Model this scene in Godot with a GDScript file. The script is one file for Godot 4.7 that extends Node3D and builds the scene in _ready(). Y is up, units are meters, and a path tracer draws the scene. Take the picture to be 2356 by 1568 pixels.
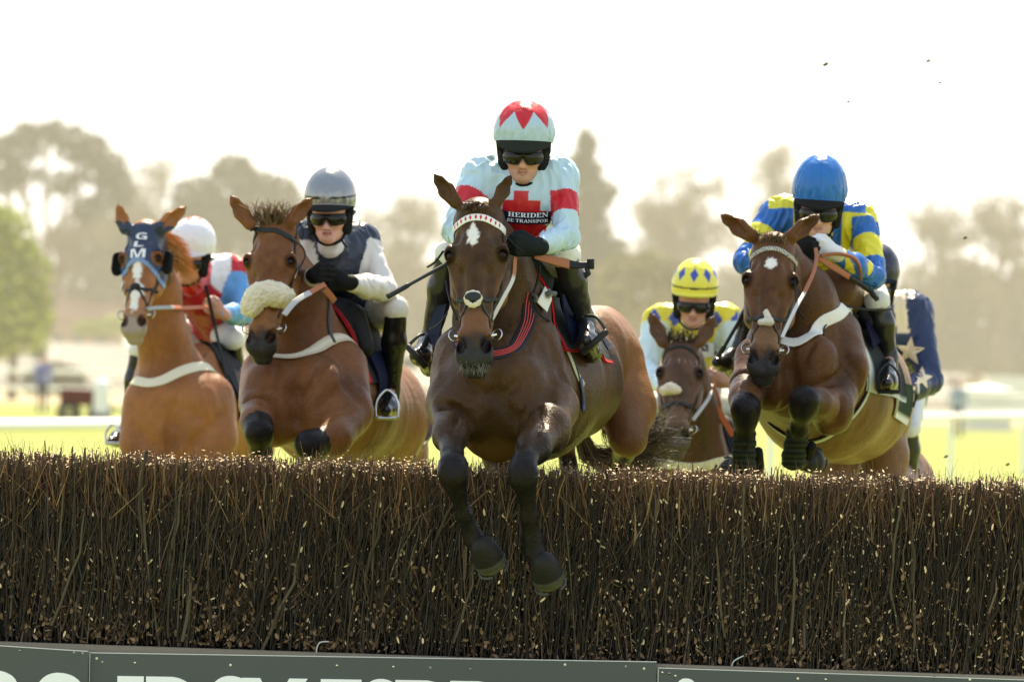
extends Node3D
# A steeplechase: six runners and riders meeting a birch fence, seen from the landing side.
const K := 12320.0        # focal length in pixels of a 2356-wide picture
const D := 22.0           # metres from the camera to the leading rider
var cam_o := Vector3(0, 1.82, 22.0)
var cam_b := Basis()
var rng := RandomNumberGenerator.new()
var nz := FastNoiseLite.new()
var crop := Vector3(0, 0, 1)
var taken := {}
var M := {}

# ---------------------------------------------------------------- measuring
func P(u: float, v: float, z: float) -> Vector3:   # point at depth z (towards the camera) behind a spot of the survey
	var d := D - z
	return cam_o + cam_b * Vector3((u - 1178.0) / K * d, -(v - 784.0) / K * d, -d)

func q(x: float, y: float, z: float) -> Vector3:
	return P(crop.x + x * crop.z, crop.y + y * crop.z, z)

func px(n: float, z: float) -> float:
	return n * crop.z * (D - z) / K

# ---------------------------------------------------------------- naming
func numbered(called: String) -> String:
	if not taken.has(called):
		taken[called] = 0
		return called
	taken[called] += 1
	return "%s_%03d" % [called, taken[called]]

func tag(o: Node, label := "", category := "", group := "", kind := "") -> Node:
	if label != "":
		o.set_meta("label", label)
	if category != "":
		o.set_meta("category", category)
	if group != "":
		o.set_meta("group", group)
	if kind != "":
		o.set_meta("kind", kind)
	return o

func thing(called: String, label: String, category: String, at := Vector3.ZERO, group := "") -> Node3D:
	var o := Node3D.new()
	o.name = numbered(called)
	add_child(o)
	o.position = at
	tag(o, label, category, group)
	return o

# ---------------------------------------------------------------- mesh accumulators
class Acc:
	var v := PackedVector3Array()
	var n := PackedVector3Array()
	var c := PackedColorArray()
	var i := PackedInt32Array()

func origin_of(node: Node) -> Vector3:
	var o := Vector3.ZERO
	var k = node
	while k is Node3D and k != self:
		o += k.position
		k = k.get_parent()
	return o

func make_mesh(a: Acc, off: Vector3) -> ArrayMesh:
	var arr := []
	arr.resize(Mesh.ARRAY_MAX)
	var v := PackedVector3Array()
	v.resize(a.v.size())
	for j in a.v.size():
		v[j] = a.v[j] - off
	arr[Mesh.ARRAY_VERTEX] = v
	arr[Mesh.ARRAY_NORMAL] = a.n
	arr[Mesh.ARRAY_COLOR] = a.c
	arr[Mesh.ARRAY_INDEX] = a.i
	var m := ArrayMesh.new()
	m.add_surface_from_arrays(Mesh.PRIMITIVE_TRIANGLES, arr)
	return m

func put(called: String, a: Acc, mat: Material, parent: Node = self) -> MeshInstance3D:
	var o := MeshInstance3D.new()
	o.name = called
	o.mesh = make_mesh(a, origin_of(parent))
	o.material_override = null
	o.mesh.surface_set_material(0, mat)
	parent.add_child(o, true)
	return o

func tri(a: Acc, x: int, y: int, z: int) -> void:
	a.i.append(x)
	a.i.append(y)
	a.i.append(z)

func renormal(a: Acc, from := 0, ifrom := 0) -> void:   # smooth normals from the faces
	for j in range(from, a.v.size()):
		a.n[j] = Vector3.ZERO
	var t := ifrom
	while t < a.i.size():
		var x := a.i[t]
		var y := a.i[t + 1]
		var z := a.i[t + 2]
		var f := (a.v[z] - a.v[x]).cross(a.v[y] - a.v[x])
		a.n[x] += f
		a.n[y] += f
		a.n[z] += f
		t += 3
	for j in range(from, a.v.size()):
		a.n[j] = a.n[j].normalized()

# ---------------------------------------------------------------- bodies: tapered bones joined by a smooth minimum, meshed as surface nets
func bone(a: Vector3, b: Vector3, ra: float, rb: float, k := 0.04, n := Vector3.ZERO, s := 1.0, cut := false) -> Array:
	return [a, b, ra, rb, k, n.normalized() if n != Vector3.ZERO else Vector3.UP, 1.0 / s - 1.0, cut, maxf(1.0, s)]

func chain(out: Array, pts: Array, k := 0.04) -> void:    # pts: [point, radius, point, radius ...]
	for j in range(0, pts.size() - 2, 2):
		out.append(bone(pts[j], pts[j + 2], pts[j + 1], pts[j + 3], k))

func sd(bones: Array, p: Vector3) -> float:
	var e := 9.0
	for b in bones:
		var a: Vector3 = b[0]
		var ba: Vector3 = b[1] - a
		var w := p - a
		var h := clampf(w.dot(ba) / maxf(ba.length_squared(), 1e-9), 0.0, 1.0)
		w -= ba * h
		var n: Vector3 = b[5]
		if b[6] != 0.0:
			w += n * (w.dot(n) * b[6])
		var d: float = w.length() - lerpf(b[2], b[3], h)
		var k: float = b[4]
		if b[7]:
			d = -d
			var m := k - absf(e - d)
			e = maxf(e, d) + (m * m * 0.25 / k if m > 0.0 else 0.0)
		else:
			var m := k - absf(e - d)
			e = minf(e, d) - (m * m * 0.25 / k if m > 0.0 else 0.0)
	return e

func near_bones(bones: Array, p: Vector3, reach: float) -> Array:
	var out := []
	for b in bones:
		var a: Vector3 = b[0]
		var ba: Vector3 = b[1] - a
		var h := clampf((p - a).dot(ba) / maxf(ba.length_squared(), 1e-9), 0.0, 1.0)
		if (p - a - ba * h).length() < maxf(b[2], b[3]) * b[8] + reach:
			out.append(b)
	return out

func grad(bones: Array, p: Vector3) -> Vector3:
	var e := 0.004
	return Vector3(sd(bones, p + Vector3(e, 0, 0)) - sd(bones, p - Vector3(e, 0, 0)), sd(bones, p + Vector3(0, e, 0)) - sd(bones, p - Vector3(0, e, 0)), sd(bones, p + Vector3(0, 0, e)) - sd(bones, p - Vector3(0, 0, e))) / (2.0 * e)

func onto(bones: Array, p: Vector3, off := 0.0, steps := 4) -> Array:     # [point on the surface, its normal]
	var nb := near_bones(bones, p, 0.25)
	if nb.is_empty():
		return [p, Vector3.BACK]
	var g := Vector3.BACK
	for j in steps:
		g = grad(nb, p)
		var d := sd(nb, p) - off
		p -= g * d / maxf(g.length_squared(), 0.2)
	return [p, g.normalized()]

func shoot(bones: Array, p: Vector3, dir: Vector3) -> Vector3:   # from p along dir to the surface
	var nb := near_bones(bones, p + dir * 0.3, 0.6)
	var t := 0.0
	for j in 40:
		var d := sd(nb, p + dir * t)
		if d < 0.0005:
			break
		t += d * 0.7
	return p + dir * t

func cell_vertex(f: PackedFloat32Array, vi: PackedInt32Array, c: int, sy: int, sz: int, lo: Vector3, cell: float, a: Acc) -> int:
	var got := vi[c]
	if got >= 0:
		return got
	var f0 := f[c]
	var f1 := f[c + 1]
	var f2 := f[c + sy]
	var f3 := f[c + sy + 1]
	var f4 := f[c + sz]
	var f5 := f[c + sz + 1]
	var f6 := f[c + sz + sy]
	var f7 := f[c + sz + sy + 1]
	var s := Vector3.ZERO
	var m := 0
	if (f0 < 0.0) != (f1 < 0.0):
		s += Vector3(f0 / (f0 - f1), 0, 0); m += 1
	if (f2 < 0.0) != (f3 < 0.0):
		s += Vector3(f2 / (f2 - f3), 1, 0); m += 1
	if (f4 < 0.0) != (f5 < 0.0):
		s += Vector3(f4 / (f4 - f5), 0, 1); m += 1
	if (f6 < 0.0) != (f7 < 0.0):
		s += Vector3(f6 / (f6 - f7), 1, 1); m += 1
	if (f0 < 0.0) != (f2 < 0.0):
		s += Vector3(0, f0 / (f0 - f2), 0); m += 1
	if (f1 < 0.0) != (f3 < 0.0):
		s += Vector3(1, f1 / (f1 - f3), 0); m += 1
	if (f4 < 0.0) != (f6 < 0.0):
		s += Vector3(0, f4 / (f4 - f6), 1); m += 1
	if (f5 < 0.0) != (f7 < 0.0):
		s += Vector3(1, f5 / (f5 - f7), 1); m += 1
	if (f0 < 0.0) != (f4 < 0.0):
		s += Vector3(0, 0, f0 / (f0 - f4)); m += 1
	if (f1 < 0.0) != (f5 < 0.0):
		s += Vector3(1, 0, f1 / (f1 - f5)); m += 1
	if (f2 < 0.0) != (f6 < 0.0):
		s += Vector3(0, 1, f2 / (f2 - f6)); m += 1
	if (f3 < 0.0) != (f7 < 0.0):
		s += Vector3(1, 1, f3 / (f3 - f7)); m += 1
	s /= maxf(m, 1.0)
	var g := Vector3(f1 - f0 + f3 - f2 + f5 - f4 + f7 - f6, f2 - f0 + f3 - f1 + f6 - f4 + f7 - f5, f4 - f0 + f5 - f1 + f6 - f2 + f7 - f3)
	var x := c % sy
	var y := (c % sz) / sy
	var z := c / sz
	var at := a.v.size()
	vi[c] = at
	a.v.append(lo + (Vector3(x, y, z) + s) * cell)
	a.n.append(g.normalized())
	return at

# rough: displaces the skin along its normal by rough.call(point, normal)
func skin(a: Acc, bones: Array, cell: float, col: Callable, rough = null) -> void:
	var lo := Vector3(INF, INF, INF)
	var hi := -lo
	for b in bones:
		if b[7]:
			continue
		var r: float = maxf(b[2], b[3]) * b[8]
		var rv := Vector3(r, r, r)
		lo = lo.min(b[0] - rv).min(b[1] - rv)
		hi = hi.max(b[0] + rv).max(b[1] + rv)
	lo -= Vector3.ONE * cell * 3.0
	hi += Vector3.ONE * cell * 3.0
	var nx := int((hi.x - lo.x) / cell) + 2
	var ny := int((hi.y - lo.y) / cell) + 2
	var nzz := int((hi.z - lo.z) / cell) + 2
	var sy := nx
	var sz := nx * ny
	var f := PackedFloat32Array()
	f.resize(sz * nzz)
	f.fill(9.0)
	for b in bones:
		var pa: Vector3 = b[0]
		var ba: Vector3 = b[1] - pa
		var inv := 1.0 / maxf(ba.length_squared(), 1e-9)
		var ra: float = b[2]
		var dr: float = b[3] - ra
		var k: float = b[4]
		var n: Vector3 = b[5]
		var c: float = b[6]
		var cut: bool = b[7]
		var q4 := 0.25 / k
		var m: float = maxf(ra, b[3]) * b[8] + k + cell * 2.0
		var mv := Vector3(m, m, m)
		var l: Vector3 = ((pa.min(b[1]) - mv - lo) / cell).max(Vector3.ZERO)
		var h2: Vector3 = ((pa.max(b[1]) + mv - lo) / cell).min(Vector3(nx - 1, ny - 1, nzz - 1))
		var x0 := int(l.x)
		var x1 := int(h2.x) + 1
		var px0 := lo.x + x0 * cell - pa.x
		for iz in range(int(l.z), int(h2.z) + 1):
			for iy in range(int(l.y), int(h2.y) + 1):
				var w0 := Vector3(px0, lo.y + iy * cell - pa.y, lo.z + iz * cell - pa.z)
				# skip rows that stay outside the bone's reach
				var mid := w0 + Vector3((x1 - x0) * cell * 0.5, 0, 0)
				var hm := clampf(mid.dot(ba) * inv, 0.0, 1.0)
				if (mid - ba * hm).length() - (x1 - x0) * cell * 0.5 > m:
					continue
				var i := x0 + iy * sy + iz * sz
				for ix in range(x0, x1):
					var h := clampf(w0.dot(ba) * inv, 0.0, 1.0)
					var w := w0 - ba * h
					if c != 0.0:
						w += n * (w.dot(n) * c)
					var d := w.length() - ra - dr * h
					var e := f[i]
					if cut:
						d = -d
						var t := k - absf(e - d)
						f[i] = maxf(e, d) + (t * t * q4 if t > 0.0 else 0.0)
					elif d < m:
						var t := k - absf(e - d)
						f[i] = minf(e, d) - (t * t * q4 if t > 0.0 else 0.0)
					i += 1
					w0.x += cell
	var vi := PackedInt32Array()
	vi.resize(f.size())
	vi.fill(-1)
	var first := a.v.size()
	var ifirst := a.i.size()
	var lim := cell * 5.0
	for iz in range(1, nzz - 1):
		for iy in range(1, ny - 1):
			var i := 1 + iy * sy + iz * sz
			for ix in range(1, nx - 1):
				var e := f[i]
				if e < lim and e > -lim:
					var inn := e < 0.0
					if inn != (f[i + 1] < 0.0):
						quad(a, cell_vertex(f, vi, i, sy, sz, lo, cell, a), cell_vertex(f, vi, i - sy, sy, sz, lo, cell, a), cell_vertex(f, vi, i - sy - sz, sy, sz, lo, cell, a), cell_vertex(f, vi, i - sz, sy, sz, lo, cell, a), inn)
					if inn != (f[i + sy] < 0.0):
						quad(a, cell_vertex(f, vi, i, sy, sz, lo, cell, a), cell_vertex(f, vi, i - sz, sy, sz, lo, cell, a), cell_vertex(f, vi, i - sz - 1, sy, sz, lo, cell, a), cell_vertex(f, vi, i - 1, sy, sz, lo, cell, a), inn)
					if inn != (f[i + sz] < 0.0):
						quad(a, cell_vertex(f, vi, i, sy, sz, lo, cell, a), cell_vertex(f, vi, i - 1, sy, sz, lo, cell, a), cell_vertex(f, vi, i - 1 - sy, sy, sz, lo, cell, a), cell_vertex(f, vi, i - sy, sy, sz, lo, cell, a), inn)
				i += 1
	for j in range(first, a.v.size()):
		a.c.append(col.call(a.v[j], a.n[j]))
	if rough != null:
		for j in range(first, a.v.size()):
			a.v[j] += a.n[j] * rough.call(a.v[j], a.n[j])
		renormal(a, first, ifirst)

func quad(a: Acc, w: int, x: int, y: int, z: int, flip: bool) -> void:
	if flip:
		a.i.append_array(PackedInt32Array([w, z, y, w, y, x]))
	else:
		a.i.append_array(PackedInt32Array([w, x, y, w, y, z]))

# ---------------------------------------------------------------- swept shapes
func curve(pts: Array, step: float) -> PackedVector3Array:     # a smooth line through pts
	var out := PackedVector3Array()
	for j in pts.size() - 1:
		var p0: Vector3 = pts[maxi(j - 1, 0)]
		var p1: Vector3 = pts[j]
		var p2: Vector3 = pts[j + 1]
		var p3: Vector3 = pts[mini(j + 2, pts.size() - 1)]
		var m := maxi(1, int(p1.distance_to(p2) / step))
		for t in m:
			out.append(p1.cubic_interpolate(p2, p0, p3, float(t) / m))
	out.append(pts[-1])
	return out

func tube(a: Acc, pts: PackedVector3Array, r0: float, r1: float, sides: int, col: Color, caps := true) -> void:
	var first := a.v.size()
	var ifirst := a.i.size()
	var up := Vector3(0.3, 0.5, 0.8)
	var m := pts.size()
	for j in m:
		var t := (pts[mini(j + 1, m - 1)] - pts[maxi(j - 1, 0)]).normalized()
		var s := t.cross(up).normalized()
		if s == Vector3.ZERO:
			s = Vector3.RIGHT
		var w := s.cross(t)
		up = w
		var r := lerpf(r0, r1, float(j) / maxf(m - 1, 1))
		for k in sides:
			var an := TAU * k / sides
			a.v.append(pts[j] + (s * cos(an) + w * sin(an)) * r)
			a.n.append(s * cos(an) + w * sin(an))
			a.c.append(col)
	for j in m - 1:
		for k in sides:
			var x := first + j * sides + k
			var y := first + j * sides + (k + 1) % sides
			quad(a, x, y, y + sides, x + sides, false)
	if caps:
		for e in 2:
			var b := first + (m - 1) * sides * e
			for k in range(1, sides - 1):
				if e == 1:
					tri(a, b, b + k, b + k + 1)
				else:
					tri(a, b, b + k + 1, b + k)
	renormal(a, first, ifirst)

# a strap: flat, with rounded edges; nrm gives the way its face looks at each point
func ribbon(a: Acc, pts: PackedVector3Array, nrm: PackedVector3Array, w: float, th: float, col, w1 := -1.0) -> void:
	var first := a.v.size()
	var ifirst := a.i.size()
	var m := pts.size()
	var prof := [Vector2(-1, -1), Vector2(-1, 0.6), Vector2(-0.8, 1), Vector2(0, 1.12), Vector2(0.8, 1), Vector2(1, 0.6), Vector2(1, -1)]
	for j in m:
		var t := (pts[mini(j + 1, m - 1)] - pts[maxi(j - 1, 0)]).normalized()
		var s := t.cross(nrm[j]).normalized()
		var n := s.cross(t).normalized()
		var f := float(j) / maxf(m - 1, 1)
		var ww := w if w1 < 0.0 else lerpf(w, w1, f)
		for p in prof:
			a.v.append(pts[j] + s * (p.x * ww * 0.5) + n * (p.y * th * 0.5))
			a.n.append(n)
			a.c.append(col.call(f, p.x) if col is Callable else col)
	var ns := prof.size()
	for j in m - 1:
		for k in ns:
			var x := first + j * ns + k
			var y := first + j * ns + (k + 1) % ns
			quad(a, x, y, y + ns, x + ns, true)
	for e in 2:
		var b := first + (m - 1) * ns * e
		for k in range(1, ns - 1):
			if e == 0:
				tri(a, b, b + k, b + k + 1)
			else:
				tri(a, b, b + k + 1, b + k)
	renormal(a, first, ifirst)

# a strap laid on a body through the given points
func strap(a: Acc, bones: Array, pts: Array, w: float, th: float, col, step := 0.02, off := 0.0) -> PackedVector3Array:
	var c := curve(pts, step)
	var n := PackedVector3Array()
	for j in c.size():
		var r := onto(bones, c[j], th * 0.4 + off)
		c[j] = r[0]
		n.append(r[1])
	for pass_ in 2:
		var c2 := c.duplicate()
		for j in range(1, c.size() - 1):
			c2[j] = (c[j - 1] + c[j] * 2.0 + c[j + 1]) * 0.25
			n[j] = (n[j - 1] + n[j] + n[j + 1]).normalized()
		c = c2
	ribbon(a, c, n, w, th, col)
	return c

# a sheet laid on a body between four corners; col.call(s, t)
func sheet(a: Acc, bones, c00: Vector3, c10: Vector3, c11: Vector3, c01: Vector3, ns: int, nt: int, off: float, th: float, col: Callable, flap := 0.0) -> void:
	var first := a.v.size()
	var ifirst := a.i.size()
	var front := PackedVector3Array()
	var nn := PackedVector3Array()
	for j in nt + 1:
		for k in ns + 1:
			var s := float(k) / ns
			var t := float(j) / nt
			var p := c00.lerp(c10, s).lerp(c01.lerp(c11, s), t)
			var n := (c10 - c00).cross(c01 - c00).normalized()
			if n.z < 0:
				n = -n
			if bones != null:
				var g := onto(bones, p, off)
				p = g[0].lerp(p, flap * t * t)
				n = g[1]
			p += n * nz.get_noise_3d(p.x * 9.0, p.y * 4.0, p.z * 9.0) * 0.012 * (1.0 if bones == null else 0.4 + flap)
			front.append(p)
			nn.append(n)
	for side in 2:
		for j in front.size():
			a.v.append(front[j] + nn[j] * (th * 0.5 if side == 0 else -th * 0.5))
			a.n.append(nn[j])
			a.c.append(col.call(float(j % (ns + 1)) / ns, float(j / (ns + 1)) / nt))
	var half := front.size()
	var turn := (front[1] - front[0]).cross(front[ns + 1] - front[0]).dot(nn[0]) > 0.0
	for j in nt:
		for k in ns:
			var x := first + j * (ns + 1) + k
			quad(a, x, x + 1, x + ns + 2, x + ns + 1, turn)
			quad(a, x + half, x + half + 1, x + half + ns + 2, x + half + ns + 1, not turn)
	for k in ns:
		for e in [0, nt]:
			var x: int = first + e * (ns + 1) + k
			quad(a, x, x + 1, x + 1 + half, x + half, e == nt)
	for j in nt:
		for e in [0, ns]:
			var x: int = first + j * (ns + 1) + e
			quad(a, x, x + ns + 1, x + ns + 1 + half, x + half, e == 0)
	renormal(a, first, ifirst)

func ball(a: Acc, c: Vector3, ax: Vector3, ay: Vector3, az: Vector3, col: Color, m := 10) -> void:   # an ellipsoid with the given half axes
	var first := a.v.size()
	var ifirst := a.i.size()
	for j in m + 1:
		var th := PI * j / m
		for k in m * 2:
			var ph := TAU * k / (m * 2)
			a.v.append(c + ay * cos(th) + (ax * cos(ph) + az * sin(ph)) * sin(th))
			a.n.append(Vector3.UP)
			a.c.append(col)
	for j in m:
		for k in m * 2:
			var x := first + j * m * 2 + k
			var y := first + j * m * 2 + (k + 1) % (m * 2)
			quad(a, x, y, y + m * 2, x + m * 2, ax.cross(ay).dot(az) > 0.0)
	renormal(a, first, ifirst)

func ring(a: Acc, c: Vector3, x: Vector3, y: Vector3, r: float, col: Color, sides := 6, m := 20) -> void:   # a closed loop of wire
	var pts := PackedVector3Array()
	for j in m + 1:
		pts.append(c + x * cos(TAU * j / m) + y * sin(TAU * j / m))
	tube(a, pts, r, r, sides, col, false)

func box(a: Acc, c: Vector3, x: Vector3, y: Vector3, z: Vector3, col: Color) -> void:      # half axes; flat faces
	for f in 6:
		var n: Vector3 = [x, -x, y, -y, z, -z][f]
		var s: Vector3 = [y, z, z, x, x, y][f]
		var t: Vector3 = [z, y, x, z, y, x][f]
		var b := a.v.size()
		for k in 4:
			a.v.append(c + n + s * [-1, 1, 1, -1][k] + t * [-1, -1, 1, 1][k])
			a.n.append(n.normalized())
			a.c.append(col)
		quad(a, b, b + 1, b + 2, b + 3, x.cross(y).dot(z) > 0.0)

func hair(a: Acc, root: Vector3, dir: Vector3, drop: Vector3, length: float, r: float, col: Color, segs := 4) -> void:   # one lock
	var pts := PackedVector3Array()
	for j in segs + 1:
		var t := float(j) / segs
		pts.append(root + dir * length * t + drop * length * t * t)
	tube(a, pts, r, r * 0.25, 3, col, false)

# ---------------------------------------------------------------- materials
func mat(called: String, rough: float, spec := 0.5, metal := 0.0, col := Color.WHITE, vertex := true) -> StandardMaterial3D:
	var m := StandardMaterial3D.new()
	m.resource_name = called
	m.albedo_color = col
	m.vertex_color_use_as_albedo = vertex
	m.roughness = rough
	m.metallic = metal
	m.metallic_specular = spec
	m.cull_mode = BaseMaterial3D.CULL_DISABLED
	M[called] = m
	return m

func grain(m: StandardMaterial3D, freq: float, scale: Vector3, strength: float, octaves := 3, bump := 6.0) -> void:     # fine relief in the thing's own axes
	var n := FastNoiseLite.new()
	n.noise_type = FastNoiseLite.TYPE_SIMPLEX_SMOOTH
	n.frequency = freq
	n.fractal_octaves = octaves
	n.seed = 5
	var t := NoiseTexture2D.new()
	t.width = 256
	t.height = 256
	t.seamless = true
	t.noise = n
	t.as_normal_map = true
	t.bump_strength = bump
	m.normal_enabled = true
	m.normal_texture = t
	m.normal_scale = strength
	m.uv1_triplanar = true
	m.uv1_scale = scale

func lin(r: float, g: float, b: float) -> Color:      # an sRGB 0-255 colour as a linear vertex colour
	return Color(r / 255.0, g / 255.0, b / 255.0).srgb_to_linear()

func sm(a: float, b: float, x: float) -> float:
	return smoothstep(a, b, x)

func _ready() -> void:
	# camera
	var cam := Camera3D.new()
	cam.name = "camera"
	add_child(cam)
	cam_b = Basis(Vector3.RIGHT, deg_to_rad(0.27)) * Basis(Vector3.BACK, deg_to_rad(1.5))
	cam.transform = Transform3D(cam_b, cam_o)
	var lens := CameraAttributesPhysical.new()
	lens.frustum_focal_length = 12.0 / (784.0 / K)
	lens.frustum_focus_distance = 21.6
	lens.exposure_aperture = lens.frustum_focal_length / 50.0
	lens.frustum_far = 3000.0
	lens.frustum_near = 0.5
	cam.attributes = lens
	cam.fov = rad_to_deg(2.0 * atan(784.0 / K))
	cam.far = 3000.0
	cam.current = true
	# sky, haze and exposure
	var env := Environment.new()
	env.background_mode = Environment.BG_SKY
	var sky := Sky.new()
	var sm_ := ProceduralSkyMaterial.new()
	sm_.sky_top_color = Color(0.60, 0.65, 0.72)
	sm_.sky_horizon_color = Color(0.97, 0.965, 0.95)
	sm_.sky_curve = 0.12
	sm_.ground_bottom_color = Color(0.45, 0.47, 0.30)
	sm_.ground_horizon_color = Color(0.85, 0.85, 0.75)
	sky.sky_material = sm_
	env.sky = sky
	env.tonemap_mode = Environment.TONE_MAPPER_LINEAR
	env.tonemap_exposure = 2.6
	env.sdfgi_enabled = true
	env.ssao_enabled = true
	env.ssil_enabled = true
	env.fog_enabled = false
	env.volumetric_fog_enabled = true
	env.volumetric_fog_density = 0.0
	env.fog_density = 0.0002
	env.fog_light_color = Color(0.98, 0.95, 0.88)
	var we := WorldEnvironment.new()
	we.name = "environment"
	we.environment = env
	add_child(we)
	# sun: high behind the runners, a little to the right
	var sun := DirectionalLight3D.new()
	sun.name = "sun"
	add_child(sun)
	sun.light_energy = 1.6
	sun.light_color = Color(1.0, 0.93, 0.80)
	sun.light_angular_distance = 0.5
	sun.shadow_enabled = true
	sun.look_at_from_position(Vector3(0.05, 0.76, -0.64), Vector3.ZERO)
	nz.noise_type = FastNoiseLite.TYPE_SIMPLEX_SMOOTH
	nz.frequency = 0.35
	nz.fractal_octaves = 2
	nz.seed = 3
	materials()
	setting()
	fence()
	leader()
	leader_rider()
	runner_fleece()
	runner_blue()
	runner_hood()
	runner_yellow()
	runner_stars()
	clods()
	haze()

func materials() -> void:
	grain(mat("coat", 0.36, 0.25), 0.05, Vector3(9, 4, 9), 0.55, 4, 7.0)
	mat("eye", 0.12, 0.3)
	mat("tack", 0.5, 0.28)
	mat("steel", 0.22, 0.5, 1.0)
	mat("rubber", 0.8, 0.3)
	var hr := mat("hair", 0.5, 0.4)
	hr.backlight_enabled = true
	hr.backlight = Color(0.16, 0.11, 0.06)
	mat("satin", 0.22, 0.5, 0.55)
	var mn := mat("mane", 0.5, 0.5)
	mn.backlight_enabled = true
	mn.backlight = Color(0.5, 0.25, 0.08)
	mat("hoof", 0.55, 0.3)
	grain(mat("silk", 0.32, 0.42), 0.02, Vector3(3, 3, 3), 0.35, 3, 5.0)
	grain(mat("cloth", 0.8, 0.2), 0.03, Vector3(6, 6, 6), 0.8, 4, 5.0)
	mat("skin", 0.5, 0.35)
	mat("boot", 0.22, 0.42)
	mat("glove", 0.75, 0.2)
	mat("lens", 0.05, 0.35)
	mat("paint", 0.5, 0.4)
	var w := mat("fleece", 0.95, 0.2)
	grain(w, 0.06, Vector3(14, 14, 14), 1.0, 3, 8.0)
	grain(mat("bark", 0.8, 0.3), 0.05, Vector3(20, 6, 20), 0.8)
	mat("twig", 0.5, 0.5)
	mat("board", 0.45, 0.4)
	var cv := mat("canvas", 0.7, 0.3)
	cv.backlight_enabled = true
	cv.backlight = Color(0.75, 0.75, 0.72)
	mat("vinyl_print", 0.5, 0.4)
	mat("cutwood", 0.75, 0.3)
	var lf := mat("leaf", 0.7, 0.3)
	lf.backlight_enabled = true
	lf.backlight = Color(0.25, 0.22, 0.08)

# ---------------------------------------------------------------- horses: what they share
# A head frame: o between the ears, x to the picture's right, y down the face to the muzzle, n out of the face; w = unit across, l = unit along.
func head_frame(poll: Vector3, muzzle: Vector3, right: Vector3, w: float) -> Dictionary:
	var y := (muzzle - poll).normalized()
	var x := (right - y * right.dot(y)).normalized()
	var n := x.cross(-y).normalized()
	return {"o": poll, "x": x, "y": y, "n": n, "l": poll.distance_to(muzzle), "w": w}

func hp(h: Dictionary, x: float, t: float, n: float) -> Vector3:
	return h.o + h.x * (x * h.w) + h.y * (t * h.l) + h.n * (n * h.w)

func hl(h: Dictionary, p: Vector3) -> Vector3:       # back into the frame
	var d: Vector3 = p - h.o
	return Vector3(d.dot(h.x) / h.w, d.dot(h.y) / h.l, d.dot(h.n) / h.w)

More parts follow.
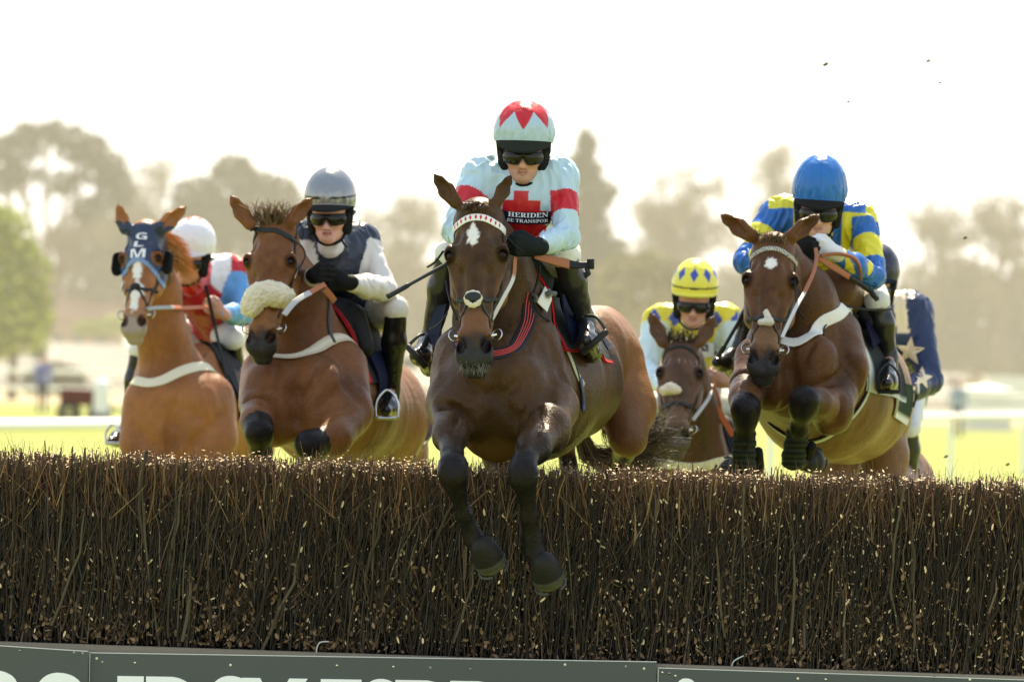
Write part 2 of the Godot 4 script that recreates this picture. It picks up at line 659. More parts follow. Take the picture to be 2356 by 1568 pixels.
func head_bones(h: Dictionary, ears: Array, throat: Vector3, rt: float) -> Array:
	var w: float = h.w
	var o := []
	var B := func(x0, t0, n0, x1, t1, n1, r0, r1, k, sq = Vector3.ZERO, s = 1.0, cut = false):
		o.append(bone(hp(h, x0, t0, n0), hp(h, x1, t1, n1), r0 * w, r1 * w, k * w, sq, s, cut))
	B.call(0, 0.05, -0.16, 0, 0.26, -0.165, 0.135, 0.16, 0.05)                # skull and forehead
	B.call(0, 0.26, -0.15, 0, 0.62, -0.125, 0.145, 0.098, 0.06)               # face
	B.call(0, 0.62, -0.115, 0, 0.86, -0.105, 0.096, 0.088, 0.05)              # nose
	o.append(bone(hp(h, 0, 0.02, -0.22), throat, 0.15 * w, rt, 0.06))         # poll into neck
	for s in [-1.0, 1.0]:
		B.call(s * 0.085, 0.3, -0.30, s * 0.085, 0.48, -0.27, 0.115, 0.10, 0.06)      # cheek
		B.call(s * 0.05, 0.5, -0.25, s * 0.03, 0.86, -0.19, 0.07, 0.05, 0.06)         # jaw bar
		B.call(s * 0.125, 0.19, -0.075, s * 0.160, 0.262, -0.090, 0.032, 0.048, 0.032)  # brow
		B.call(s * 0.155, 0.285, -0.12, s * 0.165, 0.285, -0.108, 0.05, 0.042, 0.02)   # orbit
		B.call(s * 0.15, 0.33, -0.15, s * 0.098, 0.55, -0.118, 0.042, 0.024, 0.022)    # facial crest
		B.call(s * 0.135, 0.175, -0.04, s * 0.14, 0.195, -0.055, 0.038, 0.034, 0.04, Vector3.ZERO, 1.0, true)   # hollow over the eye
		B.call(s * 0.172, 0.282, -0.072, s * 0.178, 0.29, -0.082, 0.024, 0.022, 0.014, Vector3.ZERO, 1.0, true)  # eye opening
		B.call(s * 0.105, 0.42, -0.05, s * 0.085, 0.64, -0.055, 0.026, 0.024, 0.045, Vector3.ZERO, 1.0, true)     # side of the nose bone
		B.call(s * 0.055, 0.80, -0.075, s * 0.072, 0.9, -0.085, 0.052, 0.048, 0.035)                          # nostril rim
		B.call(s * 0.098, 0.83, -0.065, s * 0.072, 0.91, -0.045, 0.024, 0.034, 0.014, Vector3.ZERO, 1.0, true) # nostril
	B.call(-0.05, 0.94, -0.115, 0.05, 0.94, -0.115, 0.062, 0.062, 0.05)       # upper lip
	B.call(-0.025, 0.985, -0.175, 0.025, 0.985, -0.175, 0.05, 0.05, 0.03)     # chin
	B.call(-0.12, 0.972, -0.115, 0.12, 0.972, -0.115, 0.008, 0.008, 0.018, Vector3.ZERO, 1.0, true)           # mouth
	B.call(0, 0.86, -0.015, 0, 0.95, -0.03, 0.012, 0.012, 0.04, Vector3.ZERO, 1.0, true)                      # groove between the nostrils
	for e in ears:       # [base, tip, way it opens]
		var b: Vector3 = e[0]
		var t: Vector3 = e[1]
		var open: Vector3 = e[2].normalized()
		var ln := b.distance_to(t)
		o.append(bone(b, b.lerp(t, 0.4), ln * 0.19, ln * 0.235, 0.025, open, 0.62))
		o.append(bone(b.lerp(t, 0.4), b.lerp(t, 0.75), ln * 0.235, ln * 0.15, 0.012, open, 0.62))
		o.append(bone(b.lerp(t, 0.75), t, ln * 0.15, ln * 0.02, 0.01, open, 0.62))
		var c := open * ln * 0.13
		o.append(bone(b.lerp(t, 0.22) + c, b.lerp(t, 0.55) + c, ln * 0.09, ln * 0.17, 0.012, Vector3.ZERO, 1.0, true))
		o.append(bone(b.lerp(t, 0.55) + c, b.lerp(t, 0.9) + c * 0.8, ln * 0.17, ln * 0.04, 0.012, Vector3.ZERO, 1.0, true))
	return o

# coat colour of the head; marks: Array of [x, t, rx, rt] white patches
func head_colour(h: Dictionary, coat: Color, dark: Color, muzzle: Color, marks: Array, tan: Color) -> Callable:
	return func(p: Vector3, n: Vector3) -> Color:
		var l := hl(h, p)
		var e := nz.get_noise_3d(p.x * 40.0, p.y * 40.0, p.z * 40.0)
		var f := nz.get_noise_3d(p.x * 160.0, p.y * 90.0, p.z * 160.0)
		var c := coat.lerp(dark, clampf(0.45 + e * 0.6 - absf(l.x) * 2.2, 0.0, 1.0))
		c = c.lerp(tan, sm(0.1, 0.17, absf(l.x)) * sm(0.36, 0.5, l.y) * sm(0.9, 0.7, l.y) * 0.7)
		c = c.lerp(tan, sm(0.62, 0.7, l.y) * sm(0.86, 0.76, l.y) * 0.6)
		c = c.lerp(muzzle, sm(0.79, 0.89, l.y + e * 0.05))
		c = c.lerp(dark * 0.6, sm(0.06, 0.03, Vector2(absf(l.x) - 0.17, l.y - 0.285).length()))
		c = c.lerp(dark * 0.22, sm(0.052, 0.03, Vector2(absf(l.x) - 0.082, (l.y - 0.875) * 0.8).length()) * sm(-0.13, -0.09, l.z))
		if l.y < -0.03:      # ears
			c = coat.lerp(dark, sm(-0.12, -0.22, l.y) * 0.8)
		for m in marks:
			var r := Vector2((l.x - m[0]) / m[2], (l.y - m[1]) / m[3]).length() + f * 0.45
			if l.z > -0.25:
				c = c.lerp(Color(0.72, 0.69, 0.62), sm(1.15, 0.8, r))
		return c * (1.0 + f * 0.12)

func eyes(h: Dictionary, horse: Node3D) -> void:
	for s in [-1.0, 1.0]:
		var a := Acc.new()
		var r: float = h.w * 0.036
		ball(a, hp(h, s * 0.156, 0.286, -0.098), h.x * r, h.y * r, h.n * r, Color(0.012, 0.007, 0.004), 10)
		put("eye", a, M.eye, horse)

func lids(h: Dictionary) -> Acc:
	return Acc.new()

# Bridle. opts: brow (Callable colour or Color), nose t, cross (bool), pad (Color or null), leather Color
func bridle(h: Dictionary, hb: Array, horse: Node3D, brow, brow_w: float, leather: Color, cross: bool) -> Node3D:
	var root := Node3D.new()
	root.name = "bridle"
	horse.add_child(root, true)
	var a := Acc.new()
	var line := func(pts: Array) -> Array:
		var o := []
		for p in pts:
			o.append(hp(h, p[0], p[1], p[2]))
		return o
	strap(a, hb, line.call([[-0.2, 0.1, -0.2], [-0.16, 0.095, -0.05], [-0.08, 0.075, 0.03], [0, 0.07, 0.05], [0.08, 0.075, 0.03], [0.16, 0.095, -0.05], [0.2, 0.1, -0.2]]), brow_w, 0.006, brow, 0.006)
	put("browband", a, M.tack, root)
	for s in [-1.0, 1.0]:
		a = Acc.new()
		strap(a, hb, line.call([[s * 0.12, -0.03, -0.2], [s * 0.19, 0.1, -0.17], [s * 0.235, 0.3, -0.2], [s * 0.2, 0.5, -0.17], [s * 0.12, 0.7, -0.13]]), 0.014, 0.004, leather, 0.02)
		put("cheek_strap", a, M.tack, root)
	a = Acc.new()
	if cross:
		strap(a, hb, line.call([[-0.2, 0.555, -0.2], [-0.14, 0.575, -0.04], [0, 0.585, 0.03], [0.14, 0.575, -0.04], [0.2, 0.555, -0.2]]), 0.016, 0.005, leather, 0.012)
		for s in [-1.0, 1.0]:
			strap(a, hb, line.call([[0, 0.585, 0.03], [-s * 0.1, 0.64, -0.02], [-s * 0.13, 0.735, -0.12]]), 0.014, 0.005, leather, 0.012)
	else:
		strap(a, hb, line.call([[-0.19, 0.56, -0.2], [-0.12, 0.6, 0.0], [0, 0.61, 0.03], [0.12, 0.6, 0.0], [0.19, 0.56, -0.2]]), 0.02, 0.005, leather, 0.012)
	put("noseband", a, M.tack, root)
	for s in [-1.0, 1.0]:
		a = Acc.new()
		var c := hp(h, s * 0.135, 0.775, -0.14)
		ring(a, c, h.y * 0.024, (h.n * 0.5 + h.x * s).normalized() * 0.024, 0.0036, Color(0.45, 0.45, 0.44))
		tube(a, PackedVector3Array([c, hp(h, s * 0.05, 0.79, -0.13)]), 0.007, 0.007, 6, Color(0.7, 0.7, 0.7))
		put("bit_ring", a, M.steel, root)
	return root

# a groove between muscles, pressed into the skin along the given points
func groove(bb: Array, pts: Array, r: float, depth: float, k := 0.035) -> void:
	var o := []
	for p in pts:
		var g := onto(bb, p, 0.0)
		o.append(g[0] + g[1] * (r - depth))
	for j in o.size() - 1:
		var f := 0.55 if j == 0 else 1.0
		var e := 0.55 if j == o.size() - 2 else 1.0
		bb.append(bone(o[j], o[j + 1], r * f, r * e, k, Vector3.ZERO, 1.0, true))

func coat_rough(amount: float) -> Callable:
	return func(p: Vector3, n: Vector3) -> float:
		return nz.get_noise_3d(p.x * 28.0, p.y * 16.0, p.z * 28.0) * amount + absf(nz.get_noise_3d(p.x * 9.0 + 40.0, p.y * 7.0, p.z * 9.0)) * amount * 1.2

func tail_hair(horse: Node3D, root: Vector3, pts: Array, n: int, spread: float, col: Color, tip: Color) -> void:
	var a := Acc.new()
	for j in n:
		var o := []
		var off := Vector3(rng.randfn(), rng.randfn(), rng.randfn())
		for k in pts.size():
			o.append(pts[k] + off * spread * (0.25 + float(k) / pts.size()) + Vector3(rng.randfn(), rng.randfn(), rng.randfn()) * 0.012 * k)
		var c := curve(o, 0.08)
		tube(a, c.slice(0, rng.randi_range(c.size() * 2 / 3, c.size())), 0.0022, 0.0008, 3, col.lerp(tip, rng.randf() * 0.7), false)
	put("tail", a, M.hair, horse)

# ---------------------------------------------------------------- riders: what they share
# J: shl, shr, ell, elr, wrl, wrr, hipl, hipr, knl, knr, anl, anr, tol, tor, hel, her (l = picture's left), chest, waist, pelvis, head (o), up, fwd
func frame_of(o: Vector3, up: Vector3, fwd: Vector3, s := 1.0) -> Transform3D:
	var y := up.normalized()
	var x := y.cross(fwd).normalized()
	var z := x.cross(y).normalized()
	return Transform3D(Basis(x * s, y * s, z * s), o)

func face_bones(f: Transform3D, nape: Vector3) -> Array:
	var o := []
	var s := f.basis.x.length()
	var B := func(x0, y0, z0, x1, y1, z1, r0, r1, k, cut = false):
		o.append(bone(f * Vector3(x0, y0, z0), f * Vector3(x1, y1, z1), r0 * s, r1 * s, k * s, Vector3.ZERO, 1.0, cut))
	B.call(0, 0.15, -0.015, 0, 0.15, 0.01, 0.082, 0.080, 0.03)
	B.call(0, 0.10, 0.025, 0, 0.045, 0.03, 0.064, 0.050, 0.03)
	o.append(bone(f * Vector3(0, 0.06, -0.03), (f * Vector3(0, 0.03, -0.05)).lerp(nape, 0.9), 0.050 * s, 0.055 * s, 0.03))
	B.call(0, 0.09, 0.084, 0, 0.068, 0.106, 0.010, 0.0135, 0.012)
	B.call(0, 0.02, 0.064, 0, 0.014, 0.07, 0.024, 0.019, 0.02)
	for t in [-1.0, 1.0]:
		B.call(t * 0.045, 0.045, 0.0, t * 0.014, 0.014, 0.058, 0.028, 0.02, 0.025)
		B.call(t * 0.042, 0.083, 0.056, t * 0.058, 0.088, 0.03, 0.022, 0.02, 0.025)
		B.call(t * 0.012, 0.063, 0.093, t * 0.012, 0.063, 0.09, 0.009, 0.009, 0.008)
		B.call(t * 0.033, 0.103, 0.098, t * 0.03, 0.1, 0.098, 0.014, 0.012, 0.015, true)
		B.call(t * 0.008, 0.056, 0.1, t * 0.009, 0.057, 0.097, 0.004, 0.004, 0.003, true)
		B.call(t * 0.018, 0.043, 0.081, 0, 0.0455, 0.0895, 0.0055, 0.006, 0.006)
		B.call(t * 0.016, 0.0345, 0.08, 0, 0.034, 0.087, 0.006, 0.007, 0.006)
	B.call(-0.024, 0.0392, 0.088, 0.024, 0.0392, 0.088, 0.0024, 0.0024, 0.003, true)
	return o

func hand_bones(o: Array, w: Vector3, d: Vector3, u: Vector3, n: Vector3, s := 1.0) -> void:     # a fist round the rein
	d = d.normalized() * s
	u = (u - d * u.dot(d) / d.length_squared()).normalized() * s
	n = (n - d * n.dot(d) / d.length_squared() - u * n.dot(u) / u.length_squared()).normalized() * s
	o.append(bone(w - d * 0.03, w + d * 0.02, 0.029 * s, 0.031 * s, 0.02))
	for j in 4:
		var across := u * (0.030 - j * 0.0205)
		var b := w + d * 0.075 + across - d * (0.006 * absf(j - 1.2))
		var ln: float = [0.95, 1.05, 1.0, 0.82][j]
		o.append(bone(w + d * 0.015 + across * 0.7, b, 0.017 * s, 0.0125 * s, 0.014))
		var p1 := b + d * 0.020 * ln + n * 0.027 * ln
		var p2 := p1 - d * 0.012 * ln + n * 0.022 * ln
		var p3 := p2 - d * 0.024 * ln - n * 0.002
		o.append(bone(b, p1, 0.0118 * s, 0.0100 * s, 0.005))
		o.append(bone(p1, p2, 0.0100 * s, 0.0092 * s, 0.004))
		o.append(bone(p2, p3, 0.0092 * s, 0.0082 * s, 0.004))
	var t0 := w + d * 0.02 + u * 0.032
	var t1 := t0 + d * 0.03 + u * 0.016 + n * 0.012
	var t2 := t1 + d * 0.024 - u * 0.004 + n * 0.016
	o.append(bone(t0, t1, 0.014 * s, 0.0115 * s, 0.01))
	o.append(bone(t1, t2, 0.0115 * s, 0.0092 * s, 0.005))

func torso_bones(J: Dictionary, g: float) -> Array:
	var o := []
	var mid: Vector3 = (J.shl + J.shr) * 0.5
	o.append(bone(J.shl.lerp(mid, 0.28), J.shr.lerp(mid, 0.28), 0.082 + g, 0.082 + g, 0.05))
	o.append(bone(J.chest + (J.shl - mid) * 0.3, J.chest + (J.shr - mid) * 0.3, 0.115 + g, 0.115 + g, 0.08))
	o.append(bone(J.chest, J.waist, 0.13 + g, 0.115 + g, 0.07))
	o.append(bone(J.waist, J.pelvis, 0.115 + g, 0.13 + g, 0.06))
	return o

func arm_bones(J: Dictionary, g: float) -> Array:
	var o := []
	var z: float = J.get("z", 1.0)
	for e in ["l", "r"]:
		var a: Vector3 = J["sh" + e]
		var b: Vector3 = J["el" + e]
		var c: Vector3 = J["wr" + e]
		o.append(bone(a, a.lerp(b, 0.5), 0.062 + g, 0.052 + g, 0.05))
		o.append(bone(a.lerp(b, 0.5), b, 0.052 + g, 0.044 + g, 0.02))
		o.append(bone(b, b.lerp(c, 0.45), 0.044 + g, 0.043 + g, 0.02))
		o.append(bone(b.lerp(c, 0.45), c, 0.043 + g, 0.027 + g * 0.5, 0.02))
	return o

func leg_bones(J: Dictionary, e: String, g: float) -> Array:
	return [bone(J["hip" + e], J["hip" + e].lerp(J["kn" + e], 0.5), 0.098 + g, 0.083 + g, 0.06), bone(J["hip" + e].lerp(J["kn" + e], 0.5), J["kn" + e], 0.083 + g, 0.058 + g, 0.03)]

func boot_bones(J: Dictionary, e: String) -> Array:
	var k: Vector3 = J["kn" + e]
	var an: Vector3 = J["an" + e]
	var he: Vector3 = J["he" + e]
	var to: Vector3 = J["to" + e]
	var up := (k - an).normalized()
	var o := [bone(k.lerp(an, 0.06), k.lerp(an, 0.4), 0.052, 0.055, 0.03), bone(k.lerp(an, 0.4), an, 0.055, 0.037, 0.03), bone(an, he + up * 0.02, 0.037, 0.032, 0.03)]
	o.append(bone(he + up * 0.012, he.lerp(to, 0.55) + up * 0.02, 0.031, 0.034, 0.03))
	o.append(bone(an.lerp(to, 0.3), he.lerp(to, 0.7) + up * 0.02, 0.034, 0.038, 0.03))
	o.append(bone(he.lerp(to, 0.7) + up * 0.015, to, 0.036, 0.024, 0.03))
	return o

# folds of thin cloth: finer and deeper where the arm bends
func folds(amount: float, fx: Vector3, bends: Array) -> Callable:
	return func(p: Vector3, n: Vector3) -> float:
		var w := nz.get_noise_3d(p.x * 7.0, p.y * 7.0, p.z * 7.0) * 3.0
		var a := nz.get_noise_3d(p.x * fx.x + w, p.y * fx.y + w, p.z * fx.z)
		var b := nz.get_noise_3d(p.x * fx.x * 0.6 + 31.0, p.y * fx.y * 1.4 - w, p.z * fx.z * 0.6)
		var near := 0.0
		for e in bends:
			near = maxf(near, sm(0.2, 0.03, p.distance_to(e)))
		return amount * ((0.45 - absf(a) * 1.7) * (0.55 + near * 0.8) + b * 0.7 * (0.5 + near))

func helmet(f: Transform3D, parent: Node, colour: Callable, surface: Material, peak: Color, peak_drop: float, folds_: float, R := Vector3(0.119, 0.140, 0.142)) -> void:
	var root := Node3D.new()
	root.name = "helmet"
	parent.add_child(root, true)
	var a := Acc.new()
	var c := Vector3(0, 0.195, -0.02)
	var nt := 64
	var nf := 168
	for j in nt + 1:
		for k in nf:
			var ph := TAU * k / nf
			var front := cos(ph)
			var th := lerpf(2.05, 1.70, front * 0.5 + 0.5) * j / nt
			var d := Vector3(sin(th) * sin(ph), cos(th), sin(th) * cos(ph))
			var w := 1.0 + folds_ * (nz.get_noise_3d(sin(ph) * 16.0, th * 5.0, cos(ph) * 16.0) * sm(0.9, 1.7, th) + 0.4 * nz.get_noise_3d(d.x * 7.0, d.y * 7.0, d.z * 7.0))
			w -= folds_ * 0.5 * sm(0.05, 0.0, absf(fposmod(ph / TAU * 6.0 + 0.5, 1.0) - 0.5) * 2.0) 
			a.v.append(f * (c + d * R * w))
			a.n.append(d)
			a.c.append(colour.call(th, ph, d))
	for j in nt:
		for k in nf:
			quad(a, j * nf + k, j * nf + (k + 1) % nf, (j + 1) * nf + (k + 1) % nf, (j + 1) * nf + k, false)
	renormal(a)
	put("helmet_cover", a, surface, root)
	a = Acc.new()      # hem
	var pts := PackedVector3Array()
	for k in nf + 1:
		var ph := TAU * k / nf
		var th := lerpf(2.05, 1.70, cos(ph) * 0.5 + 0.5)
		pts.append(f * (c + Vector3(sin(th) * sin(ph), cos(th), sin(th) * cos(ph)) * R * 0.995))
	tube(a, pts, 0.0035, 0.0035, 6, colour.call(1.66, PI / 2 + 0.01, Vector3.RIGHT), false)
	put("hem", a, surface, root)
	a = Acc.new()
	var np := 24
	for side in 2:
		for j in 5:
			for k in np + 1:
				var ph := lerpf(-1.25, 1.25, float(k) / np)
				var e := cos(ph / 1.25 * PI / 2)
				var r := j / 4.0 * pow(maxf(e, 0.0), 0.6)
				var th := lerpf(2.05, 1.70, cos(ph) * 0.5 + 0.5)
				var b := c + Vector3(sin(th) * sin(ph), cos(th), sin(th) * cos(ph)) * R * 0.985
				b += Vector3(sin(ph) * 0.012, -peak_drop * (0.6 + 0.4 * cos(ph)), 0.030 * cos(ph)) * r
				a.v.append(f * (b + Vector3(0, -0.003 if side else 0.003, 0.0)))
				a.n.append(Vector3.UP)
				a.c.append(peak)
	for side in 2:
		for j in 4:
			for k in np:
				var x := side * 5 * (np + 1) + j * (np + 1) + k
				quad(a, x, x + 1, x + np + 2, x + np + 1, side == 0)
	renormal(a)
	put("peak", a, M.cloth if peak.r < 0.2 else surface, root)
	a = Acc.new()      # harness: ear pads and chin strap
	var hb := []
	for s in [-1.0, 1.0]:
		hb.append(bone(f * Vector3(s * 0.088, 0.15, 0.005), f * Vector3(s * 0.08, 0.045, 0.0), 0.026, 0.022, 0.02))
		hb.append(bone(f * Vector3(s * 0.076, 0.10, 0.03), f * Vector3(s * 0.07, 0.05, 0.02), 0.018, 0.014, 0.02))
	hb.append(bone(f * Vector3(0, 0.11, -0.10), f * Vector3(0, 0.07, -0.095), 0.07, 0.05, 0.02))
	skin(a, hb, 0.006, func(p, n): return Color(0.014, 0.015, 0.014))
	put("harness", a, M.cloth, root)
	a = Acc.new()
	pts = PackedVector3Array()
	for v in [Vector3(-0.078, 0.05, 0.0), Vector3(-0.058, 0.005, 0.03), Vector3(-0.02, -0.014, 0.058), Vector3(0.02, -0.014, 0.058), Vector3(0.058, 0.005, 0.03), Vector3(0.078, 0.05, 0.0)]:
		pts.append(f * v)
	tube(a, curve(pts, 0.01), 0.0065, 0.0065, 6, Color(0.013, 0.013, 0.013))
	tube(a, curve([f * Vector3(0.06, 0.0, 0.03), f * Vector3(0.075, -0.022, 0.045), f * Vector3(0.09, -0.028, 0.05)], 0.01), 0.006, 0.003, 5, Color(0.013, 0.013, 0.013))
	put("chin_strap", a, M.cloth, root)

func goggles(f: Transform3D, parent: Node, rim: Color, dy := 0.0) -> void:
	var root := Node3D.new()
	root.name = "goggles"
	parent.add_child(root, true)
	var a := Acc.new()
	var na := 36
	var edge := [PackedVector3Array(), PackedVector3Array()]
	for side in 2:
		for j in 7:
			for k in na + 1:
				var an := lerpf(-1.18, 1.18, float(k) / na)
				var top := 0.124 - 0.004 * an * an
				var low := 0.072 + 0.030 * exp(-pow(an / 0.17, 2.0)) + 0.006 * an * an
				var t := j / 6.0
				var y := lerpf(low, top, t) + dy
				var rr := 0.101 + 0.006 * sin(t * PI) - 0.003 * side
				var p := Vector3(0.093 * sin(an) * rr / 0.101, y, 0.004 + rr * cos(an) - 0.012 * an * an)
				a.v.append(f * p)
				a.n.append(Vector3.UP)
				a.c.append(Color(0.012, 0.013, 0.009))
				if side == 0 and (j == 0 or j == 6):
					edge[0 if j == 0 else 1].append(f * p)
	for side in 2:
		for j in 6:
			for k in na:
				var x := side * 7 * (na + 1) + j * (na + 1) + k
				quad(a, x, x + 1, x + na + 2, x + na + 1, side == 1)
	renormal(a)
	put("lens", a, M.lens, root)
	a = Acc.new()
	tube(a, edge[0], 0.003, 0.003, 6, rim)
	tube(a, edge[1], 0.0034, 0.0034, 6, rim)
	for s in [-1.0, 1.0]:
		tube(a, PackedVector3Array([f * Vector3(s * 0.088, 0.085 + dy, 0.03), f * Vector3(s * 0.092, 0.12 + dy, 0.032)]), 0.006, 0.006, 6, rim)
		tube(a, PackedVector3Array([f * Vector3(s * 0.092, 0.10 + dy, 0.03), f * Vector3(s * 0.104, 0.115 + dy, -0.02), f * Vector3(s * 0.105, 0.12 + dy, -0.06)]), 0.008, 0.008, 6, Color(0.03, 0.03, 0.03))
	put("frame", a, M.tack, root)

# S: silks (Callable), breeches Color, boots Color, glove_l, glove_r (Color or null for a bare hand), puff, cell
func rider(called: String, label: String, J: Dictionary, S: Dictionary) -> Node3D:
	var t := thing(called, label, "person", J.pelvis)
	var f: Transform3D = J.f
	var skin_c: Color = S.get("skin", Color(0.50, 0.27, 0.19))
	# the body, continuous under the clothes
	var a := Acc.new()
	var b := torso_bones(J, -0.02)
	b.append_array(arm_bones(J, -0.014))
	for e in ["l", "r"]:
		b.append_array(leg_bones(J, e, -0.02))
		b.append(bone(J["kn" + e], J["an" + e], 0.04, 0.028, 0.03))
		b.append(bone(J["an" + e], J["to" + e], 0.026, 0.018, 0.02))
	b.append(bone((J.shl + J.shr) * 0.5, f * Vector3(0, 0.02, -0.03), 0.065, 0.052, 0.04))
	var fc := func(p: Vector3, n: Vector3) -> Color:
		var l: Vector3 = f.affine_inverse() * p
		var w := nz.get_noise_3d(p.x * 60.0, p.y * 60.0, p.z * 60.0)
		var c := skin_c * (1.0 + w * 0.10)
		c = c.lerp(Color(0.34, 0.13, 0.11), sm(0.012, 0.004, absf(l.y - 0.039)) * sm(0.027, 0.018, absf(l.x)) * sm(0.07, 0.08, l.z))
		c = c.lerp(Color(0.52, 0.22, 0.16), sm(0.035, 0.0, Vector2(absf(l.x) - 0.04, l.y - 0.075).length()) * 0.5)
		c = c.lerp(Color(0.38, 0.22, 0.165), sm(0.055, 0.03, l.y) * sm(0.03, 0.05, l.z + absf(l.x)) * S.get("stubble", 0.45) * (1.0 + w * 0.8))
		return c
	skin(a, b, 0.022, fc)
	skin(a, face_bones(f, (J.shl + J.shr) * 0.5 + Vector3(0, 0.0, -0.02)), 0.0042, fc)
	for e in ["l", "r"]:
		if S.get("glove_" + e) == null and J.has("hand_" + e):
			var hbn := []
			var hd: Array = J["hand_" + e]
			hand_bones(hbn, J["wr" + e], hd[0], hd[1], hd[2])
			hbn.append(bone(J["wr" + e].lerp(J["el" + e], 0.25), J["wr" + e], 0.03, 0.027, 0.02))
			skin(a, hbn, 0.005, fc)
	put("body", a, M.skin, t)
	# silks
	a = Acc.new()
	var puff: float = S.get("puff", 0.012)
	b = torso_bones(J, puff)
	b.append_array(arm_bones(J, puff))
	b.append(bone((J.shl + J.shr) * 0.5, f * Vector3(0, -0.03, -0.03), 0.085, 0.062, 0.03))
	b.append(bone(f * Vector3(0, 0.012, -0.02), f * Vector3(0, 0.12, 0.02), 0.040, 0.05, 0.01, Vector3.ZERO, 1.0, true))
	S.bones = b
	t.set_meta("b", b)
	skin(a, b, S.get("cell", 0.009), S.silks, folds(S.get("fold", 0.009), Vector3(34, 9, 34), [J.ell, J.elr, J.shl, J.shr]))
	put("silks", a, S.get("mat", M.silk), t)
	# breeches and boots
	a = Acc.new()
	b = []
	for e in ["l", "r"]:
		b.append_array(leg_bones(J, e, 0.004))
	b.append(bone(J.hipl, J.hipr, 0.11, 0.11, 0.06))
	skin(a, b, S.get("cell2", 0.014), func(p, n): return S.breeches, folds(0.004, Vector3(22, 22, 22), [J.knl, J.knr]))
	put("breeches", a, M.cloth, t)
	for e in ["l", "r"]:
		if J.get("skip_" + e, false):
			continue
		a = Acc.new()
		var bt: Callable = S.get("bootcol", func(p, n): return S.boots)
		skin(a, boot_bones(J, e), 0.008, bt, folds(0.0022, Vector3(30, 24, 30), [J["an" + e]]))
		put("boot", a, M.boot, t)
	for e in ["l", "r"]:
		if S.get("glove_" + e) != null:
			a = Acc.new()
			b = []
			var hd: Array = J["hand_" + e]
			hand_bones(b, J["wr" + e], hd[0], hd[1], hd[2], 1.06)
			b.append(bone(J["wr" + e].lerp(J["el" + e], 0.12), J["wr" + e], 0.036, 0.031, 0.02))
			var gc = S["glove_" + e]
			skin(a, b, 0.005, gc if gc is Callable else func(p, n): return gc)
			put("glove", a, M.glove, t)
	return t

func whip(label: String, a0: Vector3, b0: Vector3, grip: float) -> void:
	var t := thing("riding_whip", label, "whip", a0)
	var a := Acc.new()
	tube(a, PackedVector3Array([a0, a0.lerp(b0, grip)]), 0.0105, 0.0095, 8, Color(0.015, 0.015, 0.015))
	put("handle", a, M.rubber, t)
	a = Acc.new()
	tube(a, PackedVector3Array([a0.lerp(b0, grip), a0.lerp(b0, 0.8)]), 0.0088, 0.0080, 8, Color(0.03, 0.034, 0.034))
	put("shaft", a, M.tack, t)
	a = Acc.new()
	tube(a, PackedVector3Array([a0.lerp(b0, 0.8), a0.lerp(b0, 0.82), b0]), 0.0105, 0.0125, 8, Color(0.025, 0.03, 0.03))
	put("flap", a, M.tack, t)

# ---------------------------------------------------------------- the place
func floor_at(u: float, dist: float) -> Vector3:      # where the ground is at that distance
	var p := P(u, 842.0 + 1.82 * K / dist, D - dist)
	return Vector3(p.x, 0.0, p.z)

func noise_tex(freq: float, a: Color, b: Color, seed_: int, size := 512) -> NoiseTexture2D:
	var n := FastNoiseLite.new()
	n.frequency = freq
	n.fractal_octaves = 4
	n.seed = seed_
	var t := NoiseTexture2D.new()
	t.width = size
	t.height = size
	t.seamless = true
	t.noise = n
	var g := Gradient.new()
	g.set_color(0, a)
	g.set_color(1, b)
	t.color_ramp = g
	return t

func flat(called: String, pts: Array, y: float, m: Material) -> void:
	var a := Acc.new()
	for p in pts:
		a.v.append(Vector3(p.x, y, p.z))
		a.n.append(Vector3.UP)
		a.c.append(Color.WHITE)
	quad(a, 0, 1, 2, 3, (pts[1] - pts[0]).cross(pts[2] - pts[0]).y > 0.0)
	tag(put(called, a, m), "", "", "", "structure")

func setting() -> void:
	var g := mat("turf", 0.85, 0.3, 0.0, Color.WHITE, false)
	g.albedo_texture = noise_tex(0.02, Color(0.40, 0.46, 0.17), Color(0.57, 0.58, 0.24), 2)
	g.uv1_triplanar = true
	g.uv1_world_triplanar = true
	g.uv1_scale = Vector3(0.03, 0.03, 0.03)
	flat("ground", [Vector3(-900, 0, 60), Vector3(900, 0, 60), Vector3(900, 0, -1400), Vector3(-900, 0, -1400)], 0.0, g)
	var dirt := mat("pale_dirt", 0.9, 0.2, 0.0, Color(0.72, 0.66, 0.54), false)
	flat("track", [floor_at(-3000, 180), floor_at(5400, 225), floor_at(5400, 345), floor_at(-3000, 290)], 0.006, dirt)
	rails()
	far_things()
	trees()

func rail_fence(called: String, label: String, a: Vector3, b: Vector3, h: float, rr: float, bars: int, gap: float, col: Color) -> void:
	var t := thing(called, label, "rail fence", a, "running rails across the course")
	for k in bars:
		var ac := Acc.new()
		var up := Vector3(0, h - k * h * 0.45, 0)
		var pts := PackedVector3Array()
		for j in 9:
			pts.append(a.lerp(b, j / 8.0) + up)
		tube(ac, pts, rr, rr, 8, col)
		put("rail", ac, M.paint, t)
	var n := int(a.distance_to(b) / gap)
	for j in n + 1:
		var p := a.lerp(b, float(j) / n)
		var ac := Acc.new()
		tube(ac, PackedVector3Array([p, p + Vector3(0, h, 0)]), rr * 0.7, rr * 0.7, 8, col)
		put("post", ac, M.paint, t)

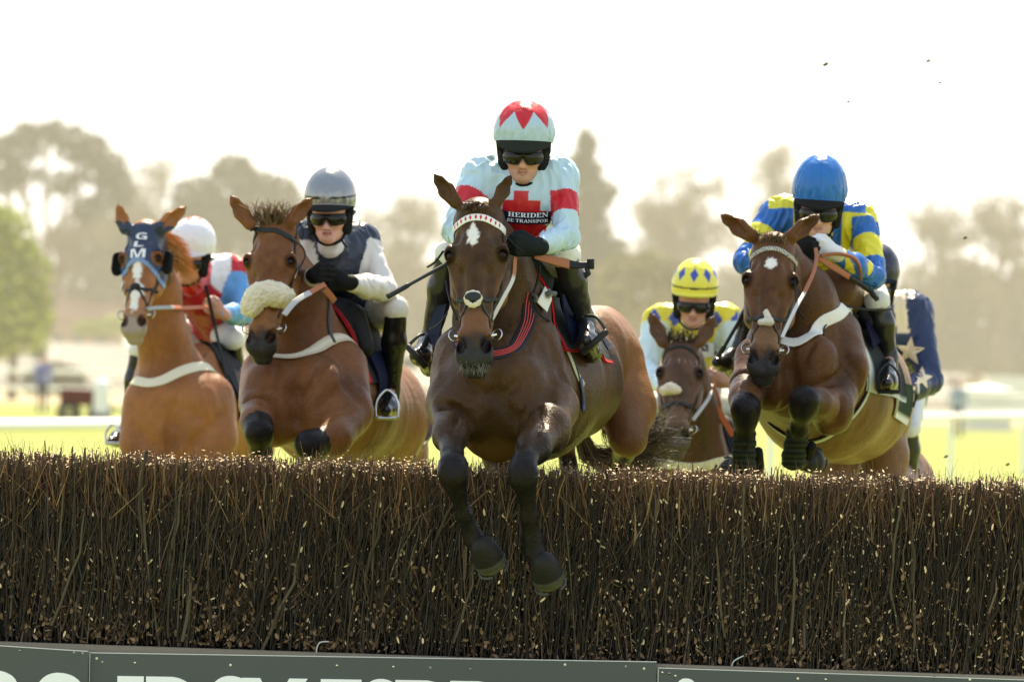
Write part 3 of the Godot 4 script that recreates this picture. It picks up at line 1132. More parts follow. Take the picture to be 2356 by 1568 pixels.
func rails() -> void:
	var white := Color(0.8, 0.8, 0.77)
	rail_fence("running_rail", "low white plastic running rail nearest behind the chestnut horse, crossing the grass", floor_at(-1100, 42), floor_at(3400, 185), 1.12, 0.062, 1, 7.0, white)
	rail_fence("running_rail", "white two-bar rail beyond the standing spectator at the left", floor_at(-1800, 170), floor_at(4200, 190), 1.25, 0.06, 2, 5.0, white)
	rail_fence("running_rail", "far pale rail along the edge of the sandy track", floor_at(-1800, 228), floor_at(4200, 256), 1.4, 0.07, 2, 6.0, Color(0.66, 0.64, 0.58))
	rail_fence("running_rail", "farthest pale rail below the line of trees", floor_at(-1800, 296), floor_at(4200, 316), 1.7, 0.09, 3, 8.0, Color(0.6, 0.57, 0.5))

func spectator(label: String, at: Vector3, top: Color, legs: Color) -> void:
	var t := thing("person", label, "person", at)
	var b := []
	for s in [-1.0, 1.0]:
		chain(b, [at + Vector3(s * 0.11, 0.04, 0.05), 0.05, at + Vector3(s * 0.1, 0.48, 0.02), 0.06, at + Vector3(s * 0.09, 0.9, 0), 0.085], 0.03)
		chain(b, [at + Vector3(s * 0.2, 1.42, 0), 0.06, at + Vector3(s * 0.27, 1.13, 0.02), 0.05, at + Vector3(s * 0.22, 0.9, 0.1), 0.038], 0.03)
	chain(b, [at + Vector3(0, 0.95, 0), 0.13, at + Vector3(0, 1.35, 0), 0.15, at + Vector3(0, 1.5, 0), 0.06, at + Vector3(0, 1.62, 0.02), 0.085, at + Vector3(0, 1.68, 0.01), 0.095], 0.05)
	var a := Acc.new()
	skin(a, b, 0.03, func(p, n): return Color(0.5, 0.3, 0.22) if p.y - at.y > 1.52 else top if p.y - at.y > 0.9 else legs)
	put("body", a, M.cloth, t)

func far_things() -> void:
	spectator("spectator in blue top and dark trousers, standing left of the chestnut horse", floor_at(95, 166), Color(0.16, 0.17, 0.4), Color(0.04, 0.045, 0.06))
	spectator("spectator in a grey blue top standing on the grass at the far right", floor_at(2204, 166), Color(0.25, 0.32, 0.42), Color(0.10, 0.10, 0.11))
	# a brown jump wing with a white panel
	var at := floor_at(205, 140)
	var t := thing("wooden_cart", "low brown wooden cart standing on the grass left of the chestnut horse", "cart", at)
	var a := Acc.new()
	box(a, at + Vector3(-0.15, 0.72, 0), Vector3(0.62, 0, 0), Vector3(0, 0.22, 0), Vector3(0, 0, 0.4), Color(0.13, 0.045, 0.035))
	put("body", a, M.bark, t)
	for s in [-0.55, 0.25]:
		for z in [-0.42, 0.42]:
			a = Acc.new()
			var c := at + Vector3(s, 0.3, z)
			ring(a, c, Vector3(0.24, 0, 0), Vector3(0, 0.24, 0), 0.06, Color(0.05, 0.05, 0.05), 8, 16)
			for k in 4:
				var d := Vector3(cos(k * PI / 4), sin(k * PI / 4), 0) * 0.24
				tube(a, PackedVector3Array([c - d, c + d]), 0.02, 0.02, 5, Color(0.2, 0.19, 0.17))
			put("wheel", a, M.rubber, t)
	a = Acc.new()
	tube(a, PackedVector3Array([at + Vector3(0.4, 0.55, 0), at + Vector3(1.1, 0.3, 0)]), 0.04, 0.03, 6, Color(0.12, 0.11, 0.1))
	put("drawbar", a, M.bark, t)
	var w := floor_at(230, 138)
	t = thing("water_tank", "rounded white tank standing upright beside the brown cart", "tank", w)
	a = Acc.new()
	tube(a, PackedVector3Array([w + Vector3(0, 0.32, 0), w + Vector3(0, 0.38, 0), w + Vector3(0, 1.0, 0), w + Vector3(0, 1.12, 0)]), 0.2, 0.2, 16, Color(0.8, 0.79, 0.76))
	ball(a, w + Vector3(0, 1.1, 0), Vector3(0.2, 0, 0), Vector3(0, 0.12, 0), Vector3(0, 0, 0.2), Color(0.8, 0.79, 0.76))
	put("tank", a, M.paint, t)
	a = Acc.new()
	box(a, w + Vector3(0, 0.16, 0), Vector3(0.24, 0, 0), Vector3(0, 0.16, 0), Vector3(0, 0, 0.24), Color(0.2, 0.2, 0.2))
	put("base", a, M.paint, t)
	# marquees and vans by the far rails
	for d in [[28, 245, 5.0, 2.0, "white van parked far off at the left edge of the course"], [330, 250, 9.0, 1.9, "long white horsebox parked far behind the chestnut horse"], [870, 260, 6.0, 2.0, "white van parked far off between the grey capped rider and the leader"]]:
		van(floor_at(d[0], d[1]), d[2], d[3], d[4])
	var mq := floor_at(2268, 190)
	t = thing("marquee", "white box shaped marquee at the far right beyond the rails", "tent", mq)
	a = Acc.new()
	box(a, mq + Vector3(0, 0.72, 0), Vector3(0.85, 0, 0), Vector3(0, 0.72, 0), Vector3(0, 0, 1.2), Color(0.8, 0.8, 0.78))
	put("wall", a, M.canvas, t)
	a = Acc.new()
	var apex := mq + Vector3(0, 1.62, 0)
	for k in 4:
		var c0 := mq + Vector3([-0.9, 0.9, 0.9, -0.9][k], 1.443, [-1.25, -1.25, 1.25, 1.25][k])
		var c1 := mq + Vector3([0.9, 0.9, -0.9, -0.9][k], 1.443, [-1.25, 1.25, 1.25, -1.25][k])
		var b := a.v.size()
		for p in [c0, c1, apex]:
			a.v.append(p)
			a.n.append(Vector3.UP)
			a.c.append(Color(0.8, 0.8, 0.78))
		tri(a, b, b + 1, b + 2)
	renormal(a)
	put("roof", a, M.paint, t)
	for d in [[2345, 205, 2.6, 1.5, "grey van at the right edge beyond the marquee"], [1010, 270, 5.0, 1.8, "cream horsebox parked far off just left of the leading horse"], [2130, 280, 5.5, 1.6, "pale van parked far off right of the rider in navy with stars"], [480, 268, 5.0, 1.7, "beige horsebox parked far off behind the sheepskin noseband horse"]]:
		van(floor_at(d[0], d[1]), d[2], d[3], d[4])
	for d in [[120, 236, 1.5, 1.3, "dark green clipped bush by the far rails at the left"], [400, 290, 9.0, 1.6, "long clipped beige hedge below the trees at the left"], [60, 295, 8.0, 1.5, "clipped beige hedge below the bright green tree"], [2250, 300, 9.0, 1.8, "long clipped hedge below the bare trees at the right edge"], [1380, 300, 8.0, 1.7, "clipped hedge at the foot of the tall conifer"], [930, 300, 8.0, 1.7, "clipped hedge far off left of the leading horse"]]:
		var c := floor_at(d[0], d[1])
		var hd := thing("clipped_hedge", d[4], "hedge", c, "hedges beyond the far rails")
		var fo := Acc.new()
		var dark_: bool = d[2] < 2.0
		leafy(fo, c + Vector3(0, d[3] * 0.5, 0), Vector3(d[2], d[3] * 0.6, 1.2), int(500 + d[2] * 160), 0.2, Color(0.05, 0.065, 0.03) if dark_ else Color(0.20, 0.17, 0.10), Color(0.09, 0.10, 0.05) if dark_ else Color(0.34, 0.29, 0.17))
		put("foliage", fo, M.leaf, hd)
		for k in 5:
			fo = Acc.new()
			var x := c + Vector3((k - 2) * d[2] * 0.35, 0, 0)
			tube(fo, PackedVector3Array([x, x + Vector3(0.05, d[3] * 0.6, 0)]), 0.05, 0.03, 5, Color(0.1, 0.08, 0.06), false)
			put("stem", fo, M.bark, hd)
	# a house among the trees at the left
	var h := floor_at(185, 330)
	t = thing("brick_house", "pink brick house with a tiled roof among trees at the left", "house", h)
	a = Acc.new()
	box(a, h + Vector3(0, 2.0, 0), Vector3(2.4, 0, 0), Vector3(0, 2.0, 0), Vector3(0, 0, 3), Color(0.42, 0.26, 0.21))
	put("wall", a, M.paint, t)
	a = Acc.new()
	for s in [-1.0, 1.0]:
		var b := a.v.size()
		for p in [Vector3(-2.7, 3.9, s * 3.3), Vector3(2.7, 3.9, s * 3.3), Vector3(2.7, 5.9, 0), Vector3(-2.7, 5.9, 0)]:
			a.v.append(h + p)
			a.n.append(Vector3.UP)
			a.c.append(Color(0.40, 0.22, 0.16))
		quad(a, b, b + 1, b + 2, b + 3, s < 0)
	renormal(a)
	put("roof", a, M.paint, t)
	for k in 3:
		a = Acc.new()
		box(a, h + Vector3(-1.4 + k * 1.4, 2.5, 3.02), Vector3(0.4, 0, 0), Vector3(0, 0.55, 0), Vector3(0, 0, 0.03), Color(0.1, 0.11, 0.12))
		put("window", a, M.lens, t)

func van(at: Vector3, length: float, height: float, label: String) -> void:
	var t := thing("parked_van", label, "van", at, "vehicles parked by the far rails")
	var a := Acc.new()
	var w := Color(0.8, 0.79, 0.76)
	box(a, at + Vector3(-length * 0.08, 0.45 + height * 0.5, 0), Vector3(length * 0.42, 0, 0), Vector3(0, height * 0.5, 0), Vector3(0, 0, 0.95), w)
	box(a, at + Vector3(length * 0.42, 0.45 + height * 0.3, 0), Vector3(length * 0.079, 0, 0), Vector3(0, height * 0.3, 0), Vector3(0, 0, 0.93), w)
	put("body", a, M.paint, t)
	a = Acc.new()
	box(a, at + Vector3(length * 0.25, 0.45 + height * 0.7, 0.96), Vector3(length * 0.07, 0, 0), Vector3(0, height * 0.15, 0), Vector3(0, 0, 0.02), Color(0.03, 0.035, 0.04))
	put("window", a, M.lens, t)
	for s in [-0.32, 0.34]:
		a = Acc.new()
		ring(a, at + Vector3(length * s, 0.36, 0.9), Vector3(0.25, 0, 0), Vector3(0, 0.25, 0), 0.1, Color(0.03, 0.03, 0.03), 8, 16)
		ball(a, at + Vector3(length * s, 0.36, 0.9), Vector3(0.2, 0, 0), Vector3(0, 0.2, 0), Vector3(0, 0, 0.06), Color(0.3, 0.3, 0.3), 6)
		put("wheel", a, M.rubber, t)

func haze() -> void:      # a bank of bright spring haze lying over the far side of the course
	var f := FogVolume.new()
	f.name = "haze"
	f.shape = RenderingServer.FOG_VOLUME_SHAPE_BOX
	f.size = Vector3(700, 40, 330)
	f.position = Vector3(0, 19.9, -275)
	var m := FogMaterial.new()
	m.resource_name = "haze"
	m.density = 0.0025
	m.albedo = Color(0.975, 0.955, 0.86)
	f.material = m
	add_child(f)
	tag(f, "", "", "", "stuff")

# ---------------------------------------------------------------- trees
func limb(a: Acc, p: Vector3, d: Vector3, ln: float, r: float, depth: int, tips: Array, col: Color) -> void:
	var pts := PackedVector3Array([p])
	var q2 := p
	for j in 3:
		d = (d + Vector3(rng.randfn(), rng.randfn() * 0.6, rng.randfn()) * 0.16).normalized()
		q2 += d * ln / 3.0
		pts.append(q2)
	tube(a, pts, r, r * 0.6, 5 if r > 0.06 else 3, col, false)
	tips.append(q2)
	if depth <= 0:
		return
	for j in rng.randi_range(2, 3):
		var e := (d + Vector3(rng.randfn(), rng.randfn() * 0.6 + 0.12, rng.randfn()) * 0.6).normalized()
		limb(a, pts[rng.randi_range(2, 3)], e, ln * rng.randf_range(0.6, 0.85), r * 0.58, depth - 1, tips, col)

func leafy(a: Acc, c: Vector3, r: Vector3, n: int, size: float, c0: Color, c1: Color) -> void:   # leaf clumps spread through a volume, thicker towards its skin
	for j in n:
		var d := Vector3(rng.randfn(), rng.randfn(), rng.randfn()).normalized()
		var p := c + d * r * pow(rng.randf(), 0.4)
		var x := Vector3(rng.randfn(), rng.randfn(), rng.randfn()).normalized() * size * rng.randf_range(0.6, 1.4)
		var y := x.cross(Vector3(rng.randfn(), rng.randfn(), rng.randfn())).normalized() * size * rng.randf_range(0.4, 0.9)
		var b := a.v.size()
		var col := c0.lerp(c1, rng.randf())
		for k in 4:
			a.v.append(p + [x, y, -x, -y][k])
			a.n.append(x.cross(y).normalized())
			a.c.append(col)
		quad(a, b, b + 1, b + 2, b + 3, true)

# shape: Array of [u, v, half width, half height] clumps in survey units; bare trees carry twigs and few leaves
func tree(called: String, label: String, u: float, dist: float, shape: Array, n: int, size: float, c0: Color, c1: Color, bark: Color, bare: bool) -> void:
	var at := floor_at(u, dist)
	var t := thing(called, label, "tree", at, "trees beyond the course")
	var s := dist / K
	var top := 0.0
	var cs := []
	for k in shape:
		var c := P(k[0], k[1], D - dist)
		c.z += rng.randf_range(-1.0, 1.0) * k[2] * s * 0.4
		cs.append(c)
		top = maxf(top, c.y)
	var a := Acc.new()
	var tips := []
	var r0 := top * 0.026
	var fork := at + Vector3(0, top * 0.42, 0)
	tube(a, curve([at, at.lerp(fork, 0.5) + Vector3(rng.randfn(), 0, 0) * top * 0.012, fork], top * 0.06), r0 * 1.3, r0 * 0.8, 8, bark)
	for j in cs.size():
		var c: Vector3 = cs[j]
		var base := at.lerp(fork, rng.randf_range(0.7, 1.0))
		tube(a, curve([base, base.lerp(c, 0.5) + Vector3(rng.randfn(), rng.randfn(), 0) * 0.3, c], 1.0), r0 * 0.6, r0 * 0.2, 6, bark, false)
		for m in (3 if bare else 2):
			limb(a, base.lerp(c, rng.randf_range(0.4, 0.9)), (Vector3(rng.randfn(), absf(rng.randfn()) + 0.4, rng.randfn())).normalized(), shape[j][3] * s * 0.8, r0 * 0.3, 4 if bare else 2, tips, bark)
	put("trunk", a, M.bark, t)
	a = Acc.new()
	var area := 0.0
	for k in shape:
		area += k[2] * k[3]
	for j in cs.size():
		var k: Array = shape[j]
		leafy(a, cs[j], Vector3(k[2] * s, k[3] * s, k[2] * s * 0.8), int((0.34 if bare else 0.8) * n * k[2] * k[3] / area), size * (0.8 if bare else 1.0), c0, c1)
	if bare:
		for p in tips:
			leafy(a, p, Vector3.ONE * size * 2.5, 4, size * 0.6, c0, c1)
	put("crown", a, M.leaf, t)

func trees() -> void:
	var dk0 := Color(0.048, 0.060, 0.038)
	var dk1 := Color(0.085, 0.10, 0.062)
	var br0 := Color(0.17, 0.15, 0.10)
	var br1 := Color(0.29, 0.255, 0.165)
	var gr0 := Color(0.26, 0.33, 0.05)
	var gr1 := Color(0.45, 0.50, 0.12)
	var bark := Color(0.16, 0.13, 0.09)
	tree("pine_tree", "big dark spreading pine with gaps in its crown at the left edge", 112, 300, [[20, 350, 70, 40], [110, 310, 90, 38], [190, 345, 70, 42], [240, 390, 60, 45], [45, 400, 55, 28], [150, 420, 60, 30], [270, 440, 50, 40], [0, 420, 40, 30], [205, 480, 45, 35]], 2600, 0.26, dk0, dk1, bark, false)
	tree("leafy_tree", "bright green tree low at the left edge", 25, 210, [[10, 560, 75, 90], [-30, 520, 60, 60], [60, 640, 60, 85], [0, 700, 90, 90], [85, 720, 40, 65], [40, 770, 80, 50], [-20, 790, 70, 45]], 5200, 0.17, gr0, gr1, bark, false)
	tree("bare_tree", "pale bare tree right of the dark pine", 330, 320, [[300, 400, 60, 60], [350, 430, 70, 70], [280, 470, 60, 60], [390, 500, 50, 60]], 700, 0.2, br0, br1, bark, true)
	tree("evergreen_tree", "round topped dark evergreen behind the grey capped rider", 555, 310, [[540, 400, 60, 45], [460, 460, 70, 55], [610, 450, 80, 55], [530, 520, 110, 70], [660, 500, 60, 60], [420, 520, 50, 50]], 4200, 0.28, dk0, dk1, bark, false)
	tree("evergreen_tree", "broad grey green evergreen low behind the chestnut horse", 260, 330, [[180, 560, 90, 70], [290, 540, 90, 70], [380, 580, 70, 70], [240, 640, 120, 60], [390, 660, 100, 60]], 4000, 0.28, dk0, br1, bark, false)
	tree("bare_tree", "pale bare tree just left of the leading rider", 930, 330, [[900, 470, 50, 50], [950, 500, 60, 60], [880, 540, 60, 60], [990, 540, 50, 50]], 700, 0.2, br0, br1, bark, true)
	tree("conifer_tree", "tall pointed grey green conifer right of the leading rider", 1352, 290, [[1350, 335, 26, 40], [1344, 390, 44, 45], [1366, 450, 60, 45], [1340, 515, 72, 50], [1372, 590, 85, 60], [1350, 670, 92, 60]], 3800, 0.24, dk0, dk1, bark, false)
	tree("bare_tree", "brown bare tree with a rounded head above the yellow capped rider", 1560, 320, [[1520, 400, 45, 50], [1590, 390, 50, 45], [1555, 460, 75, 60], [1500, 480, 45, 60], [1620, 480, 40, 60], [1560, 540, 70, 50]], 1500, 0.22, br0, br1, bark, true)
	tree("bare_tree", "slender bare tree behind the blue capped rider", 1775, 340, [[1770, 370, 35, 45], [1790, 430, 40, 55], [1755, 480, 45, 60], [1800, 520, 45, 60]], 900, 0.2, br0, br1, bark, true)
	tree("bare_tree", "thin bare tree right of the blue capped rider", 2140, 330, [[2150, 460, 40, 45], [2120, 510, 40, 50], [2180, 520, 35, 50]], 700, 0.18, br0, br1, bark, true)
	tree("bare_tree", "wide bare tree at the right edge", 2300, 330, [[2270, 470, 45, 50], [2330, 460, 45, 50], [2300, 530, 70, 50], [2370, 520, 40, 60]], 1000, 0.2, br0, br1, bark, true)
	tree("leafy_tree", "yellow green bush below the brown bare tree", 1480, 260, [[1430, 640, 60, 60], [1500, 620, 60, 50], [1560, 650, 60, 60], [1460, 700, 90, 60]], 2200, 0.22, Color(0.15, 0.15, 0.04), Color(0.27, 0.25, 0.09), bark, false)
	tree("leafy_tree", "green bush by the pink house at the left", 215, 300, [[210, 755, 45, 22], [260, 748, 40, 25]], 900, 0.18, gr0, gr1, bark, false)
	# rounded thicket trees that close the view under the tall ones
	var row: Array = [[500, 640, 110, 90, 1], [640, 620, 100, 90, 1], [760, 600, 110, 110, 1], [900, 640, 110, 110, 1], [1040, 640, 110, 110, 1], [1180, 650, 110, 110, 0], [1300, 700, 90, 90, 0], [1420, 730, 100, 80, 1], [1560, 700, 110, 100, 1], [1700, 660, 110, 110, 1], [1840, 690, 100, 100, 1], [2100, 680, 90, 100, 0], [2200, 650, 90, 110, 1], [2320, 680, 100, 120, 0], [2420, 650, 90, 120, 1]]
	var place: Array = ["behind the sheepskin noseband horse", "under the dark round evergreen", "behind the grey capped rider's shoulder", "left of the leading rider", "behind the leading horse's ears", "behind the leading rider's back", "at the foot of the conifer", "right of the conifer's foot", "behind the yellow capped rider", "left of the blue capped rider", "behind the blue capped rider's shoulder", "behind the rider in navy with stars", "right of the rider in navy with stars", "below the bare trees at the right edge", "just beyond the right edge"]
	var sides := ["first", "second", "third", "fourth", "fifth", "sixth"]
	for j in 6:
		row.append([-260 - j * 230, 610 + (j * 37) % 60, 130, 120, j % 2])
		place.append("beyond the left edge, %s from the pine" % sides[j])
		row.append([2620 + j * 230, 640 + (j * 29) % 60, 130, 120, (j + 1) % 2])
		place.append("beyond the right edge, %s from the bare trees" % sides[j])
	for j in row.size():
		var k: Array = row[j]
		var c0: Color = br0 if k[4] == 1 else dk0.lerp(br0, 0.4)
		tree("thicket_tree", "hazy brown thicket tree " + place[j], k[0], 335 + (j % 3) * 12, [[k[0] - 30, k[1] + 60, k[2] * 0.7, k[3] * 0.8], [k[0] + 40, k[1] + 40, k[2] * 0.7, k[3]], [k[0], k[1], k[2] * 0.6, k[3] * 0.6], [k[0] - 20, k[1] + 130, k[2], 60], [k[0] + 30, k[1] + 175, k[2] * 1.15, 45]], 2800, 0.3, c0, br1, bark, false)

# ---------------------------------------------------------------- the birch fence
var f_t0: Vector3
var f_t1: Vector3
var f_b0: Vector3
var f_b1: Vector3

func fp(s: float, h: float, d: float) -> Vector3:      # s along the fence, h up its front face (0 foot, 1 top), d metres behind the face
	return f_b0.lerp(f_b1, s).lerp(f_t0.lerp(f_t1, s), h) + Vector3(0.04, 0, -1.0) * d

func twig_mesh(sides: int, segs: int, bend: float, seed_: int, cut: bool) -> ArrayMesh:
	var a := Acc.new()
	var r := RandomNumberGenerator.new()
	r.seed = seed_
	var pts := PackedVector3Array()
	var ph := r.randf() * TAU
	for j in segs + 1:
		var t := float(j) / segs
		pts.append(Vector3(sin(t * PI * 1.6 + ph) * bend + r.randfn() * bend * 0.15, t, cos(t * PI * 1.3 + ph) * bend))
	# radii are in units of the copy's own thickness, so the sweep is done by hand
	for j in pts.size():
		var t := float(j) / segs
		var w := lerpf(1.1, 0.75 if cut else 0.35, t) * (1.0 + r.randfn() * 0.05)
		for k in sides:
			var an := TAU * k / sides
			var slant := 0.012 * sin(an) if cut and j == segs else 0.0
			a.v.append(pts[j] + Vector3(cos(an) * w, slant, sin(an) * w))
			a.n.append(Vector3(cos(an), 0, sin(an)))
			a.c.append(Color.WHITE * (0.85 + 0.3 * r.randf()))
	for j in segs:
		for k in sides:
			quad(a, j * sides + k, j * sides + (k + 1) % sides, (j + 1) * sides + (k + 1) % sides, (j + 1) * sides + k, false)
	if cut:
		var b := a.v.size()
		for k in sides:
			a.v.append(a.v[segs * sides + k] + Vector3(0, 0.0005, 0))
			a.n.append(Vector3(0, 0.8, 0.6))
			a.c.append(Color(3.4, 3.0, 2.3))
		for k in range(1, sides - 1):
			tri(a, b, b + k, b + k + 1)
	return make_mesh(a, Vector3.ZERO)

func scatter(called: String, parent: Node, mesh: Mesh, m: Material, where: Array, tint: Array) -> void:
	var mm := MultiMesh.new()
	mm.transform_format = MultiMesh.TRANSFORM_3D
	mm.use_colors = true
	mm.mesh = mesh
	mm.instance_count = where.size()
	for j in where.size():
		mm.set_instance_transform(j, where[j])
		mm.set_instance_color(j, tint[j])
	var o := MultiMeshInstance3D.new()
	o.name = called
	o.multimesh = mm
	o.material_override = m
	parent.add_child(o, true)
	tag(o, "", "", "", "stuff")

func twig_at(p: Vector3, up: Vector3, ln: float, r: float) -> Transform3D:
	var y := up.normalized()
	var x := y.cross(Vector3(rng.randfn(), 0.2, rng.randfn())).normalized()
	return Transform3D(Basis(x * r, y * ln, x.cross(y) * r), p)

func bark_tint() -> Color:
	var t := rng.randf()
	if t < 0.45:
		return Color(0.062, 0.039, 0.022) * rng.randf_range(0.6, 1.5)
	if t < 0.72:
		return Color(0.075, 0.047, 0.033) * rng.randf_range(0.6, 1.5)
	return Color(0.105, 0.080, 0.044) * rng.randf_range(0.6, 1.5)

func fence() -> void:
	f_t0 = P(0, 1050, 0.0)
	f_t1 = P(2356, 1116, 0.2)
	f_b0 = P(0, 1474, 0.0)
	f_b1 = P(2356, 1562, 0.2)
	var fat := 0.72
	var hm := f_t0.distance_to(f_b0)
	var t := thing("steeplechase_fence", "long brown birch fence with a clipped brush top below the horses", "fence", Vector3.ZERO)
	# the packed heart of the brush, seen only between twigs
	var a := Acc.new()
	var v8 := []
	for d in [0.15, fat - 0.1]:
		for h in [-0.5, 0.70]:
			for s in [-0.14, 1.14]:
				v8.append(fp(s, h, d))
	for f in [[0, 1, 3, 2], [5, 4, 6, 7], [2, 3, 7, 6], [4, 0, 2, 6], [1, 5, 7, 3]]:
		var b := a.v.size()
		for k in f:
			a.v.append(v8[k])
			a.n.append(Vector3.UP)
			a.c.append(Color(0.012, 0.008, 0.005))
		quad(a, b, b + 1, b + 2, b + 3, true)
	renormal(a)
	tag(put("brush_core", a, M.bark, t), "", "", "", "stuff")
	# fine brush
	for kind in 4:
		var where := []
		var tint := []
		for j in 2500:
			var s := rng.randf_range(-0.13, 1.13)
			var h := rng.randf_range(-0.06, 0.62)
			var top := rng.randf_range(h + 0.15, 0.95) if rng.randf() < 0.6 else rng.randf_range(0.88, 1.02)
			var p := fp(s, h, 0.0) + Vector3(0, 0, -absf(rng.randfn()) * 0.07)
			var lean := 0.09 if rng.randf() < 0.82 else 0.34
			var up := Vector3(rng.randfn() * lean, 1.0, rng.randfn() * 0.03)
			var ln := (top - h) * hm
			where.append(twig_at(p, up, ln, 0.0012 + 0.0040 * pow(rng.randf(), 1.8)))
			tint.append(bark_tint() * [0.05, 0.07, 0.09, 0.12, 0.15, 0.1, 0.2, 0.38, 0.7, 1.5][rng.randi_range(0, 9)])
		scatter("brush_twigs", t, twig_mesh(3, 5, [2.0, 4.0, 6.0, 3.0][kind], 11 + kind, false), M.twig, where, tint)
	# thin side shoots, tangled through the face
	for kind in 2:
		var where := []
		var tint := []
		for j in 5200:
			var s := rng.randf_range(-0.13, 1.13)
			var h := pow(rng.randf(), 0.8) * 0.95
			var up := Vector3(rng.randfn() * 0.42, 1.0, rng.randfn() * 0.12)
			where.append(twig_at(fp(s, h, 0.0) + Vector3(0, 0, -absf(rng.randfn()) * 0.035), up, rng.randf_range(0.06, 0.26) * minf(1.0, (1.06 - h) * 4.0), rng.randf_range(0.0007, 0.0016)))
			tint.append(bark_tint() * Color(1.25, 1.0, 0.8) * rng.randf_range(0.12, 2.0))
		scatter("side_shoots", t, twig_mesh(3, 4, [6.0, 12.0][kind], 91 + kind, false), M.twig, where, tint)
	# brush tops over the whole thickness
	for kind in 3:
		var where := []
		var tint := []
		for j in 3000:
			var d := fat * pow(rng.randf(), 1.3)
			var s := rng.randf_range(-0.13, 1.13)
			var top := 1.0 + rng.randfn() * 0.022 + nz.get_noise_2d(s * 60.0, d * 20.0) * 0.03
			var h := top - rng.randf_range(0.16, 0.36)
			var lean := 0.12 if kind < 2 else 0.55
			where.append(twig_at(fp(s, h, d), Vector3(rng.randfn() * lean, 1.0, rng.randfn() * lean), (top - h) * hm, rng.randf_range(0.0012, 0.0042) if kind < 2 else rng.randf_range(0.0008, 0.0018)))
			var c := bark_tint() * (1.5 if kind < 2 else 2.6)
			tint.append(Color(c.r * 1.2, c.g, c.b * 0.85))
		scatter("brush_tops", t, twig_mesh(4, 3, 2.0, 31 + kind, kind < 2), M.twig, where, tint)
	# dead leaves low in the brush
	a = Acc.new()
	for k in 3:
		for j in 3:
			a.v.append(Vector3((k - 1) * [0.25, 0.5, 0.1][j], j * 0.9 - 0.9, absf(k - 1) * 0.25 + j * j * 0.1))
			a.n.append(Vector3.BACK)
			a.c.append(Color.WHITE)
	for k in 2:
		for j in 2:
			quad(a, k * 3 + j, k * 3 + 3 + j, k * 3 + 4 + j, k * 3 + 1 + j, false)
	renormal(a)
	var leaf := make_mesh(a, Vector3.ZERO)
	var lw := []
	var lt := []
	for j in 6500:
		var s := rng.randf_range(-0.1, 1.1)
		var h := 0.02 + 0.5 * pow(rng.randf(), 1.5)
		if nz.get_noise_2d(s * 40.0, h * 8.0) < -0.1 and rng.randf() < 0.7:
			continue
		var b := Basis(Vector3(rng.randfn(), rng.randfn(), rng.randfn()).normalized(), rng.randf() * TAU)
		lw.append(Transform3D(b.scaled(Vector3.ONE * rng.randf_range(0.007, 0.017)), fp(s, h, 0.0) + Vector3(0, 0, rng.randf_range(-0.06, 0.012))))
		lt.append(Color(0.15, 0.098, 0.056) * rng.randf_range(0.4, 2.0))
	scatter("dead_leaves", t, leaf, M.leaf, lw, lt)
	# slanting saw cuts that catch the eye
	a = Acc.new()
	for k in 8:
		a.v.append(Vector3(cos(TAU * k / 8) * 0.5, sin(TAU * k / 8), sin(TAU * k / 8) * -0.35))
		a.n.append(Vector3(0, 0.3, 1).normalized())
		a.c.append(Color.WHITE)
	for k in range(1, 7):
		tri(a, 0, k + 1, k)
	var cut := make_mesh(a, Vector3.ZERO)
	lw = []
	lt = []
	for j in 2600:
		var s := rng.randf_range(-0.1, 1.1)
		var h := rng.randf_range(0.05, 0.99)
		if rng.randf() > 0.25 + 0.75 * s:
			continue
		var r := 0.0019 + 0.0062 * pow(rng.randf(), 5.0)
		lw.append(Transform3D(Basis(Vector3.BACK, rng.randfn() * 0.55) * Basis.from_scale(Vector3(r * 1.15, r * rng.randf_range(0.8, 2.3), r)), fp(s, h, 0.0) + Vector3(0, 0, rng.randf_range(-0.01, 0.016))))
		lt.append(Color(0.74, 0.58, 0.33) * rng.randf_range(0.55, 1.1))
	scatter("cut_ends", t, cut, M.cutwood, lw, lt)
	lw = []
	lt = []
	for j in 5500:      # clipped ends in the top of the brush, cut on the slant
		var s := rng.randf_range(-0.1, 1.1)
		var d := fat * pow(rng.randf(), 1.5)
		var top := 1.0 + rng.randfn() * 0.022 + nz.get_noise_2d(s * 60.0, d * 20.0) * 0.03 - 0.05 * pow(rng.randf(), 3.0)
		var r := 0.0030 + 0.0055 * pow(rng.randf(), 2.0)
		lw.append(Transform3D(Basis(Vector3.RIGHT, -1.25 + rng.randfn() * 0.25) * Basis(Vector3.BACK, rng.randfn() * 0.6) * Basis.from_scale(Vector3(r, r * rng.randf_range(1.0, 2.2), r)), fp(s, top, d)))
		lt.append(Color(0.74, 0.56, 0.34) * rng.randf_range(0.4, 1.1))
	scatter("clipped_ends", t, cut, M.cutwood, lw, lt)
	# the thick sticks, one by one
	var kinds := []
	for k in 6:
		kinds.append(twig_mesh(6, 7, [0.8, 2.2, 3.2, 4.5, 1.5, 2.8][k], 70 + k, true))
	var mats := []
	for c in [Color(0.055, 0.042, 0.026), Color(0.035, 0.024, 0.017), Color(0.095, 0.077, 0.046), Color(0.026, 0.019, 0.013)]:
		var m := StandardMaterial3D.new()
		m.resource_name = "stick_bark"
		m.albedo_color = c.linear_to_srgb()
		m.vertex_color_use_as_albedo = true
		m.roughness = 0.75
		m.metallic_specular = 0.3
		mats.append(m)
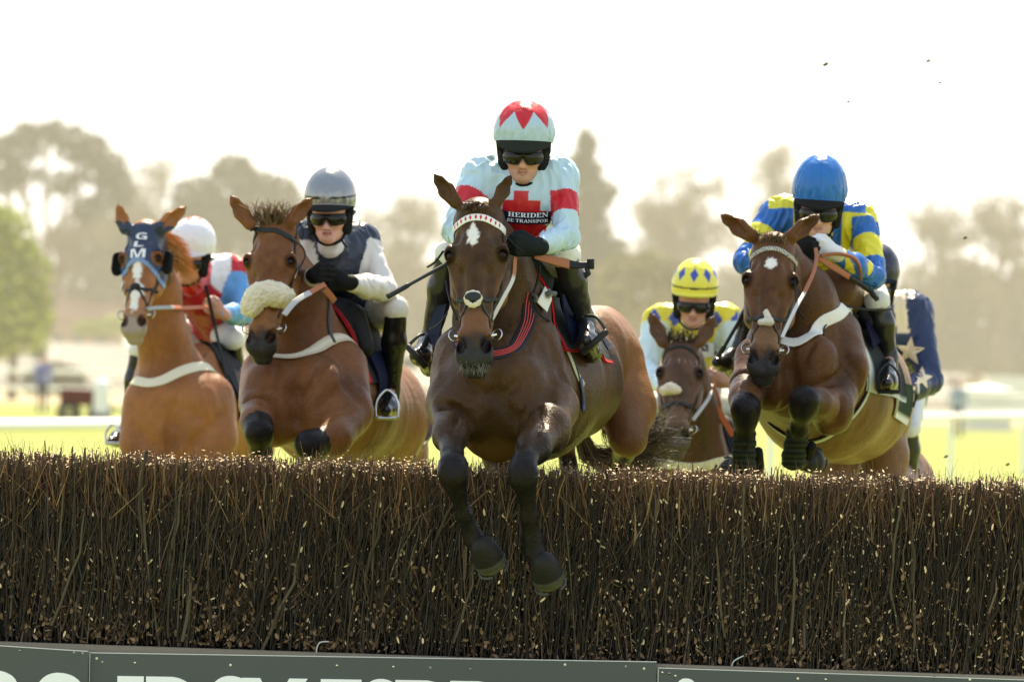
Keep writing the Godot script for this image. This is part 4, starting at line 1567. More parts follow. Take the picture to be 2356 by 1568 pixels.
	for j in 300:
		var o := MeshInstance3D.new()
		o.name = "birch_stick" if j == 0 else "birch_stick_%03d" % j
		o.mesh = kinds[j % 6]
		o.material_override = mats[rng.randi_range(0, 3)]
		var s := rng.randf_range(-0.06, 1.06)
		var h := rng.randf_range(-0.05, 0.5)
		var top := 1.0 + rng.randfn() * 0.02 if rng.randf() < 0.62 else rng.randf_range(0.5, 0.95)
		if rng.randf() < 0.06:
			top = 1.06
		h = minf(h, top - 0.25)
		o.transform = twig_at(fp(s, h, 0.0) + Vector3(0, 0, rng.randf_range(-0.03, 0.012)), Vector3(rng.randfn() * 0.085, 1.0, rng.randfn() * 0.012), (top - h) * hm, 0.0028 + 0.0060 * pow(rng.randf(), 2.6))
		t.add_child(o, true)
	# timber along the foot
	a = Acc.new()
	var r0 := P(-160, 1470, 0.03)
	var r1 := P(2500, 1560, 0.23)
	var along := (r1 - r0) * 0.5
	box(a, (r0 + r1) * 0.5 + Vector3(0, -0.11, 0.0), along, Vector3(0, 0.11, 0), Vector3(0, 0, 0.03), Color(0.27, 0.235, 0.17))
	put("timber_rail", a, M.bark, t)
	for w in [[735, 1487], [1690, 1527]]:
		a = Acc.new()
		var p := P(w[0] - 8, w[1] + 14, 0.16)
		tube(a, curve([p, p + Vector3(0.006, 0.03, 0.01), p + Vector3(0.02, 0.045, 0.012), p + Vector3(0.05, 0.047 if w[0] < 1000 else 0.06, 0.0)], 0.006), 0.003, 0.003, 6, Color(0.5, 0.5, 0.48))
		put("wire_hook", a, M.paint, t)
	boards()

func boards() -> void:
	var slate := Color(0.074, 0.085, 0.079)
	var edges := [[-220, 1470, 203, 1497, 0.17, "slate grey advertising board at the left end with white letters"], [206, 1500, 1511, 1521, 0.165, "long slate grey advertising board with white lettering in the middle"], [1514, 1535, 2560, 1569, 0.22, "slate grey advertising board at the right, set lower than the others"]]
	var words := [[["R", -60, 60, 1538], ["O", 78, 202, 1543]], [["I", 270, 331, 1554], ["R", 336, 462, 1555], ["O", 476, 588, 1553], ["Y", 556, 708, 1558], ["T", 738, 832, 1561], ["O", 826, 930, 1560], ["P", 910, 1040, 1563], ["R", 1036, 1170, 1565]], [["o", 1558, 1602, 1559]]]
	var font := SystemFont.new()
	font.font_names = PackedStringArray(["Droid Sans"])
	font.font_weight = 700
	var white := mat("vinyl", 0.35, 0.5, 0.0, Color(0.95, 0.96, 0.95), false)
	var screws := [[[45, 1496], [170, 1500], [190, 1502]], [[222, 1514], [235, 1522], [310, 1524], [530, 1529], [775, 1530], [905, 1533], [990, 1535], [1082, 1538], [1300, 1528], [1440, 1532], [1482, 1537]], [[1524, 1546], [1540, 1548], [1554, 1554], [1836, 1560], [1900, 1562], [2150, 1558], [2232, 1562]]]
	for j in 3:
		var e: Array = edges[j]
		var z: float = e[4]
		var p0 := P(e[0], e[1], z)
		var p1 := P(e[2], e[3], z + (e[2] - e[0]) / 2356.0 * 0.1)
		var mid := (p0 + p1) * 0.5
		var t := thing("advertising_board", e[5], "board", mid + Vector3(0, -0.5, 0), "boards along the foot of the fence")
		var along := (p1 - p0) * 0.5
		var up := Vector3(0, 1, 0)
		var face := along.cross(up).normalized()
		var a := Acc.new()
		box(a, mid - up * 0.253, along, up * 0.25, face * 0.005, slate)
		put("panel", a, M.board, t)
		a = Acc.new()
		box(a, mid - up * 0.0012, along, up * 0.0016, face * 0.0065, Color(0.62, 0.62, 0.6))
		put("top_edge", a, M.board, t)
		a = Acc.new()
		box(a, p0 + along.normalized() * 0.0015 - up * 0.25, along.normalized() * 0.0015, up * 0.245, face * 0.0068, Color(0.55, 0.55, 0.53))
		put("end_edge", a, M.board, t)
		for s in screws[j]:
			a = Acc.new()
			var f: float = (s[0] - e[0]) / float(e[2] - e[0])
			var pz := P(s[0], s[1], z + (e[2] - e[0]) / 2356.0 * 0.1 * f) + face * 0.006
			ball(a, pz, Vector3.RIGHT * 0.0058, face * 0.0035, Vector3.UP * 0.0058, Color(0.75, 0.68, 0.5) if rng.randf() < 0.5 else Color(0.3, 0.3, 0.29), 5)
			put("screw", a, M.steel if rng.randf() < 0.4 else M.board, t)
		for w in words[j]:
			var tm := TextMesh.new()
			tm.font = font
			tm.text = w[0]
			tm.font_size = 64
			tm.depth = 0.02
			tm.pixel_size = 0.005
			var bb := tm.get_aabb()
			var f: float = (w[1] - e[0]) / float(e[2] - e[0])
			var f2: float = (w[2] - e[0]) / float(e[2] - e[0])
			var q0 := P(w[1], w[3], z + (e[2] - e[0]) / 2356.0 * 0.1 * f)
			var wide := q0.distance_to(p0.lerp(p1, f2) - p0.lerp(p1, f) + q0)
			var sx := wide / bb.size.x
			var sy: float = (0.27 if w[0] != "o" else 0.08) / bb.size.y
			var o := MeshInstance3D.new()
			o.name = "letter"
			o.mesh = tm
			o.material_override = white
			var bas := Basis(along.normalized() * sx, up * sy, face * 0.2)
			o.transform = Transform3D(bas, q0 + face * 0.0075 - bas * Vector3(bb.position.x, bb.end.y, 0) - origin_of(t))
			t.add_child(o, true)

# ---------------------------------------------------------------- the leading horse, over the fence
var L := {}

func hoof(horse: Node3D, top: Vector3, toe: Vector3, r0: float, r1: float, col: Color) -> void:
	var a := Acc.new()
	var d := toe - top
	var wide := d.cross(Vector3(0, 0.3, 1)).normalized()
	var b := [bone(top, top + d * 0.25, r0 * 0.86, r0 * 1.0, 0.03), bone(top + d * 0.2, top + d * 0.62, r0 * 1.02, r1 * 0.98, 0.03, wide, 1.06)]
	b.append(bone(toe + d.normalized() * 0.5, toe + d.normalized() * 0.5, 0.5, 0.5, 0.012, Vector3.ZERO, 1.0, true))
	skin(a, b, 0.005, func(p, n):
		var u: float = (p - top).dot(d) / d.length_squared()
		return Color(0.016, 0.015, 0.013).lerp(col, sm(0.52, 0.60, u)).lerp(Color(0.11, 0.105, 0.06), sm(0.66, 0.9, u)) * (1.0 + nz.get_noise_3d(p.x * 60.0, p.y * 200.0, p.z * 60.0) * 0.25))
	var ho := put("hoof", a, M.hoof, horse)
	a = Acc.new()
	var e := toe - d.normalized() * 0.001
	var sh := PackedVector3Array()
	for k in 19:
		var an := TAU * (k - 9.0) / 18.0 * 0.86 - PI / 2
		sh.append(e + (wide * cos(an) * 1.06 + wide.cross(d).normalized() * sin(an)) * (r1 * 0.90))
	tube(a, sh, 0.006, 0.006, 6, Color(0.07, 0.068, 0.06))
	put("horseshoe", a, M.hoof, ho)

func leader() -> void:
	var A := func(x, y, z): return P(891.6 + x * 0.42187, 201.3 + y * 0.42187, z)
	var B := func(x, y, z): return P(891.6 + x * 0.4219, 747.8 + y * 0.4219, z)
	var root: Vector3 = B.call(700, 300, -0.5)
	var t := thing("racehorse", "dark bay horse leading over the fence with a red and white diamond browband", "horse", Vector3(root.x, 0, root.z))
	var h := head_frame(A.call(482, 640, 0.36), A.call(462, 1500, 0.62), Vector3(1, 0.02, 0.12), 0.635)
	var ears := [[A.call(368, 622, 0.29), A.call(250, 468, 0.27), Vector3(-0.35, 0.0, 1)], [A.call(600, 618, 0.29), A.call(676, 474, 0.27), Vector3(0.1, 0.05, 1)]]
	var hb := head_bones(h, ears, A.call(540, 930, 0.16), 0.11)
	L.h = h
	L.hb = hb
	var coat := Color(0.074, 0.038, 0.016)
	var dark := Color(0.030, 0.0165, 0.009)
	var black := Color(0.012, 0.011, 0.010)
	var bb := []
	# neck
	chain(bb, [A.call(505, 760, 0.14), 0.105, A.call(560, 960, 0.03), 0.145, A.call(620, 1210, -0.05), 0.205], 0.08)
	# trunk
	chain(bb, [A.call(730, 1060, -0.3), 0.11, A.call(860, 1110, -0.75), 0.12], 0.14)
	chain(bb, [B.call(585, 320, 0.1), 0.25, B.call(760, 330, -0.45), 0.30, B.call(945, 300, -0.95), 0.245, B.call(1030, 220, -1.35), 0.20], 0.1)
	bb.append(bone(B.call(560, 330, 0.27), B.call(600, 560, 0.18), 0.17, 0.14, 0.08))
	# breast muscles and shoulders
	bb.append(bone(B.call(490, 300, 0.33), B.call(455, 470, 0.33), 0.105, 0.115, 0.05))
	bb.append(bone(B.call(720, 300, 0.32), B.call(735, 470, 0.33), 0.105, 0.115, 0.05))
	bb.append(bone(B.call(395, 150, 0.12), B.call(375, 420, 0.26), 0.10, 0.105, 0.07))
	bb.append(bone(B.call(800, 110, 0.08), B.call(855, 430, 0.22), 0.11, 0.12, 0.07))
	# hindquarters
	bb.append(bone(B.call(1090, 120, -1.3), B.call(1150, 90, -1.6), 0.17, 0.16, 0.1))
	chain(bb, [B.call(1215, 215, -1.5), 0.155, B.call(1298, 440, -1.4), 0.122, B.call(1312, 615, -1.22), 0.085], 0.06)
	chain(bb, [B.call(1318, 600, -1.3), 0.07, B.call(1290, 700, -1.6), 0.046, B.call(1268, 770, -1.7), 0.034, B.call(1262, 960, -1.62), 0.029], 0.025)
	chain(bb, [B.call(900, 260, -1.5), 0.16, B.call(830, 480, -1.35), 0.14, B.call(605, 722, -1.0), 0.072], 0.06)
	chain(bb, [B.call(640, 700, -1.05), 0.07, B.call(960, 640, -1.65), 0.042, B.call(988, 760, -1.65), 0.034, B.call(988, 960, -1.6), 0.030], 0.025)
	# forelegs
	var k1: Vector3 = B.call(357, 790, 0.80)
	chain(bb, [B.call(372, 440, 0.28), 0.11, B.call(345, 600, 0.55), 0.060, B.call(352, 700, 0.72), 0.044], 0.06)
	chain(bb, [B.call(352, 700, 0.72), 0.042, B.call(356, 775, 0.8), 0.054, B.call(362, 830, 0.81), 0.052, B.call(380, 905, 0.78), 0.033, B.call(418, 1040, 0.74), 0.026, B.call(456, 1120, 0.70), 0.031, B.call(474, 1165, 0.69), 0.037, B.call(500, 1212, 0.72), 0.029], 0.025)
	chain(bb, [B.call(865, 450, 0.24), 0.125, B.call(858, 560, 0.45), 0.092, B.call(795, 665, 0.68), 0.058, B.call(755, 730, 0.78), 0.044], 0.06)
	chain(bb, [B.call(750, 735, 0.79), 0.043, B.call(738, 790, 0.82), 0.053, B.call(742, 840, 0.82), 0.050, B.call(757, 920, 0.79), 0.034, B.call(772, 1050, 0.75), 0.029, B.call(788, 1170, 0.71), 0.035, B.call(798, 1238, 0.70), 0.039, B.call(834, 1288, 0.73), 0.030], 0.025)
	for e in [[B.call(352, 690, 0.72), B.call(378, 905, 0.80)], [B.call(395, 930, 0.74), B.call(468, 1150, 0.67)], [B.call(740, 735, 0.79), B.call(745, 900, 0.82)], [B.call(768, 935, 0.76), B.call(806, 1220, 0.67)]]:      # tendons
		for s in [-0.017, 0.017]:
			bb.append(bone(e[0] + Vector3(s, 0, 0.012), e[1] + Vector3(s * 1.1, 0, 0.012), 0.013, 0.015, 0.008))
	# knees stand out, hollows above them
	for k in [[357, 800], [738, 815]]:
		bb.append(bone(B.call(k[0] - 45, k[1] - 10, 0.845), B.call(k[0] - 40, k[1] + 30, 0.845), 0.02, 0.018, 0.03))
		bb.append(bone(B.call(k[0] + 45, k[1] - 10, 0.845), B.call(k[0] + 40, k[1] + 30, 0.845), 0.02, 0.018, 0.03))
	# elbow fold and girth groove
	bb.append(bone(B.call(930, 250, 0.12), B.call(985, 600, 0.02), 0.012, 0.02, 0.05, Vector3.ZERO, 1.0, true))
	bb.append(bone(B.call(330, 470, 0.44), B.call(430, 560, 0.48), 0.015, 0.02, 0.05, Vector3.ZERO, 1.0, true))
	bb.append(bone(B.call(890, 455, 0.42), B.call(760, 545, 0.50), 0.015, 0.02, 0.05, Vector3.ZERO, 1.0, true))
	bb.append(bone(B.call(1190, 350, -1.2), B.call(1165, 560, -1.1), 0.02, 0.03, 0.06, Vector3.ZERO, 1.0, true))
	L.bb = bb.duplicate()
	groove(bb, [B.call(590, 250, 0.5), B.call(600, 380, 0.5), B.call(615, 520, 0.5), B.call(620, 640, 0.45)], 0.03, 0.0270, 0.025)
	groove(bb, [B.call(285, 420, 0.4), B.call(360, 455, 0.45), B.call(440, 500, 0.48), B.call(510, 570, 0.48)], 0.025, 0.0216, 0.025)
	groove(bb, [B.call(925, 300, 0.35), B.call(875, 380, 0.4), B.call(790, 445, 0.45), B.call(720, 520, 0.45)], 0.025, 0.0216, 0.025)
	groove(bb, [B.call(430, 260, 0.45), B.call(470, 330, 0.46), B.call(560, 400, 0.48)], 0.02, 0.0108, 0.025)
	groove(bb, [B.call(740, 240, 0.45), B.call(700, 320, 0.46), B.call(630, 390, 0.48)], 0.02, 0.0108, 0.025)
	groove(bb, [B.call(900, 60, 0.2), B.call(925, 180, 0.22), B.call(935, 300, 0.25), B.call(975, 420, 0.2)], 0.02, 0.0135, 0.025)
	groove(bb, [B.call(860, 480, 0.5), B.call(835, 580, 0.6), B.call(790, 660, 0.72)], 0.016, 0.0095, 0.02)
	groove(bb, [B.call(365, 500, 0.5), B.call(352, 600, 0.62), B.call(352, 690, 0.72)], 0.016, 0.0081, 0.02)
	groove(bb, [B.call(1250, 320, -1.2), B.call(1225, 450, -1.15), B.call(1240, 600, -1.1)], 0.025, 0.0135, 0.025)
	for e in [[B.call(690, -60, 0.2), B.call(650, 40, 0.3), B.call(700, 160, 0.4)], [B.call(830, 30, 0.2), B.call(800, 160, 0.3), B.call(845, 280, 0.35)], [B.call(800, 590, 0.6), B.call(870, 640, 0.55), B.call(930, 600, 0.4)], [B.call(330, 120, 0.2), B.call(300, 220, 0.25), B.call(330, 330, 0.3)]]:
		var o := []        # veins
		for p in curve(e, 0.03):
			o.append(onto(bb, p + Vector3(rng.randfn(), rng.randfn(), 0) * 0.006, 0.0)[0])
		for j in o.size() - 1:
			bb.append(bone(o[j], o[j + 1], 0.0045, 0.0045, 0.008))
	var y1: float = B.call(600, 640, 0.6).y
	var y2: float = B.call(1280, 700, -1.6).y
	var belly: float = B.call(900, 560, -0.4).y
	var cc := func(p: Vector3, n: Vector3) -> Color:
		var e := nz.get_noise_3d(p.x * 9.0, p.y * 6.0, p.z * 9.0)
		var f := nz.get_noise_3d(p.x * 150.0, p.y * 45.0, p.z * 150.0) * 1.5
		var c := coat.lerp(dark, clampf(0.35 + e * 0.9, 0.0, 1.0))
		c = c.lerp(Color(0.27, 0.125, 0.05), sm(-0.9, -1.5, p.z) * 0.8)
		if p.z > 0.4:
			c = c.lerp(black, sm(y1 + 0.10, y1 - 0.06, p.y + e * 0.05))
		if p.z < -1.45 or (p.z < -1.2 and p.y < y2 - 0.03):
			c = c.lerp(black, sm(y2 + 0.03, y2 - 0.03, p.y))
		return c * (1.0 + f * 0.13)
	var a := Acc.new()
	skin(a, bb, 0.0125, cc, coat_rough(0.0035))
	skin(a, hb, 0.0062, head_colour(h, coat, dark, Color(0.030, 0.029, 0.030), [[-0.015, 0.185, 0.038, 0.075]], Color(0.20, 0.088, 0.042)), null)
	put("body", a, M.coat, t)
	eyes(h, t)
	hoof(t, B.call(520, 1205, 0.72), B.call(578, 1330, 0.66), 0.049, 0.064, Color(0.055, 0.055, 0.04))
	hoof(t, B.call(850, 1292, 0.73), B.call(890, 1420, 0.67), 0.049, 0.064, Color(0.055, 0.055, 0.04))
	# plaited forelock, whiskers, tail
	a = Acc.new()
	for j in 150:
		var r := onto(hb, hp(h, rng.randf_range(-0.09, 0.09), rng.randf_range(-0.02, 0.04), 0.02), 0.0)
		hair(a, r[0], (r[1] + Vector3(rng.randfn() * 0.5, 0.6 + rng.randf(), rng.randfn() * 0.4)).normalized(), Vector3(rng.randfn() * 0.2, -0.3, 0.1), rng.randf_range(0.015, 0.045), 0.0022, Color(0.05, 0.03, 0.02).lerp(Color(0.16, 0.09, 0.05), rng.randf()), 3)
	for j in 9:
		var c := hp(h, rng.randf_range(-0.08, 0.07), rng.randf_range(-0.02, 0.03), -0.01)
		ball(a, c, Vector3(0.014, 0.004, 0), Vector3(0, 0.011, 0.003), Vector3(0, 0, 0.013), Color(0.04, 0.025, 0.018), 6)
	put("forelock", a, M.hair, t)
	a = Acc.new()
	for j in 90:
		var r := onto(hb, hp(h, rng.randf_range(-0.09, 0.09), rng.randf_range(0.95, 1.04), -0.13 + rng.randf() * 0.06), 0.0)
		hair(a, r[0], (r[1] * 0.6 + Vector3(rng.randfn() * 0.35, -0.6, 0.4)).normalized(), Vector3(0, -0.2, 0), rng.randf_range(0.010, 0.032), 0.0006, Color(0.30, 0.28, 0.22), 2)
	put("whiskers", a, M.hair, t)
	tail_hair(t, B.call(1240, 420, -1.9), [B.call(1180, 380, -1.85), B.call(1230, 560, -2.0), B.call(1300, 640, -2.05), B.call(1420, 620, -2.1), B.call(1520, 590, -2.15)], 800, 0.035, Color(0.02, 0.015, 0.011), Color(0.20, 0.14, 0.09))
	tail_hair(t, B.call(1240, 420, -1.9), [B.call(1050, 560, -1.9), B.call(1090, 700, -2.0), B.call(1230, 745, -2.05), B.call(1370, 740, -2.1), B.call(1500, 720, -2.15)], 520, 0.03, Color(0.02, 0.015, 0.011), Color(0.20, 0.14, 0.09))
	# bridle
	var brow := func(f, s) -> Color:
		var u := absf(fposmod(f * 17.0, 1.0) - 0.5) * 2.0
		return Color(0.55, 0.03, 0.04) if u + absf(s) * 0.75 < 0.62 else Color(0.72, 0.72, 0.70)
	var br := bridle(h, hb, t, Color(0.72, 0.72, 0.7), 0.030, Color(0.03, 0.032, 0.032), true)
	a = Acc.new()      # red diamonds along the browband
	var bl := strap(Acc.new(), hb, [hp(h, -0.17, 0.097, -0.1), hp(h, -0.16, 0.095, -0.05), hp(h, -0.08, 0.075, 0.03), hp(h, 0, 0.07, 0.05), hp(h, 0.08, 0.075, 0.03), hp(h, 0.16, 0.095, -0.05), hp(h, 0.175, 0.097, -0.1)], 0.03, 0.006, Color.WHITE, 0.004)
	var m := 11
	for j in m:
		var i := int((j + 0.5) * (bl.size() - 1) / m)
		var r := onto(hb, bl[i], 0.0064)
		var tx := (bl[mini(i + 1, bl.size() - 1)] - bl[maxi(i - 1, 0)]).normalized()
		var ty: Vector3 = (r[1] as Vector3).cross(tx).normalized()
		var b := a.v.size()
		for k in [tx * 0.0055, ty * 0.012, -tx * 0.0055, -ty * 0.012]:
			a.v.append(r[0] + k)
			a.n.append(r[1])
			a.c.append(Color(0.55, 0.03, 0.04))
		quad(a, b, b + 1, b + 2, b + 3, tx.cross(ty).dot(r[1]) > 0.0)
	put("diamond_trim", a, M.tack, br)
	# fleece rosette under the crossed noseband
	a = Acc.new()
	var fl := []
	var c0: Vector3 = onto(hb, hp(h, -0.005, 0.585, 0.02), 0.006)[0]
	for k in 9:
		var an := TAU * k / 9.0
		fl.append(bone(c0 + h.x * cos(an) * 0.027 + h.y * (sin(an) * 0.028 + 0.006), c0 + h.x * cos(an + 0.4) * 0.027 + h.y * (sin(an + 0.4) * 0.028 + 0.006), 0.010, 0.010, 0.008))
	skin(a, fl, 0.004, func(p, n): return Color(0.62, 0.57, 0.44), func(p, n): return nz.get_noise_3d(p.x * 200.0, p.y * 200.0, p.z * 200.0) * 0.005)
	put("fleece_pad", a, M.fleece, br)
	a = Acc.new()
	ball(a, c0 + h.n * 0.010, h.x * 0.034, h.y * 0.020, h.n * 0.01, Color(0.03, 0.032, 0.032), 8)
	put("leather_pad", a, M.tack, br)
	leader_tack(t)

func leader_tack(t: Node3D) -> void:
	var A := func(x, y, z): return P(891.6 + x * 0.42187, 201.3 + y * 0.42187, z)
	var B := func(x, y, z): return P(891.6 + x * 0.4219, 747.8 + y * 0.4219, z)
	var bb: Array = L.bb
	var black := Color(0.018, 0.019, 0.02)
	# breast girth of striped elastic
	var a := Acc.new()
	var band := func(f, s) -> Color: return Color(0.5, 0.07, 0.06) if absf(absf(s) - 0.72) < 0.16 or absf(s) < 0.15 else Color(0.02, 0.02, 0.024)
	var o0 := []
	for p in [[315, 1275, 0.3], [360, 1345, 0.4], [450, 1376, 0.45], [560, 1372, 0.45], [660, 1348, 0.42], [740, 1292, 0.36], [800, 1217, 0.28], [850, 1130, 0.18]]:
		o0.append(A.call(p[0], p[1], p[2]))
	strap(a, bb, o0, 0.060, 0.005, Color(0.016, 0.017, 0.022), 0.02)
	for e in [-0.027, -0.009, 0.009, 0.027]:
		var o2 := []
		for p in o0:
			o2.append(p + Vector3(0, e, 0))
		strap(a, bb, o2, 0.0042, 0.004, Color(0.5, 0.07, 0.06), 0.02, 0.0035)
	put("breast_girth", a, M.tack, t)
	# saddle cloth with a red edge
	a = Acc.new()
	var cloth := func(s, v): return Color(0.45, 0.02, 0.025) if s < 0.045 or v > 0.965 else Color(0.045, 0.052, 0.052)
	sheet(a, bb, A.call(702, 940, -0.12), A.call(960, 1010, -0.75), A.call(1240, 1500, -0.75), A.call(985, 1425, -0.05), 26, 26, 0.012, 0.01, cloth)
	put("saddle_cloth", a, M.cloth, t)
	a = Acc.new()
	sheet(a, bb, A.call(915, 1130, -0.1), A.call(1060, 1105, -0.35), A.call(1075, 1395, -0.35), A.call(1000, 1400, -0.12), 14, 14, 0.05, 0.006, func(s, v): return Color(0.010, 0.012, 0.035), 0.6)
	put("number_cloth", a, M.cloth, t)
	a = Acc.new()
	sheet(a, bb, A.call(1060, 1260, -0.42), A.call(1180, 1300, -0.65), A.call(1255, 1400, -0.65), A.call(1200, 1430, -0.42), 10, 10, 0.05, 0.006, func(s, v): return Color(0.010, 0.012, 0.035), 0.6)
	put("number_cloth", a, M.cloth, t)
	a = Acc.new()
	sheet(a, null, A.call(262, 1190, -0.1), A.call(330, 1180, 0.0), A.call(270, 1440, 0.0), A.call(215, 1330, -0.15), 10, 10, 0.0, 0.006, func(s, v): return Color(0.010, 0.012, 0.035))
	put("number_cloth", a, M.cloth, t)
	# saddle
	a = Acc.new()
	var sb := [bone(A.call(745, 935, -0.3), A.call(860, 1010, -0.5), 0.05, 0.055, 0.05), bone(A.call(850, 1000, -0.42), A.call(935, 1110, -0.32), 0.05, 0.028, 0.05), bone(A.call(640, 940, -0.3), A.call(760, 940, -0.32), 0.045, 0.045, 0.05), bone(A.call(300, 1010, -0.2), A.call(290, 1120, -0.16), 0.04, 0.03, 0.05), bone(A.call(600, 940, -0.3), A.call(300, 1010, -0.25), 0.05, 0.04, 0.05)]
	skin(a, sb, 0.01, func(p, n): return Color(0.012, 0.012, 0.013))
	put("saddle", a, M.tack, t)
	# girth strap
	a = Acc.new()
	strap(a, bb, [B.call(1018, 60, -0.12), B.call(1015, 150, -0.1), B.call(1000, 260, -0.12), B.call(985, 330, -0.2)], 0.034, 0.006, Color(0.42, 0.44, 0.30), 0.02, 0.004)
	strap(a, bb, [B.call(1000, 290, -0.16), B.call(985, 380, -0.2), B.call(978, 425, -0.25)], 0.024, 0.006, Color(0.05, 0.06, 0.22), 0.02, 0.006)
	strap(a, bb, [B.call(1008, 80, -0.12), B.call(990, 290, -0.14), B.call(968, 400, -0.22)], 0.012, 0.005, Color(0.03, 0.035, 0.035), 0.02, 0.009)
	put("girth", a, M.tack, t)
	# white tag and straps at the shoulder
	a = Acc.new()
	var o := [A.call(862, 1095, 0.02), A.call(838, 1130, 0.03), A.call(812, 1165, 0.05)]
	strap(a, bb, [A.call(870, 1120, 0.0), A.call(845, 1165, 0.05), A.call(825, 1205, 0.08)], 0.062, 0.006, Color(0.68, 0.68, 0.62), 0.015, 0.012)
	put("white_tag", a, M.cloth, t)
	a = Acc.new()
	tube(a, curve([A.call(805, 935, 0.1), A.call(830, 975, 0.12), A.call(815, 1060, 0.1), A.call(795, 1130, 0.1), A.call(800, 1180, 0.12), A.call(835, 1240, 0.14), A.call(885, 1272, 0.1)], 0.01), 0.006, 0.004, 6, black)
	tube(a, curve([A.call(785, 1130, 0.1), A.call(812, 1140, 0.12), A.call(810, 1165, 0.12), A.call(785, 1160, 0.1)], 0.008), 0.007, 0.007, 6, Color(0.1, 0.1, 0.1))
	tube(a, curve([A.call(862, 1130, 0.03), A.call(885, 1120, 0.05), A.call(915, 1125, 0.03)], 0.008), 0.012, 0.012, 6, Color(0.12, 0.125, 0.125))
	tube(a, curve([A.call(880, 1100, 0.03), A.call(895, 1130, 0.05), A.call(880, 1145, 0.05), A.call(865, 1140, 0.05)], 0.008), 0.005, 0.005, 6, Color(0.3, 0.3, 0.3))
	put("buckle_straps", a, M.tack, t)
	# reins
	a = Acc.new()
	var n := PackedVector3Array()
	var rp := curve([A.call(570, 1262, 0.45), A.call(630, 1150, 0.42), A.call(685, 1040, 0.36), A.call(697, 930, 0.3), A.call(715, 890, 0.27)], 0.02)
	for j in rp.size():
		n.append(Vector3(0.5, 0, 1).normalized())
	ribbon(a, rp, n, 0.017, 0.004, func(f, s): return Color(0.5, 0.5, 0.47) if f < 0.62 else Color(0.35, 0.15, 0.08))
	rp = curve([A.call(655, 815, 0.3), A.call(700, 865, 0.32), A.call(760, 905, 0.3), A.call(815, 912, 0.26)], 0.02)
	tube(a, rp, 0.0045, 0.0045, 6, black)
	rp = curve([A.call(320, 1050, 0.25), A.call(330, 1120, 0.3), A.call(350, 1190, 0.38), A.call(378, 1262, 0.45)], 0.02)
	tube(a, rp, 0.005, 0.005, 6, black)
	rp = curve([A.call(325, 1230, 0.35), A.call(290, 1280, 0.3), A.call(230, 1318, 0.2)], 0.02)
	tube(a, rp, 0.004, 0.003, 6, black)
	rp = curve([A.call(218, 978, 0.1), A.call(260, 950, 0.15), A.call(305, 890, 0.2)], 0.02)
	tube(a, rp, 0.005, 0.005, 6, black)
	rp = curve([A.call(800, 915, 0.26), A.call(870, 935, 0.22), A.call(990, 962, 0.16)], 0.02)
	n.clear()
	for j in rp.size():
		n.append(Vector3(0, 0.3, 1).normalized())
	ribbon(a, rp, n, 0.026, 0.008, Color(0.30, 0.115, 0.055), 0.042)
	rp = curve([A.call(985, 960, 0.16), A.call(1040, 968, 0.14), A.call(1100, 965, 0.12)], 0.01)
	n.clear()
	for j in rp.size():
		n.append(Vector3(0, 0.3, 1).normalized())
	ribbon(a, rp, n, 0.034, 0.01, black, 0.022)
	tube(a, PackedVector3Array([A.call(1108, 935, 0.12), A.call(1110, 990, 0.12)]), 0.016, 0.014, 10, black)
	tube(a, curve([A.call(1085, 985, 0.12), A.call(1098, 1015, 0.13), A.call(1085, 1030, 0.12), A.call(1078, 1005, 0.12)], 0.01), 0.010, 0.010, 8, Color(0.03, 0.03, 0.03))
	put("reins", a, M.tack, t)
	# stirrup irons
	for e in [[1100, 1240, 1195, 1330, 1060, 1448, -0.05], [215, 1340, 110, 1410, 205, 1520, 0.0]]:
		a = Acc.new()
		var z: float = e[6]
		tube(a, curve([A.call(e[0] - 20, e[1] + 5, z - 0.12), A.call(e[0] + (40 if e[0] > 500 else -45), e[1] + 12, z - 0.02), A.call(e[2], e[3], z + 0.02), A.call(e[2] - (6 if e[0] > 500 else -5), e[3] + 15, z + 0.02)], 0.01), 0.007, 0.007, 8, Color(0.05, 0.055, 0.05))
		tube(a, curve([A.call(e[2], e[3], z + 0.02), A.call((e[2] + e[4]) / 2, (e[3] + e[5]) / 2, z + 0.05), A.call(e[4], e[5], z + 0.02)], 0.01), 0.014, 0.014, 8, Color(0.02, 0.021, 0.02))
		put("stirrup", a, M.tack, t)

